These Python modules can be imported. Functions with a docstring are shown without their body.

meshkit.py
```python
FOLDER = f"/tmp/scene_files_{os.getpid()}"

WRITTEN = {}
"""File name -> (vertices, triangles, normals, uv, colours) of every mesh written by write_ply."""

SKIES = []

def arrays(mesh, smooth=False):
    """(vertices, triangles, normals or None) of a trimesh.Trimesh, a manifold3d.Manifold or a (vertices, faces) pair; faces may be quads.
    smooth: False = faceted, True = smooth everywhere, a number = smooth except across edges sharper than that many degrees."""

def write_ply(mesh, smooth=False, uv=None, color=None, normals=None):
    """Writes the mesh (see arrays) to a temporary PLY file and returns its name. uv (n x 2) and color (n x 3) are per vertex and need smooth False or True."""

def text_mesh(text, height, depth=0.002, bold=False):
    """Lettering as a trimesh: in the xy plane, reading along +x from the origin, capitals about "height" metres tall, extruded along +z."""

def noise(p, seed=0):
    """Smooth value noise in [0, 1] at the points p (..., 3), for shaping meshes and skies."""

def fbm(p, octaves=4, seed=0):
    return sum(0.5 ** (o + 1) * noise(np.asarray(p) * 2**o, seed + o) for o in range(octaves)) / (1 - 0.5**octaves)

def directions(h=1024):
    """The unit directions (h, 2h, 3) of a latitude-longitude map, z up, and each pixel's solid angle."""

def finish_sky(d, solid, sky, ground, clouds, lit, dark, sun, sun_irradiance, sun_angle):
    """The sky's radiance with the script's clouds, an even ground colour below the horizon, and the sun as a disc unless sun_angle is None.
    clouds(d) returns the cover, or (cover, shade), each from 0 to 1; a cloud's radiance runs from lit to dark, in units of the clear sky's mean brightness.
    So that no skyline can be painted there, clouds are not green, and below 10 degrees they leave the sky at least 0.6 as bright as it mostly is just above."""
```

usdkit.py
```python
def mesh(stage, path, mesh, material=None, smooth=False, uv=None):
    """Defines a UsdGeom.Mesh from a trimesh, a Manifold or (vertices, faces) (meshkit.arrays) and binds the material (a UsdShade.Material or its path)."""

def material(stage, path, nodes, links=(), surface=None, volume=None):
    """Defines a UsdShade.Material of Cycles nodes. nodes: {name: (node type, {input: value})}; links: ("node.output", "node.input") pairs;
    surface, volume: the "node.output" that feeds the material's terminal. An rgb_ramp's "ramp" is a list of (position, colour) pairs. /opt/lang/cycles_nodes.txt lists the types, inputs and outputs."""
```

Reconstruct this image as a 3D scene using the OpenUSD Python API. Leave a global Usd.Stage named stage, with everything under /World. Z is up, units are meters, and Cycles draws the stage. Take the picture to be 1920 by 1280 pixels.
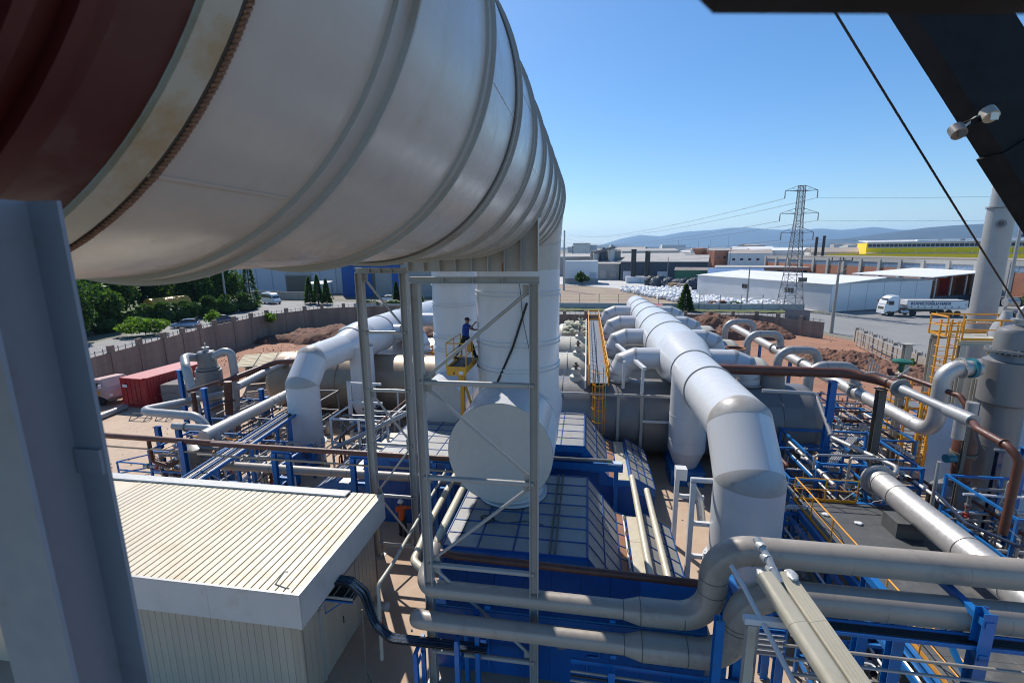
import math, random
import numpy as np, trimesh, usdkit, meshkit
import manifold3d as m3
from pxr import Usd, UsdGeom, UsdLux, UsdShade, Gf, Sdf

stage = Usd.Stage.CreateInMemory()
UsdGeom.SetStageUpAxis(stage, UsdGeom.Tokens.z)
UsdGeom.SetStageMetersPerUnit(stage, 1.0)
UsdGeom.Xform.Define(stage, '/World')
UsdGeom.Scope.Define(stage, '/World/Looks')
V = lambda *a: np.array(a, float)
rad = math.radians

# ------------------------------------------------------------------ camera, sky, sun, exposure
EYE = V(0, 0, 13.0)
PITCH, YAW, ROLL, FPX = rad(11.15), rad(9.06), rad(0.55), 878.0      # focal length in pixels of a 1920 wide picture
EXPOSURE = 0.34
SUN_DIR = V(-0.372, 0.563, 0.738); SUN_DIR /= np.linalg.norm(SUN_DIR)
SUN_STRENGTH, SKY_STRENGTH, SKY_SATURATION = 1.25, 0.11, 1.22
HAZE = 5.6e-5

_f = V(-math.sin(YAW) * math.cos(PITCH), math.cos(YAW) * math.cos(PITCH), -math.sin(PITCH))
_r0 = V(math.cos(YAW), math.sin(YAW), 0); _u0 = np.cross(_r0, _f)
_r = math.cos(ROLL) * _r0 - math.sin(ROLL) * _u0; _u = np.cross(_r, _f)
cam = UsdGeom.Camera.Define(stage, '/World/camera')
cam.CreateHorizontalApertureAttr(36.0); cam.CreateVerticalApertureAttr(24.0)
cam.CreateFocalLengthAttr(36.0 * FPX / 1920.0)
cam.CreateClippingRangeAttr(Gf.Vec2f(0.05, 100000.0))
cam.CreateExposureAttr(EXPOSURE)
cam.CreateFStopAttr(2.8); cam.CreateFocusDistanceAttr(20.0)
cam.AddTransformOp().Set(Gf.Matrix4d(*_r, 0, *_u, 0, *(-_f), 0, *EYE, 1))

sky_mat = usdkit.material(stage, '/World/Looks/sky_look', {
    's': ('sky_texture', {'sky_type': 'single_scattering', 'sun_disc': False,
                          'sun_elevation': float(math.asin(SUN_DIR[2])), 'sun_rotation': float(math.atan2(SUN_DIR[0], SUN_DIR[1])),
                          'altitude': 100.0, 'air_density': 1.0, 'aerosol_density': 0.5, 'ozone_density': 5.0}),
    'h': ('hsv', {'hue': 0.5, 'saturation': SKY_SATURATION, 'value': 1.0, 'fac': 1.0}),
    'b': ('background_shader', {'strength': SKY_STRENGTH})}, [('s.color', 'h.color'), ('h.color', 'b.color')], surface='b.background')
dome = UsdLux.DomeLight.Define(stage, '/World/sky')
UsdShade.MaterialBindingAPI.Apply(dome.GetPrim()).Bind(sky_mat)
dome.GetPrim().SetCustomDataByKey('kind', 'structure')
sun = UsdLux.DistantLight.Define(stage, '/World/sun')
sun.CreateNormalizeAttr(True); sun.CreateIntensityAttr(SUN_STRENGTH); sun.CreateAngleAttr(0.5)
sun.CreateColorAttr(Gf.Vec3f(1.0, 0.955, 0.89))
_z = SUN_DIR; _x = np.cross(V(0, 0, 1), _z); _x /= np.linalg.norm(_x); _y = np.cross(_z, _x)
sun.AddTransformOp().Set(Gf.Matrix4d(*_x, 0, *_y, 0, *_z, 0, 0, 0, 60, 1))

# survey of the photograph: where the sight line of a picture point meets a plane of the place
def _ray(px, py): return (px - 960) * _r - (py - 640) * _u + FPX * _f
def on_z(px, py, z=0.0):
    d = _ray(px, py); return EYE + d * ((z - EYE[2]) / d[2])
def on_y(px, py, y):
    d = _ray(px, py); return EYE + d * (y / d[1])
def on_x(px, py, x):
    d = _ray(px, py); return EYE + d * (x / d[0])

# ------------------------------------------------------------------ materials
def look(name, base, rough=0.5, metal=0.0, var=0.10, scale=1.2, stain=None, stain_amt=0.0, stain_scale=0.8, bump=0.0, bump_scale=30.0, spec=0.5, rvar=0.09, streak=False, coat=0.0, island=0.0):
    """A painted, metal or mineral surface: base colour with soft tonal variation, optional stains of another colour and a fine relief."""
    b = np.array(base, float) * 0.86
    n = {'geo': ('geometry', {}), 'p': ('principled_bsdf', {'metallic': metal, 'specular_ior_level': spec, 'coat_weight': coat, 'coat_roughness': 0.12}),
         'map': ('mapping', {'scale': (1, 1, 0.12) if streak else (1, 1, 1)}),
         'n1': ('noise_texture', {'scale': scale, 'detail': 5.0, 'roughness': 0.6}),
         'r1': ('rgb_ramp', {'ramp': [(0.25, tuple(b * (1 - var))), (0.75, tuple(np.minimum(b * (1 + var), 0.95)))]}),
         'n2': ('noise_texture', {'scale': scale * 5.0, 'detail': 3.0}),
         'rr': ('map_range', {'from_min': 0.3, 'from_max': 0.7, 'to_min': max(rough - rvar, 0.03), 'to_max': min(rough + rvar, 1.0)})}
    l = [('geo.position', 'map.vector'), ('map.vector', 'n1.vector'), ('n1.fac', 'r1.fac'), ('geo.position', 'n2.vector'), ('n2.fac', 'rr.value'), ('rr.result', 'p.roughness')]
    col = 'r1.color'
    if stain is not None:
        n['n3'] = ('noise_texture', {'scale': stain_scale, 'detail': 6.0, 'roughness': 0.68})
        n['r3'] = ('rgb_ramp', {'ramp': [(0.60 - stain_amt * 0.35, (0, 0, 0)), (0.80 - stain_amt * 0.25, (1, 1, 1))]})
        n['mx'] = ('mix', {'mix_type': 'mix', 'color2': tuple(stain)})
        l += [('map.vector', 'n3.vector'), ('n3.fac', 'r3.fac'), ('r3.color', 'mx.fac'), (col, 'mx.color1')]; col = 'mx.color'
    if island:
        n['ri'] = ('map_range', {'from_min': 0.0, 'from_max': 1.0, 'to_min': 1 - island, 'to_max': 1 + island})
        n['oi'] = ('object_info', {}); n['hv'] = ('hsv', {})
        l += [('oi.random', 'ri.value'), ('ri.result', 'hv.value'), (col, 'hv.color')]; col = 'hv.color'
    l.append((col, 'p.base_color'))
    if bump:
        n['nb'] = ('noise_texture', {'scale': bump_scale, 'detail': 5.0})
        n['bu'] = ('bump', {'strength': min(bump * 8, 1.0), 'distance': bump})
        l += [('geo.position', 'nb.vector'), ('nb.fac', 'bu.height'), ('bu.normal', 'p.normal')]
    return usdkit.material(stage, '/World/Looks/' + name, n, l, surface='p.BSDF')

L = {}
def mat(name, *a, **k): L[name] = look(name, *a, **k)
mat('duct_paint', (0.47, 0.44, 0.40), 0.25, rvar=0.06, var=0.04, scale=0.9, stain=(0.35, 0.31, 0.255), stain_amt=0.10, stain_scale=1.6, streak=True, bump=0.0022, bump_scale=1.2)
mat('duct_white', (0.57, 0.575, 0.585), 0.28, rvar=0.03, var=0.03, scale=0.6, stain=(0.48, 0.475, 0.465), stain_amt=0.04, streak=True, bump=0.0012, bump_scale=1.6)
mat('ring_paint', (0.37, 0.36, 0.34), 0.40, var=0.08, stain=(0.27, 0.22, 0.17), stain_amt=0.15)
mat('seam_dark', (0.10, 0.095, 0.09), 0.6)
mat('red_primer', (0.055, 0.005, 0.005), 0.42, var=0.25, scale=1.2, stain=(0.10, 0.07, 0.055), stain_amt=0.18, stain_scale=0.8)
mat('primer_faded', (0.07, 0.016, 0.014), 0.38, var=0.25, scale=0.8, stain=(0.14, 0.115, 0.10), stain_amt=0.38, stain_scale=0.8)
mat('cream_edge', (0.40, 0.38, 0.31), 0.4, var=0.1, stain=(0.28, 0.16, 0.03), stain_amt=0.45, stain_scale=2.5)
mat('braid_rust', (0.20, 0.105, 0.065), 0.9, var=0.5, scale=70.0, bump=0.006, bump_scale=90)
mat('tower_grey', (0.33, 0.32, 0.30), 0.40, var=0.07, stain=(0.24, 0.19, 0.14), stain_amt=0.10, stain_scale=1.6)
mat('column_grey', (0.20, 0.222, 0.26), 0.5, var=0.05, scale=3.0, stain=(0.15, 0.15, 0.16), stain_amt=0.08, stain_scale=7.0)
mat('steel_white', (0.62, 0.63, 0.63), 0.4, var=0.06)
mat('cladding', (0.50, 0.48, 0.455), 0.46, metal=0.55, var=0.07, scale=2.0, stain=(0.40, 0.38, 0.35), stain_amt=0.10, bump=0.002, bump_scale=3.0)
mat('cladding_dull', (0.34, 0.295, 0.245), 0.42, metal=0.12, var=0.08, stain=(0.20, 0.17, 0.145), stain_amt=0.18, stain_scale=1.4, bump=0.002, bump_scale=4.0)
mat('pipe_grey', (0.36, 0.355, 0.345), 0.40, metal=0.3, var=0.07, stain=(0.26, 0.24, 0.22), stain_amt=0.12)
mat('vessel_grey', (0.20, 0.195, 0.19), 0.42, metal=0.2, var=0.08, stain=(0.15, 0.14, 0.13), stain_amt=0.2, streak=True)
mat('vessel_beige', (0.46, 0.44, 0.37), 0.5, metal=0.1, var=0.10, stain=(0.3, 0.27, 0.22), stain_amt=0.25)
mat('vessel_tan', (0.34, 0.25, 0.17), 0.45, metal=0.3, var=0.1)
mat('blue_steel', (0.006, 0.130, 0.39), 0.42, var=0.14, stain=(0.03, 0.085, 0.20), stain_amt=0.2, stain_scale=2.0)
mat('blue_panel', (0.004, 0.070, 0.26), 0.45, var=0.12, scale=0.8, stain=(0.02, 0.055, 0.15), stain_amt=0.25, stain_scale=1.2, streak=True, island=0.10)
mat('roof_grey', (0.275, 0.275, 0.265), 0.5, var=0.14, stain=(0.26, 0.21, 0.15), stain_amt=0.25, stain_scale=0.9, island=0.10)
mat('sandwich_cream', (0.57, 0.485, 0.345), 0.5, var=0.08, scale=0.5, stain=(0.43, 0.33, 0.20), stain_amt=0.28, stain_scale=0.55, island=0.05)
mat('wall_cream', (0.42, 0.36, 0.275), 0.5, var=0.06, stain=(0.30, 0.25, 0.18), stain_amt=0.18, streak=True, island=0.04)
mat('trim_white', (0.50, 0.485, 0.455), 0.42, var=0.05, stain=(0.38, 0.34, 0.29), stain_amt=0.18, stain_scale=1.5)
mat('gap_dark', (0.13, 0.11, 0.085), 0.8)
mat('orange_paint', (0.78, 0.32, 0.012), 0.42, var=0.12, stain=(0.45, 0.19, 0.03), stain_amt=0.12)
mat('yellow_paint', (0.72, 0.33, 0.02), 0.45, var=0.12, stain=(0.35, 0.2, 0.08), stain_amt=0.25, stain_scale=3)
mat('rust_primer', (0.095, 0.030, 0.016), 0.5, var=0.22, scale=2.0, stain=(0.15, 0.05, 0.025), stain_amt=0.35)
mat('rust_bright', (0.30, 0.12, 0.04), 0.6, var=0.25, scale=3)
mat('black_paint', (0.004, 0.004, 0.006), 0.6, var=0.1, spec=0.25)
mat('black_rubber', (0.012, 0.012, 0.012), 0.65)
mat('cable_black', (0.012, 0.012, 0.013), 0.35)
mat('cable_blue', (0.03, 0.07, 0.13), 0.3, var=0.3, scale=6)
mat('deck_plate', (0.075, 0.078, 0.078), 0.6, var=0.16, stain=(0.14, 0.13, 0.12), stain_amt=0.2, bump=0.003, bump_scale=60)
mat('walkway_grate', (0.15, 0.17, 0.20), 0.55, var=0.15, scale=4)
mat('concrete', (0.47, 0.345, 0.245), 0.85, var=0.10, scale=0.5, stain=(0.36, 0.23, 0.15), stain_amt=0.30, stain_scale=0.22, bump=0.008, bump_scale=14)
mat('soil', (0.175, 0.080, 0.048), 0.95, var=0.35, scale=0.9, stain=(0.10, 0.052, 0.036), stain_amt=0.45, stain_scale=0.5, bump=0.06, bump_scale=5.0)
mat('soil_track', (0.33, 0.165, 0.10), 0.95, var=0.14, scale=0.35, stain=(0.20, 0.085, 0.05), stain_amt=0.35, stain_scale=0.16, bump=0.04, bump_scale=3.0)
mat('wall_concrete', (0.27, 0.19, 0.14), 0.9, var=0.2, scale=0.8, stain=(0.15, 0.105, 0.08), stain_amt=0.4, stain_scale=0.6, bump=0.01, bump_scale=10, streak=True)
mat('wall_pale', (0.36, 0.32, 0.27), 0.9, var=0.12, stain=(0.25, 0.2, 0.16), stain_amt=0.3)
mat('asphalt', (0.23, 0.23, 0.225), 0.85, var=0.10, scale=0.25, stain=(0.17, 0.165, 0.16), stain_amt=0.35, stain_scale=0.09, bump=0.006, bump_scale=30)
mat('pale_road', (0.50, 0.49, 0.47), 0.9, var=0.08, scale=0.1)
mat('field', (0.30, 0.225, 0.17), 0.95, var=0.16, scale=0.12, stain=(0.26, 0.23, 0.13), stain_amt=0.3, stain_scale=0.06, bump=0.03, bump_scale=2)
mat('plain', (0.22, 0.19, 0.15), 0.95, var=0.25, scale=0.012, stain=(0.10, 0.12, 0.07), stain_amt=0.5, stain_scale=0.006)
mat('grass', (0.09, 0.11, 0.03), 0.9, var=0.4, scale=1.5, bump=0.05, bump_scale=8)
mat('bark', (0.09, 0.065, 0.045), 0.9, var=0.25, scale=6, bump=0.02)
mat('container_red', (0.34, 0.022, 0.022), 0.5, var=0.12, stain=(0.24, 0.05, 0.04), stain_amt=0.2)
mat('container_roof', (0.46, 0.13, 0.12), 0.55, var=0.1)
mat('tarp_grey', (0.20, 0.18, 0.165), 0.85, var=0.12)
mat('white_paint', (0.74, 0.75, 0.77), 0.35, var=0.03, coat=0.3)
mat('pink_paint', (0.52, 0.34, 0.31), 0.5, var=0.12)
mat('silver_blue', (0.27, 0.36, 0.50), 0.25, metal=0.4, coat=0.5)
mat('navy_paint', (0.03, 0.045, 0.085), 0.25, coat=0.5)
mat('red_paint', (0.42, 0.05, 0.035), 0.4)
mat('glass_dark', (0.015, 0.02, 0.025), 0.08, spec=0.8)
mat('tyre', (0.015, 0.015, 0.016), 0.8)
mat('chrome', (0.55, 0.56, 0.58), 0.25, metal=0.8)
mat('lamp_glass', (0.75, 0.74, 0.68), 0.15)
mat('shed_wall', (0.30, 0.30, 0.29), 0.8, var=0.12, scale=0.3, stain=(0.2, 0.18, 0.16), stain_amt=0.35, stain_scale=0.15)
mat('shed_roof', (0.36, 0.34, 0.32), 0.8, var=0.12, scale=0.2)
mat('dark_wall', (0.045, 0.06, 0.085), 0.7, var=0.2, scale=0.2)
mat('white_wall', (0.66, 0.67, 0.68), 0.6, var=0.04, scale=0.3)
mat('grey_wall', (0.40, 0.43, 0.48), 0.6, var=0.05, scale=0.3)
mat('brick_red', (0.42, 0.17, 0.10), 0.85, var=0.12, scale=0.5)
mat('pier_grey', (0.46, 0.44, 0.41), 0.85, var=0.08)
mat('yellow_wall', (1.0, 0.66, 0.003), 0.6, var=0.04, scale=0.1)
mat('roof_white', (0.72, 0.72, 0.71), 0.6, var=0.05)
mat('town_pale', (0.50, 0.48, 0.45), 0.8, var=0.1, scale=0.1, island=0.25)
mat('town_roof', (0.30, 0.26, 0.23), 0.8, var=0.15, scale=0.1, island=0.3)
mat('hill', (0.016, 0.032, 0.05), 0.95, var=0.3, scale=0.004, stain=(0.05, 0.055, 0.06), stain_amt=0.25, stain_scale=0.0025)
mat('sack_white', (0.84, 0.84, 0.84), 0.6, var=0.07, scale=2, island=0.15)
mat('tarp_black', (0.02, 0.022, 0.025), 0.4, var=0.4, scale=1)
mat('pallet', (0.40, 0.27, 0.15), 0.85, var=0.2, scale=3)
mat('lattice_steel', (0.16, 0.15, 0.145), 0.6, var=0.1)
mat('pole_concrete', (0.34, 0.31, 0.27), 0.85, var=0.1)
mat('skin', (0.32, 0.17, 0.11), 0.55, var=0.06)
mat('shirt_blue', (0.012, 0.05, 0.30), 0.85, var=0.12, scale=9)
mat('trousers', (0.018, 0.02, 0.028), 0.85, var=0.15, scale=9)
mat('cap_dark', (0.012, 0.013, 0.02), 0.7)
mat('vest_orange', (0.62, 0.10, 0.012), 0.7, var=0.1, scale=8)
mat('helmet_white', (0.72, 0.72, 0.70), 0.3)
mat('green_valve', (0.02, 0.12, 0.07), 0.4)
mat('teal_paint', (0.02, 0.16, 0.20), 0.4)
mat('valve_steel', (0.42, 0.41, 0.39), 0.38, metal=0.6)
mat('plank', (0.52, 0.44, 0.29), 0.85, var=0.15, scale=2, island=0.2)
mat('sheet_blue', (0.50, 0.60, 0.72), 0.4, var=0.08, bump=0.04, bump_scale=1.5)
mat('wrap_beige', (0.58, 0.52, 0.39), 0.42, metal=0.15, var=0.07, scale=1.0, stain=(0.42, 0.37, 0.26), stain_amt=0.18, bump=0.008, bump_scale=6.0)
mat('foil', (0.62, 0.61, 0.57), 0.34, metal=0.55, var=0.08, bump=0.02, bump_scale=14.0)
mat('print_blue', (0.02, 0.03, 0.12), 0.6)
mat('lagging_yellow', (0.55, 0.52, 0.36), 0.8, var=0.2, scale=6, bump=0.05, bump_scale=6)

def leaf(name, base, thru):
    b = np.array(base, float)
    n = {'geo': ('geometry', {}), 'n1': ('noise_texture', {'scale': 0.9, 'detail': 4.0}), 'r1': ('rgb_ramp', {'ramp': [(0.3, tuple(b * 0.55)), (0.7, tuple(b * 1.5))]}), 'p': ('principled_bsdf', {'roughness': 0.55, 'specular_ior_level': 0.3}),
         'tl': ('translucent_bsdf', {'color': tuple(thru)}), 'mx': ('mix_closure', {'fac': 0.35})}
    L[name] = usdkit.material(stage, '/World/Looks/' + name, n, [('geo.position', 'n1.vector'), ('n1.fac', 'r1.fac'), ('r1.color', 'p.base_color'), ('p.BSDF', 'mx.closure1'), ('tl.BSDF', 'mx.closure2')], surface='mx.closure')
leaf('foliage', (0.055, 0.105, 0.016), (0.11, 0.22, 0.02)); leaf('foliage_dark', (0.034, 0.074, 0.012), (0.06, 0.14, 0.015)); leaf('foliage_light', (0.085, 0.17, 0.018), (0.20, 0.36, 0.02))

# ------------------------------------------------------------------ things and parts
THINGS, USED = [], {}
def numbered(scope, name):
    k = USED.setdefault(scope, {}); n = k.get(name, 0); k[name] = n + 1
    return name if n == 0 else f'{name}_{n:03d}'
def cat_mesh(ms):
    ms = [m if isinstance(m, trimesh.Trimesh) else trimesh.Trimesh(*meshkit.arrays(m)[:2], process=False) for m in ms]
    return ms[0] if len(ms) == 1 else trimesh.util.concatenate([trimesh.Trimesh(m.vertices, m.faces, process=False) for m in ms])
class Thing:
    def __init__(s, name, label=None, cat=None, group=None, kind=None, base=None):
        s.plain = name; s.name = numbered('/World', name); s.path = '/World/' + s.name
        s.label, s.cat, s.group, s.kind, s.base, s.parts, s.own = label, cat, group, kind, base, [], None
        THINGS.append(s)
    def part(s, name, mesh, m, parent=None, smooth=30, label=None, kind=None):
        """parent: the path tail of another part (thing > part > sub-part)."""
        if isinstance(mesh, list): mesh = cat_mesh(mesh)
        scope = s.path + ('/' + parent if parent else '')
        n = numbered(scope, name)
        tail = (parent + '/' if parent else '') + n
        s.parts.append((tail, mesh, m, smooth, label, kind)); return tail
    def mesh(s, mesh, m, smooth=30):
        s.own = (cat_mesh(mesh) if isinstance(mesh, list) else mesh, m, smooth); return s
def solo(name, mesh, m, label=None, cat=None, group=None, kind=None, smooth=30):
    return Thing(name, label, cat, group, kind).mesh(mesh, m, smooth)
def setting(name, mesh, m, smooth=30): return solo(name, mesh, m, kind='structure', smooth=smooth)
COPIES = []
def copy_of(t, loc, rotz=0.0, label=None, scale=None, group=None):
    COPIES.append((t, numbered('/World', t.plain), loc, rotz, label, scale, group))
def data(prim, label, cat, group, kind):
    for k, v in (('label', label), ('category', cat), ('group', group), ('kind', kind)):
        if v: prim.SetCustomDataByKey(k, v)
def flush():
    for t in THINGS:
        ms = [t.own[0]] if t.own else [p[1] for p in t.parts]
        lo = np.min([m.bounds[0] for m in ms], 0); hi = np.max([m.bounds[1] for m in ms], 0)
        b = V(*t.base) if t.base is not None else V((lo[0] + hi[0]) / 2, (lo[1] + hi[1]) / 2, lo[2])
        t.b = b
        if t.own:
            me = t.own[0].copy(); me.vertices = me.vertices - b
            x = usdkit.mesh(stage, t.path, me, L[t.own[1]], t.own[2])
        else:
            x = UsdGeom.Xform.Define(stage, t.path)
        x.AddTranslateOp().Set(Gf.Vec3d(*map(float, b)))
        data(x.GetPrim(), t.label, t.cat, t.group, t.kind)
        for tail, me, m, smooth, label, kind in t.parts:
            me = me.copy(); me.vertices = me.vertices - b
            p = usdkit.mesh(stage, t.path + '/' + tail, me, L[m], smooth)
            data(p.GetPrim(), label, None, None, kind)
    for t, name, loc, rotz, label, scale, group in COPIES:
        x = UsdGeom.Xform.Define(stage, '/World/' + name)
        x.AddTranslateOp().Set(Gf.Vec3d(*map(float, loc)))
        if rotz: x.AddRotateZOp().Set(float(rotz))
        if scale is not None: x.AddScaleOp().Set(Gf.Vec3f(*map(float, scale)))
        x.GetPrim().GetReferences().AddInternalReference(t.path); x.GetPrim().SetInstanceable(True)
        data(x.GetPrim(), label or t.label, t.cat, group or t.group, t.kind)

# ------------------------------------------------------------------ shapes
def tm(v, f): return trimesh.Trimesh(np.asarray(v, float), np.asarray(f, int), process=False)
def box(lo, hi):
    lo, hi = np.minimum(lo, hi), np.maximum(lo, hi)
    m = trimesh.creation.box(extents=hi - lo); m.apply_translation((lo + hi) / 2); return tm(m.vertices, m.faces)
def cbox(c, size, rot=0.0):
    m = trimesh.creation.box(extents=size)
    if rot: m.apply_transform(trimesh.transformations.rotation_matrix(rad(rot), [0, 0, 1]))
    m.apply_translation(c); return tm(m.vertices, m.faces)
def frame_of(p, q, up=(0, 0, 1)):
    t = V(*q) - V(*p); n = np.linalg.norm(t); t = t / n
    u = V(*up); 
    if abs(t @ u) > 0.98: u = V(0, 1, 0)
    s = np.cross(t, u); s /= np.linalg.norm(s); return t, s, np.cross(s, t), n
def bar(p, q, w, h=None, up=(0, 0, 1)):
    """a rectangular bar from p to q, w wide sideways and h tall"""
    h = h or w; t, s, u, n = frame_of(p, q, up)
    prof = [(-w / 2, -h / 2), (w / 2, -h / 2), (w / 2, h / 2), (-w / 2, h / 2)]
    return sweep_profile(prof, p, q, s, u)
def sweep_profile(prof, p, q, s, u):
    k = len(prof); a = [V(*p) + s * x + u * y for x, y in prof]; b = [V(*q) + s * x + u * y for x, y in prof]
    f = []
    for i in range(k):
        j = (i + 1) % k; f += [(i, j, k + j), (i, k + j, k + i)]
    from shapely.geometry import Polygon
    va, fa = trimesh.creation.triangulate_polygon(Polygon(prof), engine='earcut')
    idx = [int(np.argmin(((np.array(prof) - w) ** 2).sum(1))) for w in va]
    area = sum(prof[i][0] * prof[(i + 1) % k][1] - prof[(i + 1) % k][0] * prof[i][1] for i in range(k))
    for tr in fa:
        i, j, l = (idx[x] for x in tr)
        o = np.cross(V(*prof[j]) - V(*prof[i]), V(*prof[l]) - V(*prof[i]))
        if o < 0: i, l = l, i
        f += [(l, j, i), (k + i, k + j, k + l)]
    m = tm(a + b, f)
    if m.volume < 0: m.invert()
    return m
def hbeam(p, q, w, d, t=0.02, up=(0, 0, 1)):
    """an I section: flanges w wide, d deep, plate thickness t"""
    ts, s, u, n = frame_of(p, q, up)
    a, b = w / 2, d / 2; h = t / 2
    prof = [(-a, -b), (a, -b), (a, -b + t), (h, -b + t), (h, b - t), (a, b - t), (a, b), (-a, b), (-a, b - t), (-h, b - t), (-h, -b + t), (-a, -b + t)]
    return sweep_profile(prof, p, q, s, u)
def rounded(pts, bend, steps=7):
    pts = [V(*p) for p in pts]; out = [pts[0]]
    for a, b, c in zip(pts, pts[1:], pts[2:]):
        d1, d2 = a - b, c - b; l1, l2 = np.linalg.norm(d1), np.linalg.norm(d2); d1, d2 = d1 / l1, d2 / l2
        ang = math.acos(np.clip(d1 @ d2, -1, 1))
        if ang > math.pi - 0.03: out.append(b); continue
        tl = min(bend / math.tan(ang / 2), l1 * 0.49, l2 * 0.49); r = tl * math.tan(ang / 2)
        bis = d1 + d2; bis /= np.linalg.norm(bis); c0 = b + bis * (r / math.sin(ang / 2))
        s0, s1 = b + d1 * tl - c0, b + d2 * tl - c0; w = math.pi - ang
        k = max(2, int(steps * w / 1.57 + 0.5))
        for i in range(k + 1):
            x = i / k; out.append(c0 + (math.sin((1 - x) * w) * s0 + math.sin(x * w) * s1) / math.sin(w))
    out.append(pts[-1])
    keep = [out[0]]
    for p in out[1:]:
        if np.linalg.norm(p - keep[-1]) > 1e-5: keep.append(p)
    return keep
def sweep(path, r, n=16, caps=True):
    """a tube along a list of points; r a radius or one per point; joints are mitred"""
    P = [V(*p) for p in path]; rr = np.broadcast_to(np.asarray(r, float), len(P))
    T = [P[i + 1] - P[i] for i in range(len(P) - 1)]; T = [t / np.linalg.norm(t) for t in T]
    u = V(0, 0, 1) if abs(T[0][2]) < 0.9 else V(0, 1, 0)
    s = np.cross(T[0], u); s /= np.linalg.norm(s); u = np.cross(s, T[0])
    a = np.linspace(0, 2 * math.pi, n, endpoint=False); v = []
    for i, p in enumerate(P):
        tin = T[max(i - 1, 0)]; tout = T[min(i, len(T) - 1)]
        if i > 0:
            s = s - tin * (s @ tin); s /= np.linalg.norm(s); u = np.cross(s, tin)
        ring = np.cos(a)[:, None] * s * rr[i] + np.sin(a)[:, None] * u * rr[i]
        nb = tin + tout; nb /= np.linalg.norm(nb)
        ring = ring - np.outer(ring @ nb / (tin @ nb), tin)
        v.append(p + ring)
        ax = np.cross(tin, tout); sn = np.linalg.norm(ax)
        if sn > 1e-9 and i > 0:
            R = trimesh.transformations.rotation_matrix(math.atan2(sn, tin @ tout), ax / sn)[:3, :3]; s = R @ s
    f = []
    for i in range(len(P) - 1):
        for j in range(n):
            k = (j + 1) % n; x, y, z, w = i * n + j, i * n + k, (i + 1) * n + k, (i + 1) * n + j
            f += [(x, y, z), (x, z, w)]
    v = np.vstack(v)
    if caps:
        c0 = len(v); v = np.vstack([v, P[0], P[-1]])
        for j in range(n):
            k = (j + 1) % n; f += [(c0, k, j), (c0 + 1, (len(P) - 1) * n + j, (len(P) - 1) * n + k)]
    m = tm(v, f)
    if caps and m.volume < 0: m.invert()
    return m
def sweep_parts(t, name, path, r, n, m, parent=None):
    """a mitred duct as one course per straight piece, with a thin weld seam at each joint"""
    w = sweep(path, r, n, caps=False); P = [V(*p) for p in path]; rr = np.broadcast_to(np.asarray(r, float), len(P))
    for i in range(len(P) - 1):
        f = w.faces[i * 2 * n:(i + 1) * 2 * n]; u, inv = np.unique(f, return_inverse=True); t.part(name, tm(w.vertices[u], inv.reshape(-1, 3)), m, parent=parent, smooth=True)
    for i in range(1, len(P) - 1):
        a, b = P[i - 1] - P[i], P[i + 1] - P[i]; a, b = a / np.linalg.norm(a), b / np.linalg.norm(b)
        t.part('weld_seam', sweep([P[i] + a * 0.014, P[i], P[i] + b * 0.014], rr[i] + 0.004, n, caps=False), 'ring_paint', parent=parent)
def tube(pts, r, bend=None, n=16, steps=7, caps=True):
    return sweep(rounded(pts, bend if bend is not None else 2.2 * np.max(r), steps), r, n, caps)
def cyl(p, q, r, n=20, r2=None): return sweep([p, q], [r, r if r2 is None else r2], n)
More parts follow.
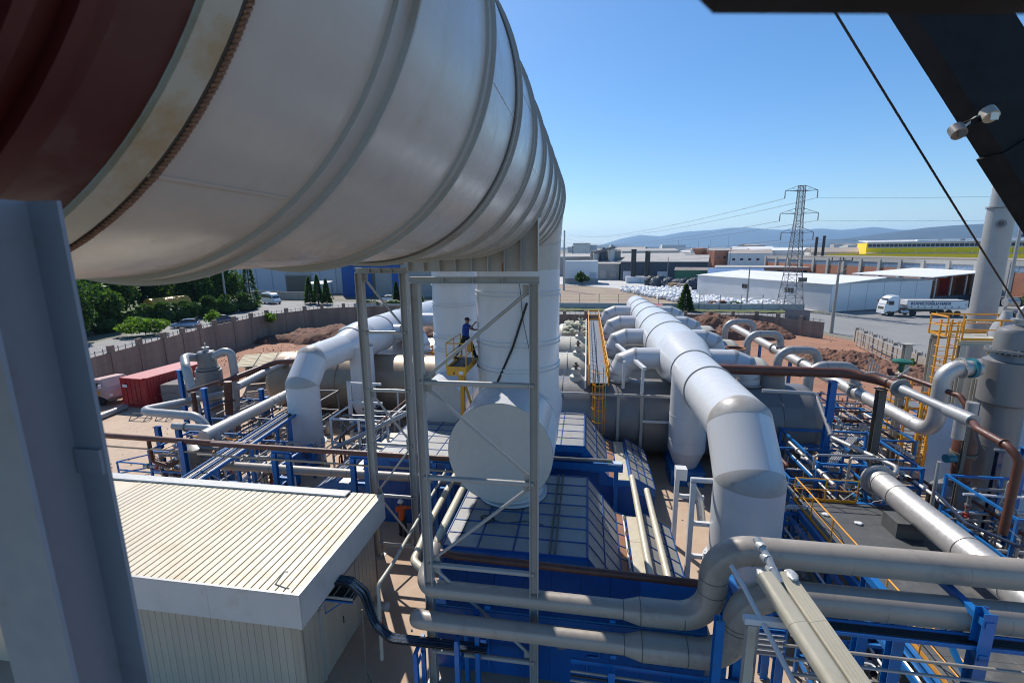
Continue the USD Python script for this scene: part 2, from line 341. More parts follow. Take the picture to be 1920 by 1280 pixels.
def ring(c, axis, r0, r1, w, n=64):
    """a flat band: inner radius r0, outer r1, w long, centred on c along axis"""
    ax = V(*axis) / np.linalg.norm(axis); c = V(*c)
    u = V(0, 0, 1) if abs(ax[2]) < 0.9 else V(0, 1, 0)
    s = np.cross(ax, u); s /= np.linalg.norm(s); u = np.cross(s, ax)
    a = np.linspace(0, 2 * math.pi, n, endpoint=False); d = np.cos(a)[:, None] * s + np.sin(a)[:, None] * u
    v = np.vstack([c + d * r0 - ax * w / 2, c + d * r1 - ax * w / 2, c + d * r1 + ax * w / 2, c + d * r0 + ax * w / 2]); f = []
    for k in range(4):
        for j in range(n):
            a0, b0 = k * n + j, k * n + (j + 1) % n; a1, b1 = ((k + 1) % 4) * n + j, ((k + 1) % 4) * n + (j + 1) % n
            f += [(a0, b0, b1), (a0, b1, a1)]
    m = tm(v, f)
    if m.volume < 0: m.invert()
    return m
def lathe(base, prof, n=32, axis=(0, 0, 1)):
    """prof: (radius, height) pairs along the axis from base; closed at both ends"""
    base = V(*base); ax = V(*axis) / np.linalg.norm(axis)
    return sweep([base + ax * h for r, h in prof], [max(r, 1e-3) for r, h in prof], n) if all(b[1] > a[1] for a, b in zip(prof, prof[1:])) else _lathe(base, prof, n, ax)
def _lathe(base, prof, n, ax):
    u = V(0, 0, 1) if abs(ax[2]) < 0.9 else V(0, 1, 0)
    s = np.cross(ax, u); s /= np.linalg.norm(s); u = np.cross(s, ax)
    a = np.linspace(0, 2 * math.pi, n, endpoint=False); d = np.cos(a)[:, None] * s + np.sin(a)[:, None] * u
    v = np.vstack([base + ax * h + d * max(r, 1e-3) for r, h in prof]); f = []
    for i in range(len(prof) - 1):
        for j in range(n):
            k = (j + 1) % n; x, y, z, w = i * n + j, i * n + k, (i + 1) * n + k, (i + 1) * n + j
            f += [(x, y, z), (x, z, w)]
    c0 = len(v); v = np.vstack([v, base + ax * prof[0][1], base + ax * prof[-1][1]])
    for j in range(n):
        k = (j + 1) % n; f += [(c0, k, j), (c0 + 1, (len(prof) - 1) * n + j, (len(prof) - 1) * n + k)]
    m = tm(v, f)
    if m.volume < 0: m.invert()
    return m
def panel(a, b, c, d, t=0.02, gap=0.0):
    """a flat plate on the four corners (in order), t thick along its normal, its edges drawn in by gap"""
    q = [V(*x) for x in (a, b, c, d)]
    if gap:
        def inset(p, n1, n2):
            e1, e2 = n1 - p, n2 - p; return p + e1 / np.linalg.norm(e1) * gap + e2 / np.linalg.norm(e2) * gap
        q = [inset(q[i], q[(i + 1) % 4], q[i - 1]) for i in range(4)]
    n = np.cross(q[1] - q[0], q[3] - q[0]); n /= np.linalg.norm(n)
    v = q + [x + n * t for x in q]
    f = [(0, 2, 1), (0, 3, 2), (4, 5, 6), (4, 6, 7)]
    for i in range(4):
        j = (i + 1) % 4; f += [(i, j, 4 + j), (i, 4 + j, 4 + i)]
    return tm(v, f)
def prism(poly, z0, z1):
    """an upright block on a ground outline (list of (x, y))"""
    from shapely.geometry import Polygon
    p = Polygon(poly); m = trimesh.creation.extrude_polygon(p, z1 - z0, engine='earcut'); m.apply_translation([0, 0, z0]); return tm(m.vertices, m.faces)
def sheet(poly, z):
    from shapely.geometry import Polygon
    v, f = trimesh.creation.triangulate_polygon(Polygon(poly), engine='earcut')
    m = tm(np.c_[v, np.full(len(v), z)], f)
    if len(f) and m.face_normals[0][2] < 0: m.invert()
    return m
def along_x(profile, x0, x1):
    """profile: (y, z) outline swept from x0 to x1"""
    return sweep_profile([(y, z) for y, z in profile], V(x0, 0, 0), V(x1, 0, 0), V(0, 1, 0), V(0, 0, 1))
def along_y(profile, y0, y1):
    return sweep_profile([(x, z) for x, z in profile], V(0, y0, 0), V(0, y1, 0), V(1, 0, 0), V(0, 0, 1))
def bolt_circle(c, axis, r, n, br=0.018, h=0.03):
    ax = V(*axis) / np.linalg.norm(axis); u = V(0, 0, 1) if abs(ax[2]) < 0.9 else V(0, 1, 0)
    s = np.cross(ax, u); s /= np.linalg.norm(s); u = np.cross(s, ax)
    return [cyl(V(*c) + (s * math.cos(a) + u * math.sin(a)) * r - ax * h, V(*c) + (s * math.cos(a) + u * math.sin(a)) * r + ax * h, br, 6) for a in np.linspace(0, 2 * math.pi, n, endpoint=False)]

def pipe(name, label, pts, r, m, cat='pipe', bend=None, n=18, group=None, bands=(), flanges=(), band_mat='seam_dark', flange_mat=None, steps=7):
    """one run of pipe: the tube, with seam bands and bolted flanges at given fractions of its length"""
    t = Thing(name, label, cat, group)
    path = rounded(pts, bend if bend is not None else 2.4 * np.max(r), steps)
    rr = r
    t.part('tube', sweep(path, rr, n), m, smooth=40)
    P = np.array(path); d = np.r_[0, np.cumsum(np.linalg.norm(np.diff(P, axis=0), axis=1))]
    R = float(np.max(r))
    def at(x):
        s = x * d[-1]; i = min(int(np.searchsorted(d, s, side='right') - 1), len(P) - 2); w = P[i + 1] - P[i]
        return P[i] + w * ((s - d[i]) / max(d[i + 1] - d[i], 1e-9)), w / np.linalg.norm(w)
    for x in bands:
        c, w = at(x); t.part('seam_band', ring(c, w, R * 0.97, R * 1.025, max(0.02, R * 0.06), 24), band_mat)
    for x in flanges:
        c, w = at(x); k = t.part('flange', ring(c, w, R * 0.9, R * 1.38, max(0.06, R * 0.18), 28), flange_mat or m)
        if R > 0.14: t.part('flange_bolt', cat_mesh(bolt_circle(c, w, R * 1.22, 12, 0.016, max(0.05, R * 0.16))), 'valve_steel', parent=k)
    return t

# ================================================================== the ground and the land
setting('ground', sheet([(-18500, -600), (18500, -600), (18500, 18300), (-18500, 18300)], -0.02), 'plain')
def heights(x0, x1, y0, y1, nx, ny, fn):
    xs, ys = np.linspace(x0, x1, nx), np.linspace(y0, y1, ny); X, Y = np.meshgrid(xs, ys)
    Z = fn(X, Y); v = np.c_[X.ravel(), Y.ravel(), Z.ravel()]; f = []
    for j in range(ny - 1):
        for i in range(nx - 1):
            a = j * nx + i; f += [(a, a + 1, a + nx + 1), (a, a + nx + 1, a + nx)]
    return tm(v, f)
def hill_range(name, pts, dist, depth, seed, rough=0.03):
    """a range whose skyline was read off the photograph, built as real slopes 'depth' metres deep"""
    P = []
    for px, py in pts:
        d = _ray(px, py); h = math.hypot(d[0], d[1]); P.append((math.atan2(d[0], d[1]), EYE[2] + dist * d[2] / h))
    P = np.array(P); A = np.linspace(P[0, 0], P[-1, 0], 240); H = np.interp(A, P[:, 0], P[:, 1])
    rows = []
    for k in range(26):
        s = k / 25.0
        if s <= 0.6: w = math.sin(s / 0.6 * math.pi / 2) ** 1.25
        else: w = math.cos((s - 0.6) / 0.4 * math.pi / 2)
        R = dist + (s - 0.6) * depth
        x, y = R * np.sin(A), R * np.cos(A)
        nz = meshkit.fbm(np.c_[x, y, np.full(len(x), seed * 7.0)] / (depth * 0.16), 5, seed)
        z = H * w * (1 + (nz - 0.5) * (0.9 if s < 0.55 else 0.12) * (1 - w * 0.75)) - 4
        rows.append(np.c_[x, y, z])
    n = len(A); f = []
    for k in range(25):
        for i in range(n - 1):
            a = k * n + i; f += [(a, a + 1, a + n + 1), (a, a + n + 1, a + n)]
    m = tm(np.vstack(rows), f)
    if m.face_normals[:, 2].mean() < 0: m.invert()
    return setting(name, m, 'hill', smooth=True)
hill_range('far_mountains', [(-500, 452), (300, 448), (700, 452), (1060, 464), (1085, 464), (1130, 458), (1165, 447), (1200, 440), (1240, 443), (1290, 434), (1330, 432), (1365, 427), (1400, 426), (1450, 430), (1510, 432), (1540, 429), (1580, 431), (1640, 425), (1690, 431), (1760, 428), (1840, 424), (1920, 420), (2300, 418)], 15500, 5200, 3)
hill_range('near_hills', [(1380, 470), (1480, 462), (1560, 450), (1640, 439), (1700, 431), (1740, 426), (1790, 422), (1850, 419), (1920, 414), (2100, 405), (2500, 400)], 7800, 3200, 9)
hill_range('low_hills', [(-400, 466), (600, 466), (1060, 464), (1090, 459), (1160, 460), (1240, 462), (1330, 464), (1420, 464), (1500, 466), (1620, 468), (1760, 468)], 5600, 1800, 14)

setting('plant_yard', sheet([(-43, 4), (34, 4), (33, 24), (26, 36), (19.5, 41), (14.5, 54), (-4, 58), (-24, 58), (-30, 44), (-41, 38), (-42, 30)], 0.004), 'concrete')
setting('bare_soil', sheet([(-47, 4), (40, -8), (40, 60), (36.5, 72), (31, 85), (-14, 85), (-46, 75), (-50, 60)], -0.006), 'soil_track')
setting('field', sheet([(-30, 104), (15, 104), (24, 112), (10, 158), (-30, 186)], -0.004), 'field')
setting('pale_road', sheet([(-25, 190), (10, 158), (24, 112), (47, 104), (62, 140), (40, 186), (20, 200), (-25, 260)], 0.004), 'pale_road')
road_poly = [(-54, 6), (-64, 6), (-74, 70), (-84, 112), (-60, 113), (-30, 101), (0, 98.5), (45, 100), (56, 104), (90, 128), (130, 110), (90, 62), (60, 36), (44, 20), (41, 45), (39.5, 71), (32, 87), (-13, 87), (-46, 79), (-55.5, 68), (-55, 52), (-49, 35)]
setting('road', sheet(road_poly, 0.0), 'asphalt')
setting('grass_verge', heights(-8, 40, 99.2, 103.6, 60, 8, lambda x, y: 0.02 + 0.25 * meshkit.fbm(np.stack([x, y, 0 * x], -1) * 1.3, 3, 5)), 'grass')

def mound(name, cx, cy, rx, ry, h, seed, rot=0.0, n=130, m='soil'):
    c, s = math.cos(rot), math.sin(rot)
    def fn(X, Y):
        u, v = ((X - cx) * c + (Y - cy) * s) / rx, (-(X - cx) * s + (Y - cy) * c) / ry
        q = np.stack([X, Y, 0 * X], -1); edge = u * u + v * v + (meshkit.fbm(q * 0.35, 3, seed) - 0.5) * 0.9
        w = np.clip(1 - edge, 0, 1)
        lump = meshkit.fbm(q * 0.42, 4, seed + 1)
        fine = meshkit.fbm(q * 2.3, 3, seed + 2); grit = meshkit.noise(q * 5.5, seed + 3)
        return np.where(w > 0, h * (w ** 0.8) * (0.45 + 0.65 * lump) + np.minimum(w * 4, 1) * (0.55 * (fine - 0.35) + 0.22 * (grit - 0.5)), -0.3)
    R = max(rx, ry) * 1.35
    return setting(name, heights(cx - R, cx + R, cy - R, cy + R, n, n, fn), m, smooth=50)
mound('soil_mound', 21, 75.0, 9, 5.5, 3.2, 4, -0.12)
mound('soil_mound', 29.0, 58, 5.0, 3.4, 1.3, 8, -0.6)
mound('soil_mound', 32.6, 52, 2.8, 5.6, 1.15, 12, 0.2)
mound('soil_mound', -33, 67, 17, 5.0, 2.0, 21, 0.35, 150)
mound('soil_mound', -16, 72, 14, 4.6, 1.9, 27, 0.0, 140)
mound('soil_mound', 4, 70, 8, 3.5, 1.9, 31, 0.0, 70)

# ================================================================== the big overhead duct
DX, DZ, DR = -2.8, 14.8, 1.94
def shell(y0, y1, r0=DR, r1=None, x=DX, z=DZ, n=112): return sweep([(x, y0, z), (x, y1, z)], [r0, r0 if r1 is None else r1], n, caps=False)
duct = Thing('overhead_duct', 'huge grey white overhead duct of riveted courses with ring stiffeners and dark red end', 'duct')
rings = [2.52, 4.26, 5.94, 7.66, 9.35, 11.05, 12.7, 14.35, 16.0, 17.5]
duct.part('end_course', shell(1.22, 1.42, DR - 0.01), 'primer_faded', label='faded primer strip with grey overspray beside the cream collar')
duct.part('end_course', shell(-2.6, 1.22, DR - 0.01), 'red_primer', label='dark red primer course at the near end of the duct')
for y, w, h in ((1.12, 0.04, 0.035), (1.0, 0.04, 0.035), (0.55, 0.06, 0.05), (-0.2, 0.06, 0.05)):
    duct.part('red_rib', ring((DX, y, DZ), (0, 1, 0), DR - 0.02, DR + h, w, 112), 'red_primer')
duct.part('cream_collar', ring((DX, 1.49, DZ), (0, 1, 0), DR - 0.02, DR + 0.012, 0.13, 112), 'cream_edge', label='cream collar with ochre stains beside the braided seam')
bs = []
for ph in (0.0, math.pi):
    aa = np.linspace(-2.6, 0.75, 1500); w = 300.0
    bs.append(sweep([(DX + (DR + 0.008 + 0.005 * math.cos(w * x + ph)) * math.cos(x), 1.588 + 0.008 * math.sin(w * x + ph), DZ + (DR + 0.008 + 0.005 * math.cos(w * x + ph)) * math.sin(x)) for x in aa], 0.007, 5))
duct.part('seam_groove', ring((DX, 1.588, DZ), (0, 1, 0), DR - 0.02, DR + 0.003, 0.036, 112), 'seam_dark')
duct.part('braided_seam', bs, 'braid_rust', smooth=True, label='rusty braided rope packing in the joint')
edges = [1.608] + rings + [18.0]
for a, b in zip(edges, edges[1:]): duct.part('course', shell(a + 0.002, b - 0.002), 'duct_paint')
for k, y in enumerate(rings):
    w = 0.12 if k else 0.17
    rg = duct.part('stiffener_ring', ring((DX, y, DZ), (0, 1, 0), DR - 0.01, DR + 0.03, w, 112), 'ring_paint')
    duct.part('ring_lip', ring((DX, y + w / 2 - 0.012, DZ), (0, 1, 0), DR + 0.025, DR + 0.068, 0.02, 112), 'ring_paint', parent=rg)
duct.part('flange_gap', ring((DX, 5.83, DZ), (0, 1, 0), DR - 0.01, DR + 0.02, 0.03, 112), 'seam_dark')
for y, a in ((2.0, -0.9), (3.35, 0.1), (4.9, -0.15), (6.6, 0.1), (8.3, -0.25), (3.2, -1.3), (5.0, -1.2)):    # longitudinal plate seams
    c, s = math.cos(a), math.sin(a)
    y1 = min([r for r in rings if r > y]) - 0.12; y0 = max([r for r in rings if r < y] + [1.45]) + 0.12
    duct.part('plate_seam', bar((DX + DR * c, y0, DZ + DR * s), (DX + DR * c, y1, DZ + DR * s), 0.02, 0.008, up=(c, 0, s)), 'duct_paint')
# the mitred bend at the far end and the drop into the near drum
CY, CR = 19.25, 1.72
bend = [(DX, 18.0, DZ), (DX, 18.55, DZ - 0.12), (DX, 19.02, DZ - 0.62), (DX, CY, DZ - 1.5), (DX, CY, 12.2)]
sweep_parts(duct, 'end_bend', bend, [DR, 1.93, 1.84, 1.76, CR], 96, 'duct_paint')
duct.part('end_cap', panel((DX - 1.2, 20.98, 13.1), (DX + 1.2, 20.98, 13.1), (DX + 1.0, 20.7, 15.4), (DX - 1.0, 20.7, 15.4), 0.03), 'duct_paint')

def drop(name, label, x, y, r, ztop, zbot, ringz, drum, neck, m='duct_white'):
    t = Thing(name, label, 'duct')
    t.part('riser', sweep([(x, y, ztop), (x, y, zbot)], r, 80, caps=False), m)
    for z in ringz:
        t.part('stiffener_ring', ring((x, y, z), (0, 0, 1), r - 0.01, r + 0.05, 0.05, 80), m)
        t.part('stiffener_ring', ring((x, y, z - 0.17), (0, 0, 1), r - 0.01, r + 0.05, 0.05, 80), m)
    dx, dz, dr, y0, y1 = drum
    t.part('drum_shell', sweep([(dx, y0, dz), (dx, y1, dz)], dr, 96, caps=False), m)
    t.part('drum_end', lathe((dx, y0 - 0.006, dz), [(dr - 0.015, 0), (dr - 0.005, 0.012), (dr - 0.005, 0.05)], 96, (0, 1, 0)), 'duct_paint')
    t.part('drum_end', lathe((dx, y1 - 0.04, dz), [(dr - 0.005, 0), (dr - 0.005, 0.05)], 96, (0, 1, 0)), m)
    t.part('drum_seam', ring((dx, y0 + (y1 - y0) * 0.42, dz), (0, 1, 0), dr - 0.01, dr + 0.02, 0.04, 96), m)
    nx, ny, nr, nz = neck
    t.part('neck', sweep([(nx, ny, dz - dr * 0.55), (nx, ny, nz)], nr, 64, caps=False), m)
    t.part('neck_flange', ring((nx, ny, nz + 0.05), (0, 0, 1), nr - 0.01, nr + 0.16, 0.09, 64), m)
    return t
t = drop('riser_duct', 'pale riser duct falling into a large horizontal drum facing the viewer behind the steel tower', DX, CY, CR, 12.2, 6.4, (11.35, 9.4, 8.35), (-2.92, 5.85, 1.9, 15.3, 21.4), (-2.75, 17.0, 1.22, 3.56))
t.part('rigging_hose', tube([(-2.2, CY - CR - 0.04, 11.0), (-2.75, CY - CR - 0.06, 9.3), (-3.6, CY - CR + 0.12, 7.4)], 0.045, 0.6, 8), 'black_rubber')
t.part('rigging_rope', tube([(-2.5, CY - CR - 0.03, 11.9), (-2.35, CY - CR - 0.05, 10.3), (-2.0, CY - CR - 0.02, 8.6)], 0.012, 0.6, 6), 'black_rubber')
t = drop('riser_duct', 'smaller pale riser duct and drum standing left of the big drum, farther back', -7.72, 27.0, 1.33, 12.6, 5.0, (11.15, 9.95, 8.1, 7.3), (-7.9, 4.6, 1.36, 24.0, 29.0), (-7.8, 25.4, 0.9, 3.56))
d2 = Thing('overhead_duct', 'second overhead duct hidden beyond the huge one on its own steel frame', 'duct')
d2.part('course', sweep([(-7.75, 14.0, 13.95), (-7.75, 26.0, 13.95), (-7.72, 26.9, 13.3), (-7.72, 27.0, 12.6)], 1.4, 64), 'duct_paint')
for y in (15.4, 17.2, 19, 21, 23, 25): d2.part('stiffener_ring', ring((-7.75, y, 13.95), (0, 1, 0), 1.39, 1.48, 0.12, 64), 'ring_paint')

# ------------------------------------------------------------------ steel towers under the ducts
def bent(name, label, x0, x1, y, ztop, levels, diag, w, saddle=None, tube_r=0.075):
    t = Thing(name, label, 'support frame')
    for x in (x0, x1):
        p = t.part('post', hbeam((x, y, 0.02), (x, y, ztop), w, w, 0.022, up=(1, 0, 0)), 'tower_grey')
        t.part('base_plate', cbox((x, y, 0.012), (w + 0.2, w + 0.2, 0.024)), 'tower_grey', parent=p)
    b = t.part('head_beam', hbeam((x0 - w * 0.55, y, ztop + w * 0.36), (x1 + w * 0.55, y, ztop + w * 0.36), w * 0.8, w * 0.7, 0.018), 'tower_grey')
    for k in range(1, 4):
        x = x0 + (x1 - x0) * k / 4
        t.part('web_stiffener', cbox((x, y - w * 0.22, ztop + w * 0.36), (0.02, w * 0.33, w * 0.62)), 'tower_grey', parent=b)
    for z in levels:
        t.part('cross_tube', cyl((x0 + w * 0.02, y, z), (x1 - w * 0.02, y, z), tube_r, 14), 'tower_grey')
    for (za, zb) in diag:
        t.part('diagonal_tube', cyl((x0 + 0.1, y + 0.09, za), (x1 - 0.1, y + 0.09, zb), tube_r * 0.62, 12), 'tower_grey')
        for x, z in ((x0 + 0.17, za), (x1 - 0.17, zb)):
            t.part('gusset', cbox((x, y + 0.075, z), (0.26, 0.014, 0.26)), 'tower_grey')
    if saddle:
        xc, zc, r, zb = saddle; pr = []
        xa, xb = x0 - 0.12, x1 + 0.12
        for x in np.linspace(xa, xb, 25): pr.append((x, zc - math.sqrt(max(r * r - (x - xc) ** 2, 0)) + 0.0))
        pr = [(xa, zb)] + pr + [(xb, zb)]
        s = t.part('saddle_plate', sweep_profile([(x, z) for x, z in pr], V(0, y - 0.012, 0), V(0, y + 0.012, 0), V(1, 0, 0), V(0, 0, 1)), 'ring_paint')
        for x in np.linspace(xa + 0.01, xb - 0.01, 9):
            h = zc - math.sqrt(max(r * r - (x - xc) ** 2, 0)) - zb
            t.part('saddle_rib', cbox((x, y - 0.10, zb + h / 2), (0.018, 0.17, max(h - 0.015, 0.05))), 'ring_paint', parent=s)
        t.part('lifting_eye', ring((xb - 0.02, y - 0.02, zb + h + 0.05), (0, 1, 0), 0.04, 0.09, 0.03, 16), 'ring_paint')
        t.part('rust_stain', cbox((x1 - 0.75, y - 0.0135, zb + 0.10), (0.10, 0.004, 0.20)), 'rust_bright')
    return t
tw = bent('steel_tower', 'tall grey steel tower under the huge duct in the middle foreground', -4.33, -1.27, 11.5, 12.16, (9.55, 6.82, 4.10, 1.2), ((9.62, 12.0), (9.4, 6.95), (4.2, 6.7), (3.95, 1.35)), 0.235, (DX, DZ, DR + 0.005, 12.46))
bent('steel_tower', 'narrower grey steel tower rising behind the corner of the cream cabin', -8.62, -6.84, 17.0, 12.14, (9.86, 7.5, 5.2, 2.9, 0.62), ((12.0, 10.0), (7.35, 5.3), (3.0, 5.1), (2.8, 0.75)), 0.28, (-7.75, 13.95, 1.405, 12.46), tube_r=0.07)
# the nearest leg, at the left edge
t = Thing('steel_column', 'close up blue grey I section steel column at the left edge under the red duct end', 'column')
t.part('post', hbeam((-1.465, 0.975, 0.0), (-1.465, 0.975, 13.135), 0.205, 0.198, 0.011, up=(0, 1, 0)), 'column_grey')
t.part('splice_plate', cbox((-1.411, 1.059, 12.41), (0.086, 0.012, 0.075)), 'column_grey')
# ================================================================== cream cabin at lower left
RX0, RX1, RY0, RY1, RZ = -20.0, -7.40, 9.9, 15.3, 4.0
c = Thing('electrical_cabin', 'cream sandwich panel cabin with ribbed roof and deep fascia at lower left', 'building')
c.part('core', box((RX0 + 0.3, RY0 + 0.35, 0), (RX1 - 0.33, RY1 - 0.30, RZ - 0.10)), 'gap_dark')
rw = 0.243; n = int((RX1 - 0.06 - RX0) / rw)
for k in range(n):
    x1 = RX1 - 0.06 - k * rw; x0 = x1 - rw
    if x1 < -17.5: break
    z = RZ - 0.06
    prof = [(x0 + 0.016, z - 0.04), (x1 - 0.016, z - 0.04), (x1 - 0.018, z + 0.014), (x1 - 0.026, z + 0.020), (x0 + 0.026, z + 0.020), (x0 + 0.018, z + 0.014)]
    c.part('roof_panel', along_y(prof, RY0 + 0.05, RY1 - 0.42 if k > 4 else RY1 - 0.04), 'sandwich_cream', smooth=False)
c.part('roof_panel', box((RX0, RY0 + 0.05, RZ - 0.09), (x1, RY1 - 0.42, RZ - 0.05)), 'sandwich_cream')
sc = []
for k in range(0, 40):
    for y in (10.5, 12.0, 13.5, 14.6): sc.append(cyl((RX1 - 0.06 - rw * (k + 0.5), y, RZ - 0.042), (RX1 - 0.06 - rw * (k + 0.5), y, RZ - 0.034), 0.012, 6))
c.part('roof_screw', sc, 'valve_steel', kind='stuff')
c.part('ridge_flashing', along_x([(RY1 - 0.44, RZ - 0.03), (RY1, RZ - 0.06), (RY1, RZ + 0.005), (RY1 - 0.44, RZ + 0.03)], RX0, RX1 - 1.35), 'trim_white')
fh = 1.04
for k, (a, b) in enumerate(((RX0, -16), (-16, -13), (-13, -10.2), (-10.2, RX1))):
    c.part('front_fascia', box((a + 0.003, RY0, RZ - fh), (b - 0.003, RY0 + 0.045, RZ - 0.012)), 'trim_white')
c.part('front_drip_edge', box((RX0, RY0 - 0.012, RZ - 0.012), (RX1 + 0.012, RY0 + 0.06, RZ + 0.018)), 'trim_white')
c.part('side_drip_edge', box((RX1 - 0.05, RY0 + 0.06, RZ - 0.012), (RX1 + 0.012, RY1, RZ + 0.016)), 'trim_white')
for a, b in ((RY0 + 0.045, 12.6), (12.6, RY1)):
    c.part('side_fascia', box((RX1 - 0.045, a + 0.003, RZ - fh), (RX1, b - 0.003, RZ - 0.014)), 'trim_white')
c.part('corner_trim', box((RX1 - 0.10, RY0 - 0.008, RZ - fh - 0.01), (RX1 + 0.008, RY0 + 0.0, RZ - 0.014)), 'trim_white')
c.part('back_fascia', box((RX0, RY1 - 0.04, RZ - fh), (RX1 - 0.05, RY1 - 0.002, RZ - 0.08)), 'trim_white')
wx, wy = RX1 - 0.32, RY0 + 0.34
k = 0; x = wx - 0.06
while x > -13.6:
    c.part('front_wall_panel', box((x - 0.219, wy - 0.02, 0.0), (x, wy + 0.02, RZ - fh + 0.15)), 'wall_cream'); x -= 0.231
c.part('front_wall_panel', box((RX0 + 0.35, wy - 0.018, 0.0), (x - 0.006, wy + 0.018, RZ - fh + 0.15)), 'wall_cream')
c.part('corner_post', cyl((wx - 0.03, wy - 0.0, 0), (wx - 0.03, wy, RZ - fh + 0.15), 0.075, 16), 'wall_cream')
y = wy + 0.08
while y < RY1 - 0.5:
    z0 = 0.0
    if 11.1 < y < 13.3: z0 = 2.5
    c.part('side_wall_panel', box((wx - 0.02, y, z0), (wx + 0.02, y + 0.236, RZ - fh + 0.15)), 'wall_cream'); y += 0.251
d = c.part('door', box((wx - 0.02, 11.18, 0.03), (wx + 0.035, 13.28, 2.46)), 'wall_cream', label='wide grey steel door in shade on the side wall')
c.part('door_frame', [box((wx - 0.02, 11.08, 0), (wx + 0.06, 11.17, 2.5)), box((wx - 0.02, 13.29, 0), (wx + 0.06, 13.38, 2.5)), box((wx - 0.02, 11.08, 2.47), (wx + 0.06, 13.38, 2.56))], 'tower_grey', parent=d)
c.part('handle', cyl((wx + 0.07, 12.3, 1.0), (wx + 0.07, 12.3, 1.25), 0.015, 8), 'black_rubber', parent=d)
c.part('vent_pipe', tube([(-8.35, RY0 + 0.35, RZ - 0.05), (-8.12, RY0 + 0.5, RZ + 0.28), (-8.02, RY0 + 0.5, RZ + 0.28)], 0.022, 0.04, 8), 'valve_steel')
e = Thing('fire_extinguisher', 'red fire extinguisher standing at the far corner of the cream cabin', 'extinguisher')
e.part('cylinder', lathe((-6.72, 13.05, 0.0), [(0.085, 0), (0.09, 0.02), (0.09, 0.46), (0.06, 0.54), (0.03, 0.57)], 18), 'red_paint')
e.part('valve_head', cbox((-6.72, 13.05, 0.61), (0.06, 0.10, 0.06)), 'black_rubber'); e.part('hose', tube([(-6.72, 13.0, 0.6), (-6.62, 12.92, 0.5), (-6.62, 12.94, 0.2)], 0.012, 0.05, 8), 'black_rubber')

# ================================================================== blue filter houses with panelled roofs
def split(a, b, n): return [a + (b - a) * k / n for k in range(n + 1)]
def quad_panels(t, a, b, c_, d_, nu, nv, m, parent=None, gap=0.03, name='roof_panel', thick=0.022, ribs=0.0):
    a, b, c_, d_ = (V(*q) for q in (a, b, c_, d_))
    def P(u, v): return (a * (1 - u) + b * u) * (1 - v) + (d_ * (1 - u) + c_ * u) * v
    for i in range(nu):
        for j in range(nv):
            q = [P(i / nu, j / nv), P((i + 1) / nu, j / nv), P((i + 1) / nu, (j + 1) / nv), P(i / nu, (j + 1) / nv)]
            t.part(name, panel(*q, thick, gap), m, parent=parent, smooth=False)
    if ribs:
        nrm = np.cross(b - a, d_ - a); nrm /= np.linalg.norm(nrm)
        for i in range(nu + 1): p, q = P(i / nu, 0) + nrm * 0.02, P(i / nu, 1) + nrm * 0.02; t.part('rib', bar(p, q, ribs * 0.8, 0.066, up=nrm), 'blue_panel')
        for j in range(nv + 1): p, q = P(0, j / nv) + nrm * 0.017, P(1, j / nv) + nrm * 0.017; t.part('rib', bar(p, q, ribs * 0.8, 0.058, up=nrm), 'blue_panel')
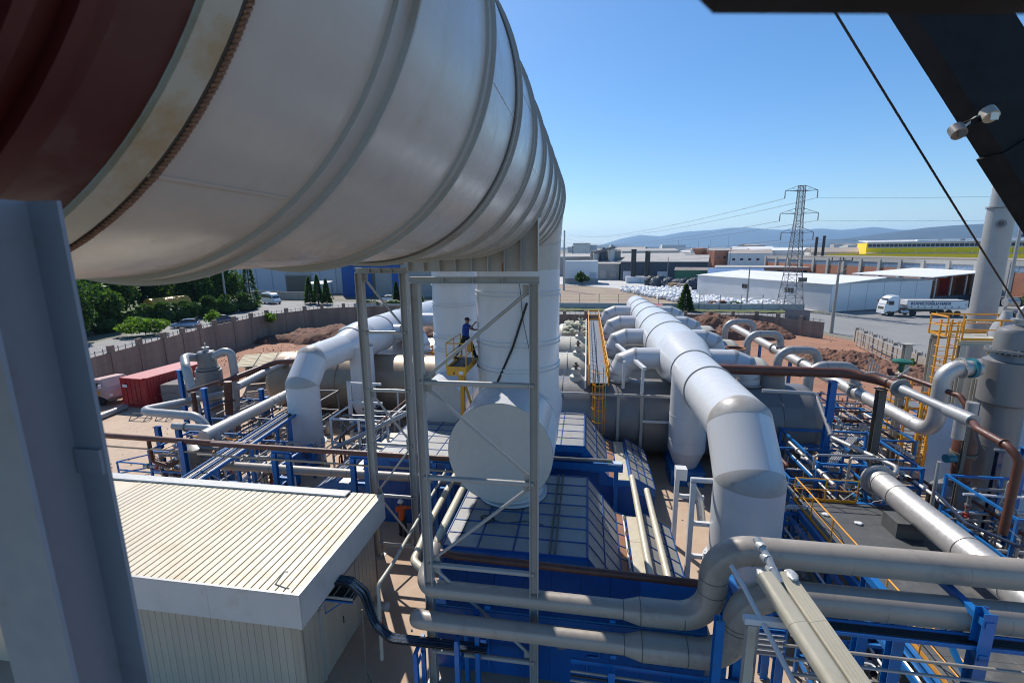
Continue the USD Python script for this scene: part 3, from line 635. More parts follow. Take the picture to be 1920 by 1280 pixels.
def filter_house(label, x0, x1, y0, y1, zt, right, mirror=False, panels=(3, 6)):
    """x0..x1 the flat top at height zt; 'right' adds the sloping side, the valley and the outer slope (mirrored to the other side if asked)"""
    t = Thing('filter_house', label, 'filter house')
    sx = -1 if mirror else 1; xr = x0 if mirror else x1; xl = x1 if mirror else x0
    p1, p2, p3, p4, p5 = xr + sx * 1.18, xr + sx * 1.62, xr + sx * 2.25, xr + sx * 2.3, xr + sx * 3.45
    prof = [(xl, 0), (xl, zt), (xr, zt), (p1, 2.0), (p2, 1.86), (p3, 1.86), (p4, 2.08), (p5, 1.45), (p5, 0)]
    t.part('casing', sweep_profile(prof if not mirror else prof[::-1], V(0, y0, 0), V(0, y1, 0), V(1, 0, 0), V(0, 0, 1)), 'blue_steel', smooth=False)
    lo, hi = min(xl, xr), max(xl, xr)
    quad_panels(t, (lo, y0 + 0.02, zt), (hi, y0 + 0.02, zt), (hi, y1 - 0.02, zt), (lo, y1 - 0.02, zt), panels[0], panels[1], 'roof_grey', ribs=0.045)
    def strip(xa, za, xb, zb, nu, nv, m, gap=0.03, ribs=0.045):
        if mirror: xa, za, xb, zb = xb, zb, xa, za
        quad_panels(t, (xa, y0 + 0.02, za), (xb, y0 + 0.02, zb), (xb, y1 - 0.02, zb), (xa, y1 - 0.02, za), nu, nv, m, gap=gap, ribs=ribs)
    strip(xr, zt, p1, 2.0, 2, panels[1], 'roof_grey')
    strip(p1, 2.0, p2, 1.86, 1, panels[1], 'soil_track', 0.02, 0.04)
    strip(p2 + sx * 0.03, 1.86, p3 - sx * 0.03, 1.86, 1, max(panels[1] // 2, 1), 'wrap_beige', 0.01, 0.0)
    strip(p4, 2.08, p5, 1.45, 3, panels[1], 'roof_grey')
    # eaves rail and wall sheets on the front
    fx = [xl + (p5 - xl) * k / 9 for k in range(10)]
    for a, b in zip(fx, fx[1:]):
        a, b = min(a, b), max(a, b)
        ztop = min(np.interp(a, *zip(*sorted(prof[1:8]))), np.interp(b, *zip(*sorted(prof[1:8])))) - 0.32
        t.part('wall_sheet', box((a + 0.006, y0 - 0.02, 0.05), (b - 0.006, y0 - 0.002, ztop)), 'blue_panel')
    t.part('eaves_channel', box((min(xl, xr), y0 - 0.06, zt - 0.28), (max(xl, xr), y0 - 0.003, zt - 0.04)), 'blue_steel')
    # left wall sheets
    ys = split(y0, y1, 5)
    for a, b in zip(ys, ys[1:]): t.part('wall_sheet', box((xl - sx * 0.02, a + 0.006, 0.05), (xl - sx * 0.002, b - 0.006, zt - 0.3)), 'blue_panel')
    for k in range(5):
        y = y0 + 0.5 + k * (y1 - y0 - 1) / 4
        e = t.part('lifting_eye', ring((xr + sx * 1.5, y, 2.10), (1, 0, 0), 0.035, 0.07, 0.02, 12), 'blue_steel')
    return t
fa = filter_house('nearest blue filter house with grey roof panels under the big drum', -4.5, 0.2, 13.2, 18.55, 3.5, True, panels=(4, 7))
fa.part('roof_track', [bar((-0.98, 13.25, 3.565), (-0.98, 18.5, 3.565), 0.05, 0.08), bar((-0.80, 13.25, 3.565), (-0.80, 18.5, 3.565), 0.05, 0.08)], 'gap_dark')
fb = filter_house('second blue filter house just behind the nearest one, roof partly sunlit', -4.5, 0.05, 21.7, 26.45, 3.5, True, panels=(4, 5))
fc = filter_house('blue filter house at left behind the cabin, with a ribbed pale roof', -9.6, -5.9, 19.55, 26.0, 3.5, True, mirror=True, panels=(4, 8))
fa.part('front_casing', along_x([(12.12, 0), (13.17, 0), (13.17, 3.1), (13.1, 3.1), (12.12, 2.25)], -4.45, 3.6), 'blue_steel')
for k in range(9):
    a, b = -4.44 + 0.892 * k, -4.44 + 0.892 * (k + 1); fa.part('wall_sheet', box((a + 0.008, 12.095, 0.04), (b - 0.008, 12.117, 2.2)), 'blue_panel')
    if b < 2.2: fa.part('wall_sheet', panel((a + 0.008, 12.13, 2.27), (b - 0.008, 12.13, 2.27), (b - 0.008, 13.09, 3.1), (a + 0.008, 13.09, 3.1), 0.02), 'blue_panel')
t = fa
for k, (x, z) in enumerate(((-0.9, 2.6), (-2.4, 2.2), (0.6, 1.1))):
    w = t.part('conduit', tube([(x, 12.05, min(z, 1.5) + 0.5), (x, 12.05, min(z, 1.5)), (x - 0.35, 12.05, min(z, 1.5)), (x - 0.35, 12.05, 0.3)], 0.025, 0.06, 8), 'blue_steel')
t.part('junction_box', box((-0.62, 11.97, 1.30), (-0.42, 12.09, 1.55)), 'vessel_grey'); t.part('junction_box', box((0.1, 12.0, 1.45), (0.26, 12.09, 1.62)), 'yellow_paint')
x = Thing('rope_coil', 'black cable lying coiled on the roof in front of the big drum', 'cable')
x.mesh([tube([(-3.3 + 0.22 * math.cos(a) * (1 + 0.2 * math.sin(3 * a)), 14.75 + 0.2 * math.sin(a), 3.545 + 0.008 * a) for a in np.linspace(0, 17, 70)], 0.014, 0.01, 6), tube([(-3.15, 14.9, 3.54), (-2.7, 14.7, 3.54), (-2.0, 14.95, 3.54), (-1.3, 14.8, 3.54)], 0.012, 0.3, 6)], 'black_rubber')
x = Thing('rope_coil', 'thin black rope hanging taut from the neck across the lit roof edge', 'rope'); x.mesh(cyl((-3.95, 15.85, 3.62), (-4.03, 13.4, 3.54), 0.02, 6), 'black_rubber')
# blue cross beam between the two houses
t = Thing('pipe_bridge', 'blue channel beam crossing between the two centre filter houses', 'beam')
t.part('beam', box((-3.6, 21.25, 2.5), (1.9, 21.5, 2.85)), 'blue_steel'); t.part('top_pipe', cyl((-3.6, 21.37, 3.0), (1.4, 21.37, 3.0), 0.09, 12), 'vessel_grey')
for x in (-3.3, 1.6): t.part('leg', box((x - 0.1, 21.28, 0), (x + 0.1, 21.47, 2.5)), 'blue_steel')
t.part('end_clip', box((1.2, 21.2, 2.86), (1.85, 21.5, 2.95)), 'sheet_blue')

# ================================================================== white manifold ducts over the rows of vessels
def manifold(label, X, Z, yleg, zfoot, r, secs, ringy, branch_y, xl, xr, zt, leg2, mirror=False):
    t = Thing('manifold_duct', label, 'duct')
    # near bend: two mitre joints, then the foot
    a = 1.3 * r
    sweep_parts(t, 'bend_course', [(X, yleg, zfoot), (X, yleg, Z - a), (X, yleg + a, Z), (X, secs[0][0], Z)], r, 72, 'duct_white')
    for (y0, r0), (y1, r1) in zip(secs, secs[1:]): t.part('course', sweep([(X, y0, Z), (X, y1, Z)], [r0, r1], 72, caps=False), 'duct_white')
    t.part('end_cap', lathe((X, secs[-1][0] - 0.02, Z), [(secs[-1][1], 0), (secs[-1][1] * 0.8, 0.18), (0.1, 0.3)], 48, (0, 1, 0)), 'duct_white')
    for y in ringy:
        rr = np.interp(y, [s[0] for s in secs], [s[1] for s in secs]); t.part('stiffener_ring', ring((X, y, Z), (0, 1, 0), rr - 0.01, rr + 0.055, 0.075, 72), 'ring_paint')
    f = t.part('foot_flange', ring((X, yleg, zfoot + 0.06), (0, 0, 1), r - 0.01, r + 0.17, 0.08, 56), 'duct_white')
    t.part('flange_bolt', bolt_circle((X, yleg, zfoot + 0.06), (0, 0, 1), r + 0.10, 28, 0.022, 0.07), 'valve_steel', parent=f)
    for sx in (-1, 1): t.part('lifting_lug', box((X + sx * (r + 0.02) - 0.16, yleg - 0.05, zfoot + 0.12), (X + sx * (r + 0.02) + 0.16, yleg + 0.05, zfoot + 0.42)), 'steel_white')
    t.part('foot', lathe((X, yleg, 0.02), [(r * 1.02, 0), (r * 1.02, zfoot - 0.03)], 40), 'blue_steel')
    if leg2:
        x2, y2, r2, z2 = leg2
        t.part('second_leg', sweep([(x2, y2, z2 + 1.0), (x2, y2, Z)], r2, 56, caps=False), 'duct_white')
        t.part('hopper', sweep([(x2, y2, z2), (x2, y2, z2 + 1.01)], [r2 * 0.62, r2], 56), 'duct_white')
        for z in (z2 + 1.6, z2 + 3.0): t.part('leg_seam', ring((x2, y2, z), (0, 0, 1), r2 - 0.01, r2 + 0.012, 0.03, 56), 'duct_white')
        t.part('second_foot', box((x2 - r2 * 0.9, y2 - r2 * 0.9, 0.02), (x2 + r2 * 0.9, y2 + r2 * 0.9, z2 - 0.01)), 'blue_steel')
    for y in branch_y:
        for xb in (xl, xr):
            s = 1 if xb > X else -1; rb = 0.66
            b = t.part('branch', sweep([(xb, y, zt), (xb, y, zt + 0.3)], rb + 0.004, 40, caps=False), 'duct_white')
            sweep_parts(t, 'branch_course', [(X + s * 0.9, y, Z + 0.05), (xb - s * 1.0, y, Z + 0.05), (xb - s * 0.3, y, Z - 0.25), (xb, y, Z - 0.95), (xb, y, zt)], rb, 40, 'duct_white', parent=b)
            t.part('branch_flange', ring((xb, y, zt + 0.14), (0, 0, 1), rb - 0.01, rb + 0.13, 0.09, 40), 'pipe_grey', parent=b)
    return t
TY = [29.4, 36.6, 43.7, 51.5]
TZ, TR = 2.55, 2.3
manifold('big white tapering manifold duct at right, bending down in front, with rows of elbow branches', 6.0, 6.2, 16.9, 1.15, 1.2,
         [(18.6, 1.2), (26.6, 1.2), (30.0, 1.72), (40.0, 1.70), (46.5, 1.5), (53.0, 1.28), (58.5, 1.12)], (22.9, 26.55, 33.8, 38.6, 43.5, 48.5, 53.0), TY, 2.15, 9.85, 4.7, (5.75, 26.0, 1.0, 0.9))
manifold('smaller white manifold duct at left behind the steel tower, bending down at its near end', -17.0, 6.25, 25.2, 1.2, 0.95,
         [(26.6, 0.95), (30.0, 0.95), (33.0, 1.45), (44.0, 1.4), (54.0, 1.1)], (31.5, 36.2, 40.6), [36.5, 43.5, 50.5], -20.4, -13.4, 4.7, (-16.0, 31.0, 0.85, 0.8))
# ------------------------------------------------------------------ the vessels
def vessel(label, y, x0, x1, m, nozzles=(), bands=(), group=None, open_nozzle=None, r=TR, z=TZ):
    t = Thing('horizontal_vessel', label, 'tank', group)
    t.part('shell', sweep([(x0, y, z), (x1, y, z)], r, 64, caps=False), m)
    hd = [(r, 0), (r * 0.97, 0.22), (r * 0.86, 0.5), (r * 0.62, 0.8), (r * 0.32, 0.97), (0.02, 1.02)]
    t.part('dished_end', lathe((x1, y, z), hd, 56, (1, 0, 0)), m, smooth=60); t.part('dished_end', lathe((x0, y, z), hd, 56, (-1, 0, 0)), m, smooth=60)
    for x in bands: t.part('girth_band', ring((x, y, z), (1, 0, 0), r - 0.01, r + 0.05, 0.09, 64), m)
    for x in nozzles:
        k = t.part('manhole', lathe((x, y - 0.2, z + r - 0.12), [(0.46, 0), (0.40, 0.3), (0.24, 0.42), (0.24, 0.68), (0.30, 0.69), (0.30, 0.76)], 20), 'vessel_beige')
        t.part('relief_valve', lathe((x, y - 0.2, z + r + 0.65), [(0.10, 0), (0.10, 0.14), (0.19, 0.16), (0.19, 0.25), (0.09, 0.27), (0.09, 0.42)], 12), 'gap_dark', parent=k)
    for x in (x0 + 1.2, (x0 + x1) / 2, x1 - 1.2):
        t.part('saddle', box((x - 0.16, y - 1.7, 0.02), (x + 0.16, y + 1.7, z - r * 0.55)), 'blue_steel')
    if open_nozzle:
        x = open_nozzle
        k = t.part('open_nozzle', sweep([(x, y - 0.1, z + r - 0.35), (x, y - 0.1, z + r + 0.15), (x, y - 0.1, z + r + 0.72)], [0.92, 0.74, 0.70], 36, caps=False), 'vessel_grey', label='open stub with rusty rim on top')
        t.part('rim', ring((x, y - 0.1, z + r + 0.72), (0, 0, 1), 0.60, 0.74, 0.07, 36), 'rust_bright', parent=k)
        t.part('dark_inside', ring((x, y - 0.1, z + r + 0.35), (0, 0, 1), 0.02, 0.70, 0.02, 36), 'seam_dark', parent=k)
    return t
lab = ['first grey horizontal vessel of the row, its dished end beside the big white bend', 'second horizontal vessel of the row behind the ladder walkway', 'third horizontal vessel of the row under the white branches', 'farthest horizontal vessel of the row, near the soil heaps']
for k, y in enumerate(TY):
    vessel(lab[k], y, -2.5, 12.9, 'vessel_grey' if k == 0 else 'vessel_beige', (-0.55,), (-1.4, 0.35, 3.6, 5.2, 8.1, 11.3), open_nozzle=11.1 if k < 3 else None)
vessel('tan metal vessel at left with a flat dark end beside the timber topped pit', 34.3, -24.5, -10.0, 'vessel_tan', (), (-22, -19, -12.4, -10.8))
vessel('shiny clad vessel at left seen between the tower posts', 41.6, -23.0, -9.0, 'cladding', (-11.5,), (-20, -14.2, -12.6, -10.6))
x = Thing('sack_pile', 'cream lumpy insulation bags piled on the farthest vessel', 'bags', kind='stuff')
rng = random.Random(5); bm = []
for k in range(46):
    s = trimesh.creation.icosphere(subdivisions=1, radius=0.28); s.vertices *= V(1.2, 1, 0.7); s.vertices += (meshkit.noise(s.vertices * 4 + k * 3, 2)[:, None] - 0.5) * 0.18
    a = rng.uniform(-0.9, 0.9); s.apply_translation((rng.uniform(-2.2, 0.1), 51.5 + math.sin(a) * TR, TZ + math.cos(a) * TR + 0.15)); bm.append(s)
x.mesh(bm, 'lagging_yellow')

# ------------------------------------------------------------------ walkway and ladder in orange
def railing(t, pts, h=1.05, r=0.024, m='orange_paint', step=1.4, mid=True, toe=True, name='railing'):
    P = [V(*p) for p in pts]
    for a, b in zip(P, P[1:]):
        n = max(1, int(round(np.linalg.norm(b - a) / step)))
        for k in range(n + (1 if (b is P[-1]) else 0)):
            p = a + (b - a) * k / n; t.part('rail_post', cyl(p, p + V(0, 0, h), r, 8), m)
        t.part('top_rail', cyl(a + V(0, 0, h), b + V(0, 0, h), r * 1.15, 8), m)
        if mid: t.part('mid_rail', cyl(a + V(0, 0, h * 0.53), b + V(0, 0, h * 0.53), r * 0.8, 8), m)
        if toe:
            d = (b - a) / np.linalg.norm(b - a); t.part('toe_board', bar(a + V(0, 0, 0.075) , b + V(0, 0, 0.075), 0.012, 0.13), m)
def ladder(t, x0, x1, y, z0, z1, m='orange_paint', cage=True, dy=-0.75):
    for x in (x0, x1): t.part('ladder_stile', bar((x, y, z0), (x, y, z1 + 1.0), 0.05, 0.03, up=(0, 1, 0)), m)
    n = int((z1 - z0) / 0.3)
    for k in range(1, n + 1): t.part('ladder_rung', cyl((x0, y, z0 + k * 0.3), (x1, y, z0 + k * 0.3), 0.014, 8), m)
    if cage:
        cx, cr = (x0 + x1) / 2, 0.40; ang = np.linspace(0.15, math.pi - 0.15, 11)
        z = z0 + 2.1
        while z < z1 + 1.0:
            t.part('cage_hoop', tube([(x0, y, z)] + [(cx - cr * math.cos(a), y + dy * math.sin(a), z) for a in ang] + [(x1, y, z)], 0.018, 0.05, 6, 2), m); z += 0.75
        for a in np.linspace(0.4, math.pi - 0.4, 5):
            t.part('cage_strap', bar((cx - cr * math.cos(a), y + dy * math.sin(a), z0 + 2.1), (cx - cr * math.cos(a), y + dy * math.sin(a), z1 + 1.0), 0.03, 0.01, up=(0, 1, 0)), m)
t = Thing('vessel_walkway', 'long walkway with orange handrails over the vessels, caged ladder at its near end', 'walkway')
wx0, wx1, wy0, wy1, wz = 0.32, 1.36, 27.3, 52.5, 5.15
k = 0
ys = split(wy0, wy1, 18)
for a, b in zip(ys, ys[1:]): t.part('grating_panel', box((wx0, a + 0.01, wz - 0.04), (wx1, b - 0.01, wz)), 'walkway_grate')
for x in (wx0 - 0.04, wx1 + 0.04): t.part('side_channel', box((x - 0.03, wy0, wz - 0.16), (x + 0.03, wy1, wz + 0.02)), 'orange_paint')
railing(t, [(wx0 - 0.04, wy0, wz + 0.02), (wx0 - 0.04, wy1, wz + 0.02), (wx1 + 0.04, wy1, wz + 0.02), (wx1 + 0.04, wy0, wz + 0.02)], r=0.034, step=1.2)
ladder(t, 0.62, 1.10, wy0 - 0.12, 0.1, wz)
t.part('hose', tube([(0.9, wy0 + 0.3, wz + 0.02), (0.82, 33, wz + 0.02), (0.95, 40, wz + 0.02), (0.85, 50, wz + 0.02)], 0.02, 1, 6), 'black_rubber')
t.part('pale_side_plate', box((wx0 - 0.30, wy0, wz - 0.35), (wx0 - 0.22, wy1, wz + 0.12)), 'steel_white')
# grey gantry along the vessels' front
t = Thing('vessel_gantry', 'grey steel gantry posts and rails in front of the first vessel', 'steel frame')
t.part('long_beam', bar((-2.6, 27.0, 4.55), (5.0, 27.0, 4.55), 0.12, 0.14), 'tower_grey')
for x in (2.0, 3.35): t.part('post', box((x - 0.08, 26.9, 0.02), (x + 0.08, 27.06, 4.48)), 'tower_grey')
for a, b in (((2.35, 28.2, 4.6), (2.35, 28.2, 6.3)), ((3.35, 27.2, 4.62), (3.35, 27.2, 6.1))): t.part('upright', cyl(a, b, 0.09, 12), 'steel_white')
t.part('sloping_beam', bar((2.2, 33.0, 6.35), (3.4, 26.9, 6.2), 0.22, 0.16), 'steel_white')
t.part('mid_beam', bar((3.35, 26.98, 3.0), (5.2, 26.98, 3.0), 0.12, 0.12), 'steel_white')
# white frame beside the bend
t = Thing('braced_frame', 'white box section frame standing left of the big bent duct', 'steel frame')
for x, y in ((4.05, 19.6), (4.15, 17.2)):
    t.part('post', box((x - 0.09, y - 0.09, 0.02), (x + 0.09, y + 0.09, 4.3 if y < 18 else 3.2)), 'steel_white')
t.part('top_beam', cyl((4.05, 17.2, 4.4), (5.0, 17.2, 4.4), 0.10, 14), 'steel_white')
for z in (2.6, 1.2): t.part('cross_beam', bar((4.25, 17.2, z), (5.2, 17.2, z), 0.13, 0.16), 'steel_white')
t.part('cross_beam', bar((4.15, 19.6, 2.4), (5.2, 19.6, 2.4), 0.13, 0.16), 'steel_white')
t.part('lug', box((3.96, 19.42, 3.21), (4.42, 19.82, 3.72)), 'steel_white'); t.part('corrugated_cover', tube([(4.6, 19.5, 3.1), (4.85, 18.9, 2.7), (4.95, 18.7, 1.8)], 0.16, 0.3, 10), 'foil')
t = Thing('braced_frame', 'white box section frame beside the left white bend', 'steel frame')
for x, y in ((-15.3, 27.6), (-14.5, 28.5), (-17.6, 23.4)):
    t.part('post', box((x - 0.1, y - 0.1, 0.02), (x + 0.1, y + 0.1, 4.6 if x > -16 else 2.0)), 'steel_white')
for z in (4.5, 3.2, 1.6, 0.7): t.part('cross_beam', bar((-15.3, 27.5, z), (-13.0, 27.5, z), 0.12, 0.14), 'steel_white')
t.part('sloping_pipe', cyl((-15.0, 24.0, 1.3), (-9.6, 24.6, 4.0), 0.14, 12), 'pipe_grey')

# ================================================================== the two large pipes across the foreground
BY, BZ = 11.55, 3.25
def big_pipe(label, y, z, xl, xr, ztop, xend, backto, elb=0.85):
    t = Thing('large_pipe', label, 'pipe')
    t.part('left_tube', tube([backto, (xl, y, z + 0.03), (1.18, y, z)], 0.25, 0.45, 24), 'cladding_dull', smooth=40)
    k = t.part('reducer', sweep([(1.18, y, z), (1.62, y, z + 0.0)], [0.25, 0.36], 28, caps=False), 'cladding_dull')
    t.part('main_tube', tube([(1.62, y, z), (xr, y, z), (xr, y, ztop), (xend, y, ztop - 0.04)], 0.36, elb, 32, 10), 'cladding_dull', smooth=40)
    for x in (1.18, 1.62, 2.75): t.part('seam_band', ring((x, y, z), (1, 0, 0), 0.2, (0.255 if x < 1.5 else 0.367), 0.022, 32), 'seam_dark')
    for zz in (z + elb, ztop - elb): t.part('seam_band', ring((xr, y, zz), (0, 0, 1), 0.3, 0.366, 0.02, 32), 'seam_dark')
    for x in (xr + elb, xr + 3.1, xr + 5.6, xr + 8.0): t.part('seam_band', ring((x, y, ztop - 0.02), (1, 0, 0), 0.3, 0.364, 0.014, 32), 'cladding_dull')
    for x in (-2.6, 0.9): t.part('saddle', cbox((x, y, z - 0.28), (0.16, 0.34, 0.10)), 'blue_steel')
    return t
big_pipe('upper of two thick beige grey lagged pipes crossing the foreground, rising at right', BY, BZ, -4.6, 3.45, 5.36, 14.8, (-4.6, 12.9, BZ + 0.4))
big_pipe('lower of two thick beige grey lagged pipes crossing the foreground below the first', 10.95, 2.70, -4.55, 3.95, 4.62, 14.8, (-4.75, 11.6, 2.2), 0.9)
# brown pipe behind them
pipe('brown_pipe', 'long dark brown painted pipe in front of the nearest filter house', [(-4.6, 14.1, 3.2), (-4.55, 12.75, 3.62), (-3.9, 12.65, 3.6), (4.25, 12.6, 3.46)], 0.115, 'rust_primer', n=14)
pipe('lagged_pipe', 'pale lagged pipe along the left edge of the nearest filter house', [(-4.78, 20.2, 3.55), (-4.78, 14.3, 3.45), (-4.75, 13.4, 3.4), (-4.6, 13.15, 2.6)], 0.15, 'wrap_beige', n=14, bands=(0.8,))
pipe('lagged_pipe', 'tan lagged pipe beside the orange vested worker, sloping towards the tower', [(-5.55, 20.0, 3.3), (-5.55, 15.2, 3.1), (-5.5, 13.2, 2.85), (-4.95, 12.75, 2.85)], 0.13, 'wrap_beige', n=14)
pipe('lagged_pipe', 'thin grey pipe slanting left of the tower down past the cable bundle', [(-6.1, 20.5, 3.3), (-6.1, 13.0, 2.9), (-6.15, 11.9, 2.9), (-6.15, 11.8, 0.3)], 0.06, 'vessel_beige', n=10, bands=(0.45, 0.62))
pipe('lagged_pipe', 'inner of two cream pipes running along the valley of the filter houses', [(2.28, 20.8, 2.55), (2.3, 13.3, 2.3)], 0.13, 'wrap_beige', n=14, flanges=(0.985,))
pipe('lagged_pipe', 'outer of two cream pipes running along the valley of the filter houses', [(2.86, 20.0, 2.35), (2.9, 13.0, 2.15)], 0.13, 'wrap_beige', n=14)
pipe('thin_pipe', 'slim white rail pipe lying in the valley between the cream pipes', [(1.72, 18.4, 1.98), (1.72, 13.4, 1.98)], 0.035, 'steel_white', n=8)
pipe('brown_pipe', 'long brown pipe at mid height running left from the big drum, behind the tower', [(-16.6, 17.5, 4.5), (-4.9, 17.6, 4.45)], 0.115, 'rust_primer', n=12)
pipe('thin_pipe', 'thin brown line just below the long brown pipe behind the tower', [(-17.2, 17.3, 4.05), (-4.9, 17.4, 3.98)], 0.045, 'vessel_tan', n=8)
pipe('large_pipe', 'beige lagged pipe low behind the tower in front of blue wall sheets', [(-17.5, 18.3, 3.05), (-5.2, 18.6, 2.95)], 0.2, 'cladding_dull', n=18, bands=(0.25, 0.5, 0.56, 0.8))
pipe('brown_pipe', 'brown pipe at far left beyond the cabin ridge, with a short stub hanging from it', [(-27.5, 20.0, 3.42), (-17.4, 20.0, 3.32), (-16.9, 20.4, 3.3)], 0.15, 'rust_primer', n=14)
pipe('brown_pipe', 'brown drop pipe hooking under the far left brown pipe', [(-22.7, 20.0, 3.3), (-22.7, 20.0, 2.1), (-22.0, 20.2, 1.75), (-21.0, 20.8, 2.3)], 0.1, 'rust_primer', n=12)
pipe('thin_pipe', 'thin brown line below the far left brown pipe', [(-27.5, 19.9, 2.85), (-17.6, 19.8, 2.85)], 0.05, 'vessel_tan', n=8)

# cable rack and small pipes at lower right
for k, (z, y, r, m) in enumerate(((4.12, 9.95, 0.035, 'cladding_dull'), (3.92, 9.8, 0.035, 'pipe_grey'), (3.68, 9.65, 0.04, 'cladding_dull'), (3.44, 9.5, 0.04, 'pipe_grey'))):
    pipe('thin_pipe', ['topmost', 'second from top', 'third from top', 'lowest'][k] + ' of four slim grey pipes on the rack at lower right', [(4.6, y, z), (14.0, y, z - 0.05)], r, m, n=10)
t = Thing('cable_tray', 'blue cable tray full of black cables behind the slim pipes at lower right', 'cable tray')
t.part('side_channel', bar((4.6, 10.3, 4.3), (14.0, 10.3, 4.25), 0.04, 0.09), 'blue_steel'); t.part('side_channel', bar((4.6, 10.62, 4.35), (14.0, 10.62, 4.30), 0.04, 0.09), 'blue_steel')
for k in range(5): t.part('cable', cyl((4.6, 10.36 + 0.05 * k, 4.33), (14.0, 10.36 + 0.05 * k, 4.28), 0.024, 8), 'cable_black')
t = Thing('cable_tray', 'row of black cables and pale conduits under the big pipes in the shaded middle', 'cable tray')
t.part('side_channel', bar((-0.2, 10.9, 2.05), (6.0, 10.8, 2.05), 0.06, 0.14), 'blue_steel')
for k in range(6): t.part('cable', cyl((-0.2, 10.6 - 0.09 * k, 2.02 - 0.05 * k), (6.4, 10.5 - 0.09 * k, 2.02 - 0.05 * k), 0.032, 8), 'cable_black' if k % 2 else 'cladding_dull')
t = Thing('cable_tray', 'stack of short blue and pale tray rungs between the risers of the thick pipes', 'cable tray')
for k in range(7): t.part('rung', bar((4.35, 11.9, 2.1 + 0.17 * k), (5.5, 11.9, 2.1 + 0.17 * k), 0.2, 0.05), 'cladding' if k < 4 else 'blue_steel')
for x in (4.4, 4.75): t.part('upright', bar((x, 11.75, 0.02), (x, 11.75, 3.4), 0.06, 0.06, up=(0, 1, 0)), 'tower_grey')

def goal(label, xs, y, z, beams=(), w=0.2, m='blue_steel', group=None, brace=False):
    """a pipe support: I section posts with a beam across their heads"""
    t = Thing('pipe_support', label, 'pipe support', group)
    for x in xs:
        t.part('post', hbeam((x, y, 0.02), (x, y, z), w, w, 0.018, up=(0, 1, 0)), m)
    if len(xs) > 1: t.part('head_beam', hbeam((xs[0] - w * 0.6, y, z + w * 0.45), (xs[-1] + w * 0.6, y, z + w * 0.45), w * 0.9, w * 0.85, 0.016), m)
    else: t.part('head_plate', cbox((xs[0], y, z + 0.015), (w * 1.4, w * 1.4, 0.03)), m)
    for zb in beams: t.part('cross_beam', hbeam((xs[0] + w * 0.5, y, zb), (xs[-1] - w * 0.5, y, zb), w * 0.7, w * 0.7, 0.014), m)
    return t
def goal_y(label, x, ys, z, beams=(), w=0.2, m='blue_steel', arms=()):
    t = Thing('pipe_support', label, 'pipe support')
    for y in ys: t.part('post', hbeam((x, y, 0.02), (x, y, z), w, w, 0.018), m)
    if len(ys) > 1: t.part('head_beam', bar((x, ys[0] - w * 0.6, z + w * 0.4), (x, ys[-1] + w * 0.6, z + w * 0.4), w * 0.8, w * 0.75), m)
    for zb in beams: t.part('cross_beam', bar((x, ys[0] + w * 0.5, zb), (x, ys[-1] - w * 0.5, zb), w * 0.6, w * 0.6), m)
    for za in arms: t.part('bracket_arm', bar((x, ys[0] - 0.25, za), (x, ys[0] + 1.6, za), w * 0.7, w * 0.7), m)
    return t
goal_y('slim blue pipe support at the left end of the thick pipes', -3.35, (10.75, 11.75), 2.30, (1.4,), 0.13)
goal_y('slim blue pipe support just right of the cable bundle near the cabin', -4.62, (10.85, 11.45), 1.62, (1.2,), 0.12)
goal_y('slim blue post hugging the left pipes beside the lit patch of ground', -2.9, (11.3,), 2.9, (), 0.13)
goal_y('long blue post standing before the riser of the lower thick pipe', 3.30, (10.3,), 4.35, (), 0.2)
goal_y('blue pipe support under the thick pipes in front of the nearest filter house', 0.85, (10.5,), 2.28, (), 0.17)
goal_y('blue support post with a cream topped bracket between the two pipe risers', 4.05, (11.1, 12.2), 3.95, (2.4,), 0.24)
t = goal_y('tall dark blue post at the right holding the two thick pipes on bracket arms', 8.75, (10.35,), 5.2, (), 0.26)
t.part('bracket_arm', bar((8.75, 10.2, 4.93), (8.75, 12.3, 4.93), 0.16, 0.16), 'blue_steel'); t.part('bracket_arm', bar((8.75, 10.2, 4.1), (8.75, 11.6, 4.1), 0.16, 0.16), 'blue_steel')
t.part('brace', bar((8.75, 10.45, 3.3), (8.75, 11.6, 4.0), 0.10, 0.10), 'blue_steel')
goal_y('blue post left of the tall one, under the lower thick pipe', 7.75, (11.3, 12.6), 4.1, (3.0,), 0.26)
goal_y('blue post carrying the upper thick pipe beside the dark deck', 5.6, (12.3, 13.2), 3.2, (2.0,), 0.22)
goal('blue trestle of the long brown pipe at left of the tower', (-13.6, -12.9), 17.6, 4.2, (3.0,), 0.2)
goal('blue trestle of the long brown pipe seen just left of the tower post', (-9.85, -9.2), 17.6, 4.2, (3.0,), 0.2)
goal('blue trestle of the long brown pipe between the tower and the big drum', (-6.2, -5.6), 17.7, 4.2, (3.0,), 0.18)
goal_y('blue posts holding the brown pipe stub at far left', -20.6, (19.9,), 3.4, (), 0.26)

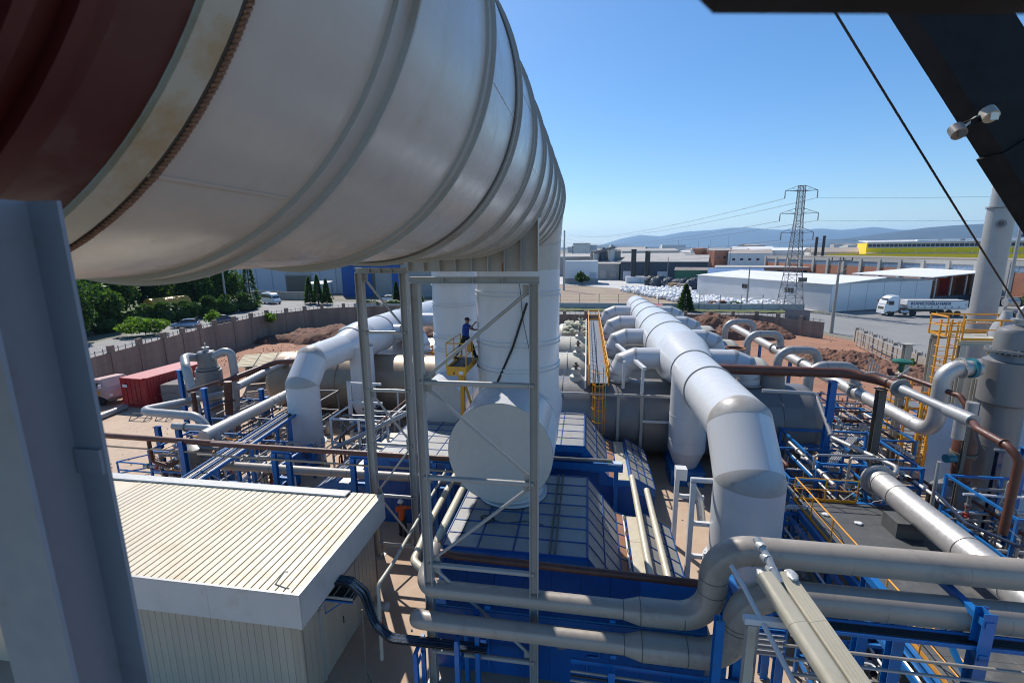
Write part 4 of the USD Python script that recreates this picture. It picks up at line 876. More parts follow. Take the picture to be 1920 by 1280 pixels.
# cream lagged twin ducts at lower right
t = Thing('lagged_duct', 'pair of cream sheet wrapped ducts running down to the right corner, ends taped with film', 'duct')
pa, pb = V(4.32, 10.3, 5.62), V(5.0, 8.0, 4.86)
dv = (pb - pa) / np.linalg.norm(pb - pa); sv = np.cross(dv, V(0, 0, 1)); sv /= np.linalg.norm(sv); uv = np.cross(sv, dv)
if sv[0] < 0: sv = -sv
if uv[2] < 0: uv = -uv
def rbox_prof(w, h, r): 
    out = []
    for cx, cy, a0 in ((w - r, h - r, 0), (-w + r, h - r, 90), (-w + r, -h + r, 180), (w - r, -h + r, 270)):
        for a in range(0, 91, 15): out.append((cx + r * math.cos(rad(a0 + a)), cy + r * math.sin(rad(a0 + a))))
    return out
pe = pa + dv * 4.4
for k, (o, w, h, r) in enumerate(((-0.16, 0.205, 0.16, 0.12), (0.30, 0.20, 0.09, 0.035))):
    q = [V(*pa) + sv * o + dv * s for s in (0, 1.15, 2.4, 4.4)]
    for a, b in zip(q, q[1:]): t.part('wrap_course', sweep_profile(rbox_prof(w, h, r), a, b - dv * 0.006, sv, uv), 'wrap_beige', smooth=40)
for o in (0.17, 0.25, 0.33, 0.43): t.part('sheet_fold', bar(pa + sv * (o) + uv * 0.095, pe + sv * (o) + uv * 0.095, 0.012, 0.016, up=uv), 'wrap_beige')
t.part('foil_pipe', tube([pa + sv * 0.02 - dv * 0.75 + uv * 0.30, pa + sv * 0.03 - dv * 0.25 + uv * 0.2, pa + sv * 0.02 + dv * 0.25 + uv * 0.06], 0.095, 0.2, 14), 'foil', label='silver foil wrapped pipe leading into the ducts')
for k in range(3):
    a = -0.55 + 0.24 * k; t.part('film_wrap', ring(pa + sv * 0.02 + dv * a + uv * (0.26 - 0.08 * k), dv + uv * 0.3, 0.096, 0.118, 0.14, 18), 'foil')
def crumple(c, sx, sy, sz, seed):
    s = trimesh.creation.icosphere(subdivisions=3, radius=1.0); s.vertices *= V(sx, sy, sz); n = meshkit.fbm(s.vertices * 9 + seed, 4, seed); s.vertices *= (0.7 + 0.6 * n)[:, None]; s.apply_translation(c); return s
t.part('film_bundle', crumple(pa - sv * 0.24 + uv * 0.02, 0.10, 0.20, 0.09, 3), 'foil', smooth=False, label='crumpled clear film bunched at the duct end')
t.part('film_bundle', crumple(pa + sv * 0.42 + dv * 0.1 + uv * 0.08, 0.12, 0.20, 0.05, 6), 'foil', smooth=False)
t = Thing('duct_trestle', 'grey white pipe frame and slanting rail left of the cream lagged ducts', 'pipe support')
t.part('post', box((3.62, 9.45, 0.02), (3.80, 9.63, 4.95)), 'vessel_beige'); t.part('head_beam', box((3.55, 9.46, 4.96), (4.45, 9.62, 5.10)), 'steel_white')
t.part('slanting_rail', tube([(3.55, 10.6, 5.55), (3.72, 10.1, 5.35), (4.55, 7.6, 4.0)], 0.055, 0.2, 12), 'steel_white')
t.part('cross_beam', bar((3.8, 9.5, 2.3), (5.6, 9.5, 2.3), 0.1, 0.14), 'vessel_beige')

# black cable bundle from the cabin
t = Thing('cable_bundle', 'thick bundle of black cables sagging from the cabin wall to the pipe supports', 'cables')
rng = random.Random(11)
for k in range(16):
    o, w = (k % 8) * 0.05 - 0.18, (k // 8) * 0.05
    j = lambda s: rng.uniform(-s, s)
    t.part('cable', tube([(-7.72, 11.75 + o, 3.02 + w), (-6.95 + j(.02), 11.75 + o, 3.02 + w + j(.02)), (-6.45 + j(.04), 11.62 + o, 2.75 + w), (-6.05 + j(.05), 11.35 + o * 0.9, 2.0 + w + j(.04)), (-5.5 + j(.04), 11.2 + o * 0.8, 1.72 + w), (-4.6, 11.2 + o * 0.8, 1.72 + w), (-2.6, 11.2 + o * 0.8, 1.75 + w)], 0.02, 0.35, 8, 5), 'cable_blue' if k in (9, 11, 12, 14) else 'cable_black', smooth=40)
t = Thing('cable_tray', 'black lined cable tray on blue brackets under the bundle at the cabin wall', 'cable tray')
t.part('tray', box((-7.70, 11.42, 2.62), (-6.75, 12.1, 2.66)), 'black_rubber')
for y in (11.42, 12.1): t.part('side_lip', box((-7.70, y - 0.015, 2.66), (-6.75, y + 0.015, 2.74)), 'tower_grey')
for x in (-7.45, -7.1, -6.9, -6.8): t.part('rung', box((x, 11.44, 2.665), (x + 0.03, 12.08, 2.69)), 'vessel_beige')
for y in (11.4, 12.12): t.part('bracket', [bar((-7.72, y, 2.6), (-6.75, y, 2.6), 0.04, 0.05), bar((-7.70, y, 2.1), (-7.70, y, 2.6), 0.04, 0.04, up=(0, 1, 0)), bar((-7.68, y, 2.12), (-7.1, y, 2.58), 0.03, 0.03)], 'blue_steel')
pipe('bent_stub', 'short silver elbow of pipe beside the cabin wall under the cables', [(-7.0, 13.2, 0.3), (-6.85, 13.1, 1.1), (-6.4, 12.9, 1.25)], 0.13, 'cladding', n=14)
pipe('thin_pipe', 'thin dark handrail pipe dropping to the ground beside the cable bundle', [(-6.35, 11.2, 2.6), (-6.32, 11.1, 0.5), (-6.1, 10.95, 0.28), (-3.6, 10.7, 0.28)], 0.03, 'gap_dark', n=8)

# ------------------------------------------------------------------ crowded small pipework
def skid(label, x0, x1, y0, y1, h, seed, frame='blue_steel', dens=1.0, posts=True):
    """a frame of slim posts packed with small pipes, valves and gauges"""
    t = Thing('pipework_skid', label, 'pipework'); r = random.Random(seed)
    if posts:
        for x in (x0, (x0 + x1) / 2, x1):
            for y in (y0, y1): t.part('post', bar((x, y, 0.02), (x, y, h), 0.10, 0.10, up=(0, 1, 0)), frame)
        for z in (h * 0.5, h - 0.06):
            for y in (y0, y1): t.part('beam', bar((x0 + 0.05, y, z), (x1 - 0.05, y, z), 0.08, 0.10), frame)
            for x in (x0, x1): t.part('beam', bar((x, y0 + 0.05, z + 0.01), (x, y1 - 0.05, z + 0.01), 0.08, 0.10), frame)
    for k in range(int(9 * dens)):
        rr = r.choice((0.03, 0.04, 0.05, 0.07, 0.09)); m = r.choice(('pipe_grey', 'cladding', 'vessel_grey', 'steel_white', 'rust_primer'))
        xa, xb, ya, yb, z = r.uniform(x0, x1), r.uniform(x0, x1), r.uniform(y0, y1), r.uniform(y0, y1), r.uniform(0.4, h + 0.25)
        if k % 3 == 0: pts = [(x0 - r.uniform(0, .6), ya, z), (xb, ya, z), (xb, yb, z), (xb, yb, 0.05)]
        elif k % 3 == 1: pts = [(xa, y0 - r.uniform(0, .8), z), (xa, y1 + r.uniform(0, 1.2), z), (xa, y1 + 1.2, 0.1)]
        else: pts = [(xa, ya, 0.05), (xa, ya, z), (x1 + r.uniform(0, .5), ya, z)]
        p = t.part('pipe', tube(pts, rr, rr * 3, 10, 4), m)
        c = V(*pts[1]) + (V(*pts[0]) - V(*pts[1])) * 0.4
        if k % 2 == 0:
            t.part('valve', [lathe(c - V(0, 0, rr * 1.2), [(rr * 2.0, 0), (rr * 2.0, rr * 0.7), (rr * 1.2, rr), (rr * 1.6, rr * 2.4), (0.03, rr * 2.6), (0.03, rr * 6)], 10), ring(c + V(0, 0, rr * 5), (0, 0, 1), 0.06, 0.10, 0.02, 12)], r.choice(('valve_steel', 'gap_dark', 'red_paint', 'teal_paint', 'valve_steel')), parent=p)
        for j in (0.2, 0.75):
            d = (V(*pts[1]) - V(*pts[0])); n = np.linalg.norm(d); q = V(*pts[0]) + d * j; t.part('flange', ring(q, d / n, rr * 0.9, rr * 1.7, rr * 0.8, 12), m, parent=p)
    for k in range(int(3 * dens)):
        x, y = r.uniform(x0 + .3, x1 - .3), r.uniform(y0 + .3, y1 - .3)
        t.part('small_pot', lathe((x, y, 0.03), [(0.16, 0), (0.2, 0.06), (0.2, 0.7), (0.1, 0.82), (0.1, 0.95)], 14), r.choice(('vessel_grey', 'valve_steel', 'blue_steel')))
    for k in range(int(4 * dens)):
        x = r.uniform(x0, x1); t.part('conduit', tube([(x, y0 - 0.06, 0.05), (x, y0 - 0.06, h * r.uniform(.5, 1)), (x + r.uniform(-1, 1), y0 - 0.06, h * r.uniform(.6, 1.05))], 0.018, 0.08, 6, 3), r.choice(('black_rubber', 'steel_white')))
    return t
skid('crowded small pipework between the rounded vessel end and the dark deck', 9.4, 13.4, 21.6, 25.2, 2.6, 1, dens=1.8)
skid('tangle of small pipes and valves left of the squat grey tank', 13.6, 16.2, 20.8, 24.0, 2.2, 2, dens=1.3, posts=False)
skid('rack of small pipes beyond the blue posts under the long header pipe', 13.6, 18.2, 27.5, 33.0, 2.4, 3, dens=2.0)
skid('small pipework in shade under the edge of the dark deck', 6.9, 8.8, 13.2, 19.5, 1.6, 4, dens=1.6)
skid('small pipework and pumps on the ground beside the big white bend', 7.6, 9.4, 19.6, 25.0, 2.0, 5, dens=1.4)
skid('crowded small pipework behind the cabin ridge at left, near the orange rails', -23.5, -19.5, 20.6, 23.4, 2.4, 6, dens=1.8)
skid('small pipes packed beside the blue cable tray at left', -19.0, -15.4, 20.2, 23.2, 2.2, 7, dens=1.6)
skid('small pipework round the foot of the left column vessel', -26.0, -22.6, 25.6, 29.6, 2.4, 8, dens=1.6)
skid('white framed small pipework between the left bend and the tower', -15.0, -11.4, 24.6, 30.5, 3.2, 9, frame='steel_white', dens=2.0)
skid('small pipework on the ground under the thick pipes at lower right', 6.6, 11.0, 11.6, 13.4, 1.4, 10, dens=1.6)
skid('orange framed access stage among the vessels at left', -13.6, -10.8, 36.8, 39.6, 4.6, 11, frame='orange_paint', dens=0.8)
skid('small lines and valves on the yard by the long header pipe', 18.0, 23.0, 33.5, 39.0, 1.6, 12, dens=1.6)

skid('pipework and small vessels crowding the right edge before the grey column', 15.4, 19.5, 17.8, 21.2, 3.4, 13, dens=1.8)
skid('white and grey lines over the yard between the left column vessel and the bend', -21.5, -17.8, 24.5, 30.5, 3.0, 14, dens=1.8, frame='vessel_grey')

# ================================================================== right hand plant
# dark deck with orange rails
t = Thing('equipment_deck', 'dark plate deck with blue edge beams and orange handrails under the thick silver pipe', 'platform')
dx0, dx1, dy0, dy1, dz = 9.1, 13.9, 10.8, 20.4, 2.15
ys = split(dy0, dy1, 6)
for a, b in zip(ys, ys[1:]):
    for c0, c1 in ((dx0, 11.5), (11.5, dx1)): t.part('deck_plate', box((c0 + 0.004, a + 0.004, dz - 0.05), (c1 - 0.004, b - 0.004, dz)), 'deck_plate')
t.part('edge_beam', hbeam((dx0 - 0.09, dy0, dz - 0.14), (dx0 - 0.09, dy1, dz - 0.14), 0.14, 0.30, 0.02), 'blue_steel')
t.part('edge_beam', hbeam((dx0, dy1 + 0.09, dz - 0.10), (dx1, dy1 + 0.09, dz - 0.10), 0.14, 0.24, 0.02), 'blue_steel')
t.part('edge_beam', bar((dx0 - 0.35, dy0, dz - 0.42), (dx0 - 0.35, dy1 - 0.5, dz - 0.42), 0.06, 0.20), 'blue_steel')
for x, y in ((dx0, 20.2), (dx0, 17.0), (dx0, 14.0), (dx0, 11.5), (dx1, 20.2), (dx1, 15.0)): t.part('leg', hbeam((x, y, 0.02), (x, y, dz - 0.3), 0.2, 0.2, 0.018), 'blue_steel')
for a, b in (((dx0, 20.2, 1.9), (dx0, 18.6, 0.5)), ((dx0, 14.2, 0.6), (dx0, 15.8, 1.9))): t.part('brace', bar(a, b, 0.09, 0.09), 'blue_steel')
railing(t, [(dx0 + 0.02, dy0, dz), (dx0 + 0.02, dy1, dz), (11.6, dy1, dz)], step=1.5)
t.part('kick_plate', bar((dx1 - 0.02, dy0, dz + 0.12), (dx1 - 0.02, dy1, dz + 0.12), 0.02, 0.22), 'orange_paint')
t.part('cable', tube([(9.6, 20.1, dz + 0.02), (9.8, 18.0, dz + 0.02), (9.45, 16.5, dz + 0.02), (10.6, 15.6, dz + 0.02), (11.6, 15.5, dz + 0.02)], 0.02, 0.4, 6), 'black_rubber')
for k, (x, y) in enumerate(((9.95, 19.3), (10.9, 18.8))):
    s = Thing('paper_scrap', ['flat pale scrap of paper near the far corner of the dark deck', 'crumpled pale scrap lying on the dark deck by the pipe support'][k], 'litter'); s.mesh(crumple((x, y, dz + 0.04), 0.16, 0.12, 0.05, 20 + k), 'white_wall', smooth=False)
s = Thing('plastic_cup', 'small pale yellow cup lying on the near part of the dark deck', 'cup'); s.mesh(lathe((10.95, 15.9, dz), [(0.055, 0), (0.075, 0.12), (0.06, 0.122), (0.045, 0.02)], 14), 'lagging_yellow')
sx = 12.6
t = pipe('silver_pipe', 'very thick shiny silver pipe lying over the dark deck', [(sx - 0.0, 21.1, 3.08), (sx, 13.6, 3.08), (sx + 0.1, 12.6, 2.5), (sx + 0.1, 11.0, 2.3)], 0.5, 'cladding', n=40, bands=(0.06, 0.16, 0.5, 0.74), flanges=(0.02,), bend=1.3)
t.part('end_cap', lathe((sx, 21.1, 3.08), [(0.5, 0), (0.42, 0.18), (0.2, 0.28)], 32, (0, 1, 0)), 'cladding')
t.part('support_box', box((sx - 0.85, 18.0, dz), (sx + 0.1, 18.9, 2.75)), 'deck_plate'); t.part('tape_wrap', ring((sx, 14.4, 3.08), (0, 1, 0), 0.49, 0.515, 0.5, 40), 'foil')
pipe('thin_pipe', 'thin grey sensor pipe arching over the far end of the thick silver pipe', [(11.6, 21.3, 2.4), (11.6, 21.2, 3.9), (12.9, 21.0, 4.0)], 0.05, 'pipe_grey', n=10)
pipe('elbow_pipe', 'large silver elbow at the right edge turning down to the deck', [(18.5, 14.9, 3.6), (14.75, 14.8, 3.55), (14.7, 14.8, 0.4)], 0.55, 'cladding', n=32, bands=(0.62, 0.8), bend=1.3)
pipe('elbow_pipe', 'second silver elbow close to the right edge in front of the large one', [(18.5, 13.4, 3.0), (15.3, 13.4, 2.95), (15.25, 13.4, 0.4)], 0.42, 'pipe_grey', n=28, bands=(0.8,), bend=1.0)

# header and U bends
HX, HZ, HR = 16.9, 3.95, 0.36
t = pipe('header_pipe', 'long pale header pipe running away beside the vessels and rising at its near end', [(18.3, 24.5, 7.3), (HX, 24.5, 7.3), (HX, 24.5, HZ), (HX, 57, HZ)], HR, 'cladding', n=26, flanges=(0.02, 0.3, 0.5, 0.66), bend=0.95)
t.part('blue_coupling', ring((18.0, 24.5, 7.3), (1, 0, 0), 0.36, 0.47, 0.16, 26), 'teal_paint')
for k, (y, zt) in enumerate(((31.6, 5.55), (36.6, 5.5), (43.4, 5.5), (50.3, 5.5))):
    pipe('looped_pipe', ['nearest', 'second nearest', 'third', 'farthest'][k] + ' grey looped pipe arching from a vessel to the long header', [(14.2, y, 2.2), (14.2, y, zt), (HX, y, zt), (HX, y, HZ)], 0.30, 'pipe_grey', n=22, bands=(0.42, 0.56), flanges=(0.93,), bend=0.95)
for k, y in enumerate((29.0, 34.0, 41.0, 48.0)):
    goal('blue post of the header pipe, ' + ['nearest to the orange ladder tower', 'behind the nearest loop', 'under the second loop', 'by the soil heap'][k], (HX - 0.02,), y, HZ - 0.42, (), 0.22)
pipe('large_brown_pipe', 'thick brown pipe behind the white bend, turning towards the viewer and ending in a flange', [(7.0, 26.2, 6.5), (13.6, 26.0, 6.5), (14.8, 25.0, 6.4), (14.8, 23.9, 6.35)], 0.26, 'rust_primer', n=24, bend=1.2)
t = Thing('tapered_pipe', 'pale grey pipe running on from the thick brown pipe to a capped end', 'pipe')
t.part('tube', sweep([(14.8, 23.86, 6.35), (14.8, 22.9, 6.35), (14.8, 21.0, 6.35), (14.8, 20.9, 6.35), (14.8, 19.6, 6.35)], [0.24, 0.19, 0.19, 0.26, 0.26], 20), 'pipe_grey')
t.part('flange', ring((14.8, 23.92, 6.35), (0, 1, 0), 0.2, 0.44, 0.10, 24), 'vessel_grey'); t.part('drop_stub', sweep([(14.8, 20.2, 6.2), (14.8, 20.2, 5.4)], 0.2, 16), 'pipe_grey')
t = Thing('cable_clamp', 'pale wavy hose and clamps lying on the thick brown pipe end', 'hose')
t.part('hose', tube([(13.6, 25.5, 6.95), (13.9, 25.3, 6.7), (14.2, 25.0, 6.85), (14.6, 24.7, 6.72), (15.0, 24.5, 6.8), (15.3, 24.3, 7.3)], 0.035, 0.15, 8), 'valve_steel')
t.part('valve_cluster', [cyl((14.2 + 0.12 * k, 25.6, 6.7), (14.25 + 0.12 * k, 25.6, 7.5 - 0.1 * k), 0.03, 8) for k in range(5)], 'valve_steel')
pipe('rust_pipe', 'thin rusty pipe sloping across to the right and dropping beside the grey column', [on_y(1668, 690, 27), on_y(1668, 702, 27), on_y(1692, 703, 26.5), on_y(1800, 742, 23.6), on_y(1812, 760, 23.2), on_y(1806, 812, 23.0)], 0.12, 'rust_primer', n=14, bend=0.3)
pipe('rust_pipe', 'rusty pipe leaving the capped grey pipe and dropping at the right edge', [(14.85, 19.7, 6.3), on_y(1832, 803, 18.6), on_y(1893, 838, 17.2), on_y(1912, 862, 16.9), on_y(1880, 1000, 16.9)], 0.13, 'rust_primer', n=16, bend=0.45, flanges=(0.42,))
t = Thing('control_valve', 'green actuator valve on a thin rusty line above the soil heap', 'valve')
c0 = on_y(1690, 690, 27)
t.part('actuator', lathe(c0 + V(0, 0, 0.2), [(0.12, 0), (0.44, 0.1), (0.46, 0.16), (0.44, 0.22), (0.12, 0.30)], 24), 'green_valve'); t.part('yoke', lathe(c0 - V(0, 0, 0.5), [(0.26, 0), (0.26, 0.16), (0.1, 0.3), (0.14, 0.72)], 16), 'green_valve')
t.part('lead', tube([c0 - V(0.1, 0, 0.4), c0 - V(0.8, 0, 0.9), c0 - V(1.1, 0, 1.2)], 0.02, 0.3, 6), 'valve_steel')
for k, (px, y, z, w, m) in enumerate(((1545, 25.7, 6.1, 0.3, 'blue_steel'), (1635, 24.9, 6.0, 0.34, 'gap_dark'))):
    x = on_y(px, 850, y)[0]; goal(['blue upright post under the thick brown pipe', 'dark weathered post under the bend of the thick brown pipe'][k], (x,), y, z, (), w, m)
# blue frames and small lines among them
t = Thing('pipe_rack', 'light blue steel rack with slim rails between the blue posts at right', 'pipe rack')
for x in (11.0, 13.2, 15.4):
    for y in (22.6, 27.0): t.part('post', bar((x, y, 0.02), (x, y, 3.0), 0.13, 0.13, up=(0, 1, 0)), 'blue_steel')
for z in (1.0, 2.0, 2.9):
    for y in (22.6, 27.0): t.part('rail', bar((11.06, y, z), (15.34, y, z), 0.10, 0.12), 'blue_steel')
    for x in (11.0, 13.2, 15.4): t.part('rail', bar((x, 22.7, z + 0.02), (x, 26.9, z + 0.02), 0.10, 0.10), 'blue_steel')
for k in range(7): t.part('rung', bar((11.2 + 0.6 * k, 22.68, 0.5), (11.2 + 0.6 * k, 26.92, 0.5), 0.05, 0.05), 'vessel_beige')
for k in range(5): t.part('cable', cyl((11.3 + 0.1 * k, 22.7, 2.72), (14.6 + 0.1 * k, 27, 2.72), 0.03, 6), 'cladding')
pipe('steel_line', 'slim silver line descending along the blue posts to a small elbow', [(9.9, 27.2, 5.05), (12.6, 27.0, 5.05), on_y(1560, 820, 25), on_y(1690, 880, 21.8), on_y(1664, 896, 21.9), on_y(1662, 935, 21.9)], 0.11, 'cladding', n=14, bend=0.25, flanges=(0.5,))
pipe('steel_line', 'thin grey line with a gate valve in front of the rounded vessel end', [on_y(1525, 880, 21.5), on_y(1528, 852, 21.5), on_y(1640, 855, 21.5)], 0.05, 'pipe_grey', n=10, bend=0.2)
for k, (px, py, y) in enumerate(((1590, 905, 22), (1640, 870, 22.2), (1570, 800, 26), (1605, 850, 24), (1660, 905, 21.7))):
    c = on_y(px, py, y); v = Thing('gate_valve', ['grey', 'black', 'pale', 'dark', 'steel'][k] + ' small valve with handwheel ' + ['at the end of the silver pipe', 'hanging under the thin grey line', 'on the slim silver line behind the posts', 'between the two posts', 'at the foot of the small elbow'][k], 'valve')
    m = ['valve_steel', 'black_rubber', 'valve_steel', 'gap_dark', 'vessel_grey'][k]
    v.part('body', lathe(c - V(0.22, 0, 0), [(0.18, 0), (0.18, 0.05), (0.10, 0.07), (0.14, 0.22), (0.10, 0.37), (0.18, 0.39), (0.18, 0.44)], 16, (1, 0, 0)), m)
    v.part('stem', cyl(c, c + V(0, 0, 0.38), 0.03, 8), m); v.part('handwheel', ring(c + V(0, 0, 0.38), (0, 0, 1), 0.11, 0.15, 0.025, 16), m)
for k, (px, y, h) in enumerate(((1700, 30, 1.3), (1720, 33, 1.1), (1610, 33, 1.0))):
    c = on_z(px, 800 if k < 2 else 830, 0.0)
    v = Thing('pump_set', ['small grey pump among the orange stairs', 'dark pump farther along the yard near the gate wall', 'grey motor and pump beyond the blue rack'][k], 'pump')
    v.part('base', cbox(c + V(0, 0, 0.15), (1.5, 0.7, 0.3)), 'wall_pale'); v.part('motor', cyl(c + V(-0.6, 0, 0.62), c + V(0.1, 0, 0.62), 0.28, 18), 'vessel_grey'); v.part('casing', lathe(c + V(0.2, 0, 0.6), [(0.2, 0), (0.36, 0.06), (0.36, 0.24), (0.14, 0.34)], 18, (1, 0, 0)), 'blue_steel')

# grey column vessel with domed cap
def column(label, x, y, prof_low, prof_mid, cap, m, flz, flr):
    t = Thing('column_vessel', label, 'tank')
    t.part('lower_shell', lathe((x, y, 0.02), prof_low, 44), m); t.part('wide_shell', lathe((x, y, 0), prof_mid, 48), m); 
    f = t.part('flange', ring((x, y, flz), (0, 0, 1), flr - 0.35, flr, 0.12, 44), m); t.part('flange_bolt', bolt_circle((x, y, flz), (0, 0, 1), flr - 0.08, 30, 0.025, 0.12), 'valve_steel', parent=f)
    t.part('cap', lathe((x, y, 0), cap, 40), m); return t
t = column('big grey scrubbing column with a wide middle and domed cap at the right edge', 19.6, 24.5, [(0.74, 0), (0.74, 5.7)], [(0.75, 5.6), (1.0, 5.75), (1.0, 7.7), (0.86, 7.75), (0.76, 8.05)], [(0.76, 8.28), (0.74, 9.0), (0.62, 9.2), (0.36, 9.33), (0.24, 9.36)], 'vessel_grey', 8.2, 1.02)
t.part('nozzle', lathe((19.6, 24.5, 9.3), [(0.2, 0), (0.2, 0.25), (0.32, 0.27), (0.32, 0.36), (0.16, 0.38), (0.16, 0.6)], 20), 'pipe_grey'); t.part('top_pipe', tube([(19.6, 24.5, 9.8), (19.6, 24.5, 10.15), (21.5, 24.5, 10.15)], 0.14, 0.25, 14), 'pipe_grey')
for z in (1.8, 3.6): t.part('seam', ring((19.6, 24.5, z), (0, 0, 1), 0.73, 0.752, 0.03, 44), 'vessel_grey')
t = column('squat grey tank with a rusty flanged stack standing beside the grey column', 16.9, 22.6, [(0.98, 0), (0.98, 1.9)], [(0.98, 1.92), (0.9, 2.05), (0.62, 2.25), (0.5, 2.3)], [(0.36, 2.30), (0.36, 2.4)], 'vessel_grey', 2.36, 0.5)
t.part('stack_lower', lathe((16.9, 22.6, 2.42), [(0.42, 0), (0.42, 0.08), (0.33, 0.1), (0.33, 1.2), (0.44, 1.22), (0.44, 1.34)], 28), 'rust_primer', label='rusty brown stack')
t.part('clamp_ring', ring((16.9, 22.6, 3.82), (0, 0, 1), 0.3, 0.47, 0.12, 28), 'gap_dark'); t.part('stack_upper', lathe((16.9, 22.6, 3.9), [(0.42, 0), (0.40, 0.5), (0.25, 0.9), (0.25, 1.5), (0.33, 1.52), (0.33, 1.6)], 28), 'rust_primer')
t.part('stack_head', lathe((16.9, 22.6, 5.5), [(0.3, 0), (0.22, 0.05), (0.22, 0.7)], 24), 'pipe_grey'); t.part('motor', cyl((16.1, 22.4, 3.6), (16.55, 22.5, 3.6), 0.19, 16), 'teal_paint')
x = Thing('pale_sheeting', 'large pale blue plastic sheeting hung behind the grey column', 'sheeting')
def hung(x0, y0, x1, y1, z0, z1, seed, n=40):
    v, f = [], []
    for j in range(n):
        for i in range(n):
            s, w = i / (n - 1), j / (n - 1); p = V(x0 + (x1 - x0) * s, y0 + (y1 - y0) * s, z0 + (z1 - z0) * w); p[1] += 0.3 * (meshkit.fbm(V(p[0] * 1.2, 0, p[2] * 0.5) + seed, 3, seed) - 0.5); v.append(p)
    for j in range(n - 1):
        for i in range(n - 1): a = j * n + i; f += [(a, a + 1, a + n + 1), (a, a + n + 1, a + n)]
    return tm(v, f)
x.mesh(hung(17.6, 25.8, 24.0, 23.0, 0.3, 5.2, 5), 'sheet_blue', smooth=True)
for k, (px, y, z, m, w) in enumerate(((1800, 21.5, 5.6, 'gap_dark', 0.14), (1868, 22.0, 4.2, 'navy_paint', 0.2), (1915, 20.5, 5.0, 'blue_steel', 0.2))):
    x = on_y(px, 880, y)[0]; goal(['slim dark post left of the grey column', 'dark navy post in front of the grey column', 'blue post at the very right edge beside the column'][k], (x,), y, z, (), w, m)
x = Thing('tie_rail', 'thin horizontal steel rail crossing in front of the grey column', 'rail'); x.mesh(cyl((17.2, 21.5, 4.5), (22.5, 21.5, 4.45), 0.045, 10), 'pipe_grey')
t = Thing('service_frame', 'dark steel channel frame at the foot of the grey column', 'steel frame')
t.part('rail', tube([(14.6, 20.6, 2.9), (14.6, 18.8, 2.5), (15.4, 17.6, 2.45), (18.5, 17.4, 2.45)], 0.07, 0.2, 8), 'navy_paint'); t.part('post', cyl((14.6, 20.6, 0.02), (14.6, 20.6, 4.2), 0.07, 10), 'tower_grey'); t.part('post', cyl((15.4, 17.6, 0.02), (15.4, 17.6, 2.4), 0.06, 10), 'tower_grey')
t = Thing('air_receiver', 'dark horizontal tank in shade between the deck kerb and the silver elbows', 'tank')
t.part('shell', cyl((14.9, 16.6, 1.5), (18.2, 16.6, 1.5), 0.62, 28), 'vessel_grey'); t.part('dished_end', lathe((14.9, 16.6, 1.5), [(0.62, 0), (0.5, 0.2), (0.1, 0.3)], 28, (-1, 0, 0)), 'vessel_grey'); t.part('saddle', box((15.5, 16.2, 0.02), (15.8, 17.0, 1.0)), 'deck_plate')

# orange ladder tower with platform, beige columns, stack
t = Thing('access_platform', 'high platform with orange handrails and caged ladder beside the grey stack', 'platform')
PZ = 7.75; A = on_y(1752, 640, 29.2); px0 = A[0]
p0, p1, q0, q1 = px0 + 1.4, px0 + 8.5, 29.3, 31.9
for k in range(5):
    a, b = p0 + (p1 - p0) * k / 5, p0 + (p1 - p0) * (k + 1) / 5; t.part('deck_panel', box((a + 0.01, q0, PZ - 0.06), (b - 0.01, q1, PZ)), 'vessel_beige')
railing(t, [(p0, q1, PZ), (p0, q0 + 1.2, PZ)], h=1.15, r=0.045); railing(t, [(p0, q0, PZ), (p1, q0, PZ)], h=1.15, r=0.045, step=1.7); railing(t, [(p0, q1, PZ), (p1, q1, PZ)], h=1.15, r=0.04, step=2.0)
lx = p0 - 0.75
for x in (lx, lx + 0.55): t.part('ladder_stile', bar((x, q0 + 0.6, 0.1), (x, q0 + 0.6, PZ + 1.1), 0.09, 0.06, up=(0, 1, 0)), 'orange_paint')
for k in range(1, 24): t.part('ladder_rung', cyl((lx, q0 + 0.6, 0.1 + 0.3 * k), (lx + 0.55, q0 + 0.6, 0.1 + 0.3 * k), 0.018, 6), 'orange_paint')
ang = np.linspace(0.1, math.pi - 0.1, 11)
for k in range(11): t.part('cage_hoop', tube([(lx, q0 + 0.6, 2.4 + 0.62 * k)] + [(lx + 0.27 - 0.48 * math.cos(a), q0 + 0.6 - 0.85 * math.sin(a), 2.4 + 0.62 * k) for a in ang] + [(lx + 0.55, q0 + 0.6, 2.4 + 0.62 * k)], 0.028, 0.05, 6, 2), 'orange_paint')
for a in np.linspace(0.35, math.pi - 0.35, 5): t.part('cage_strap', bar((lx + 0.27 - 0.48 * math.cos(a), q0 + 0.6 - 0.85 * math.sin(a), 2.4), (lx + 0.27 - 0.48 * math.cos(a), q0 + 0.6 - 0.85 * math.sin(a), PZ + 1.1), 0.045, 0.014, up=(0, 1, 0)), 'orange_paint')
for x in (p0 + 0.2, p0 + 3.4, p1 - 0.3):
    for y in (q0 + 0.2, q1 - 0.2): t.part('column', hbeam((x, y, 0.02), (x, y, PZ - 0.3), 0.28, 0.28, 0.02, up=(0, 1, 0)), 'vessel_beige')
for y in (q0 + 0.2, q1 - 0.2): t.part('girder', hbeam((p0, y, PZ - 0.19), (p1, y, PZ - 0.19), 0.2, 0.24, 0.018), 'vessel_beige')
t.part('brace', bar((p0 + 0.2, q0 + 0.2, 6.5), (p0 + 0.2, q1 - 0.2, 2.0), 0.12, 0.12), 'vessel_beige')
bx = p0 - 1.9
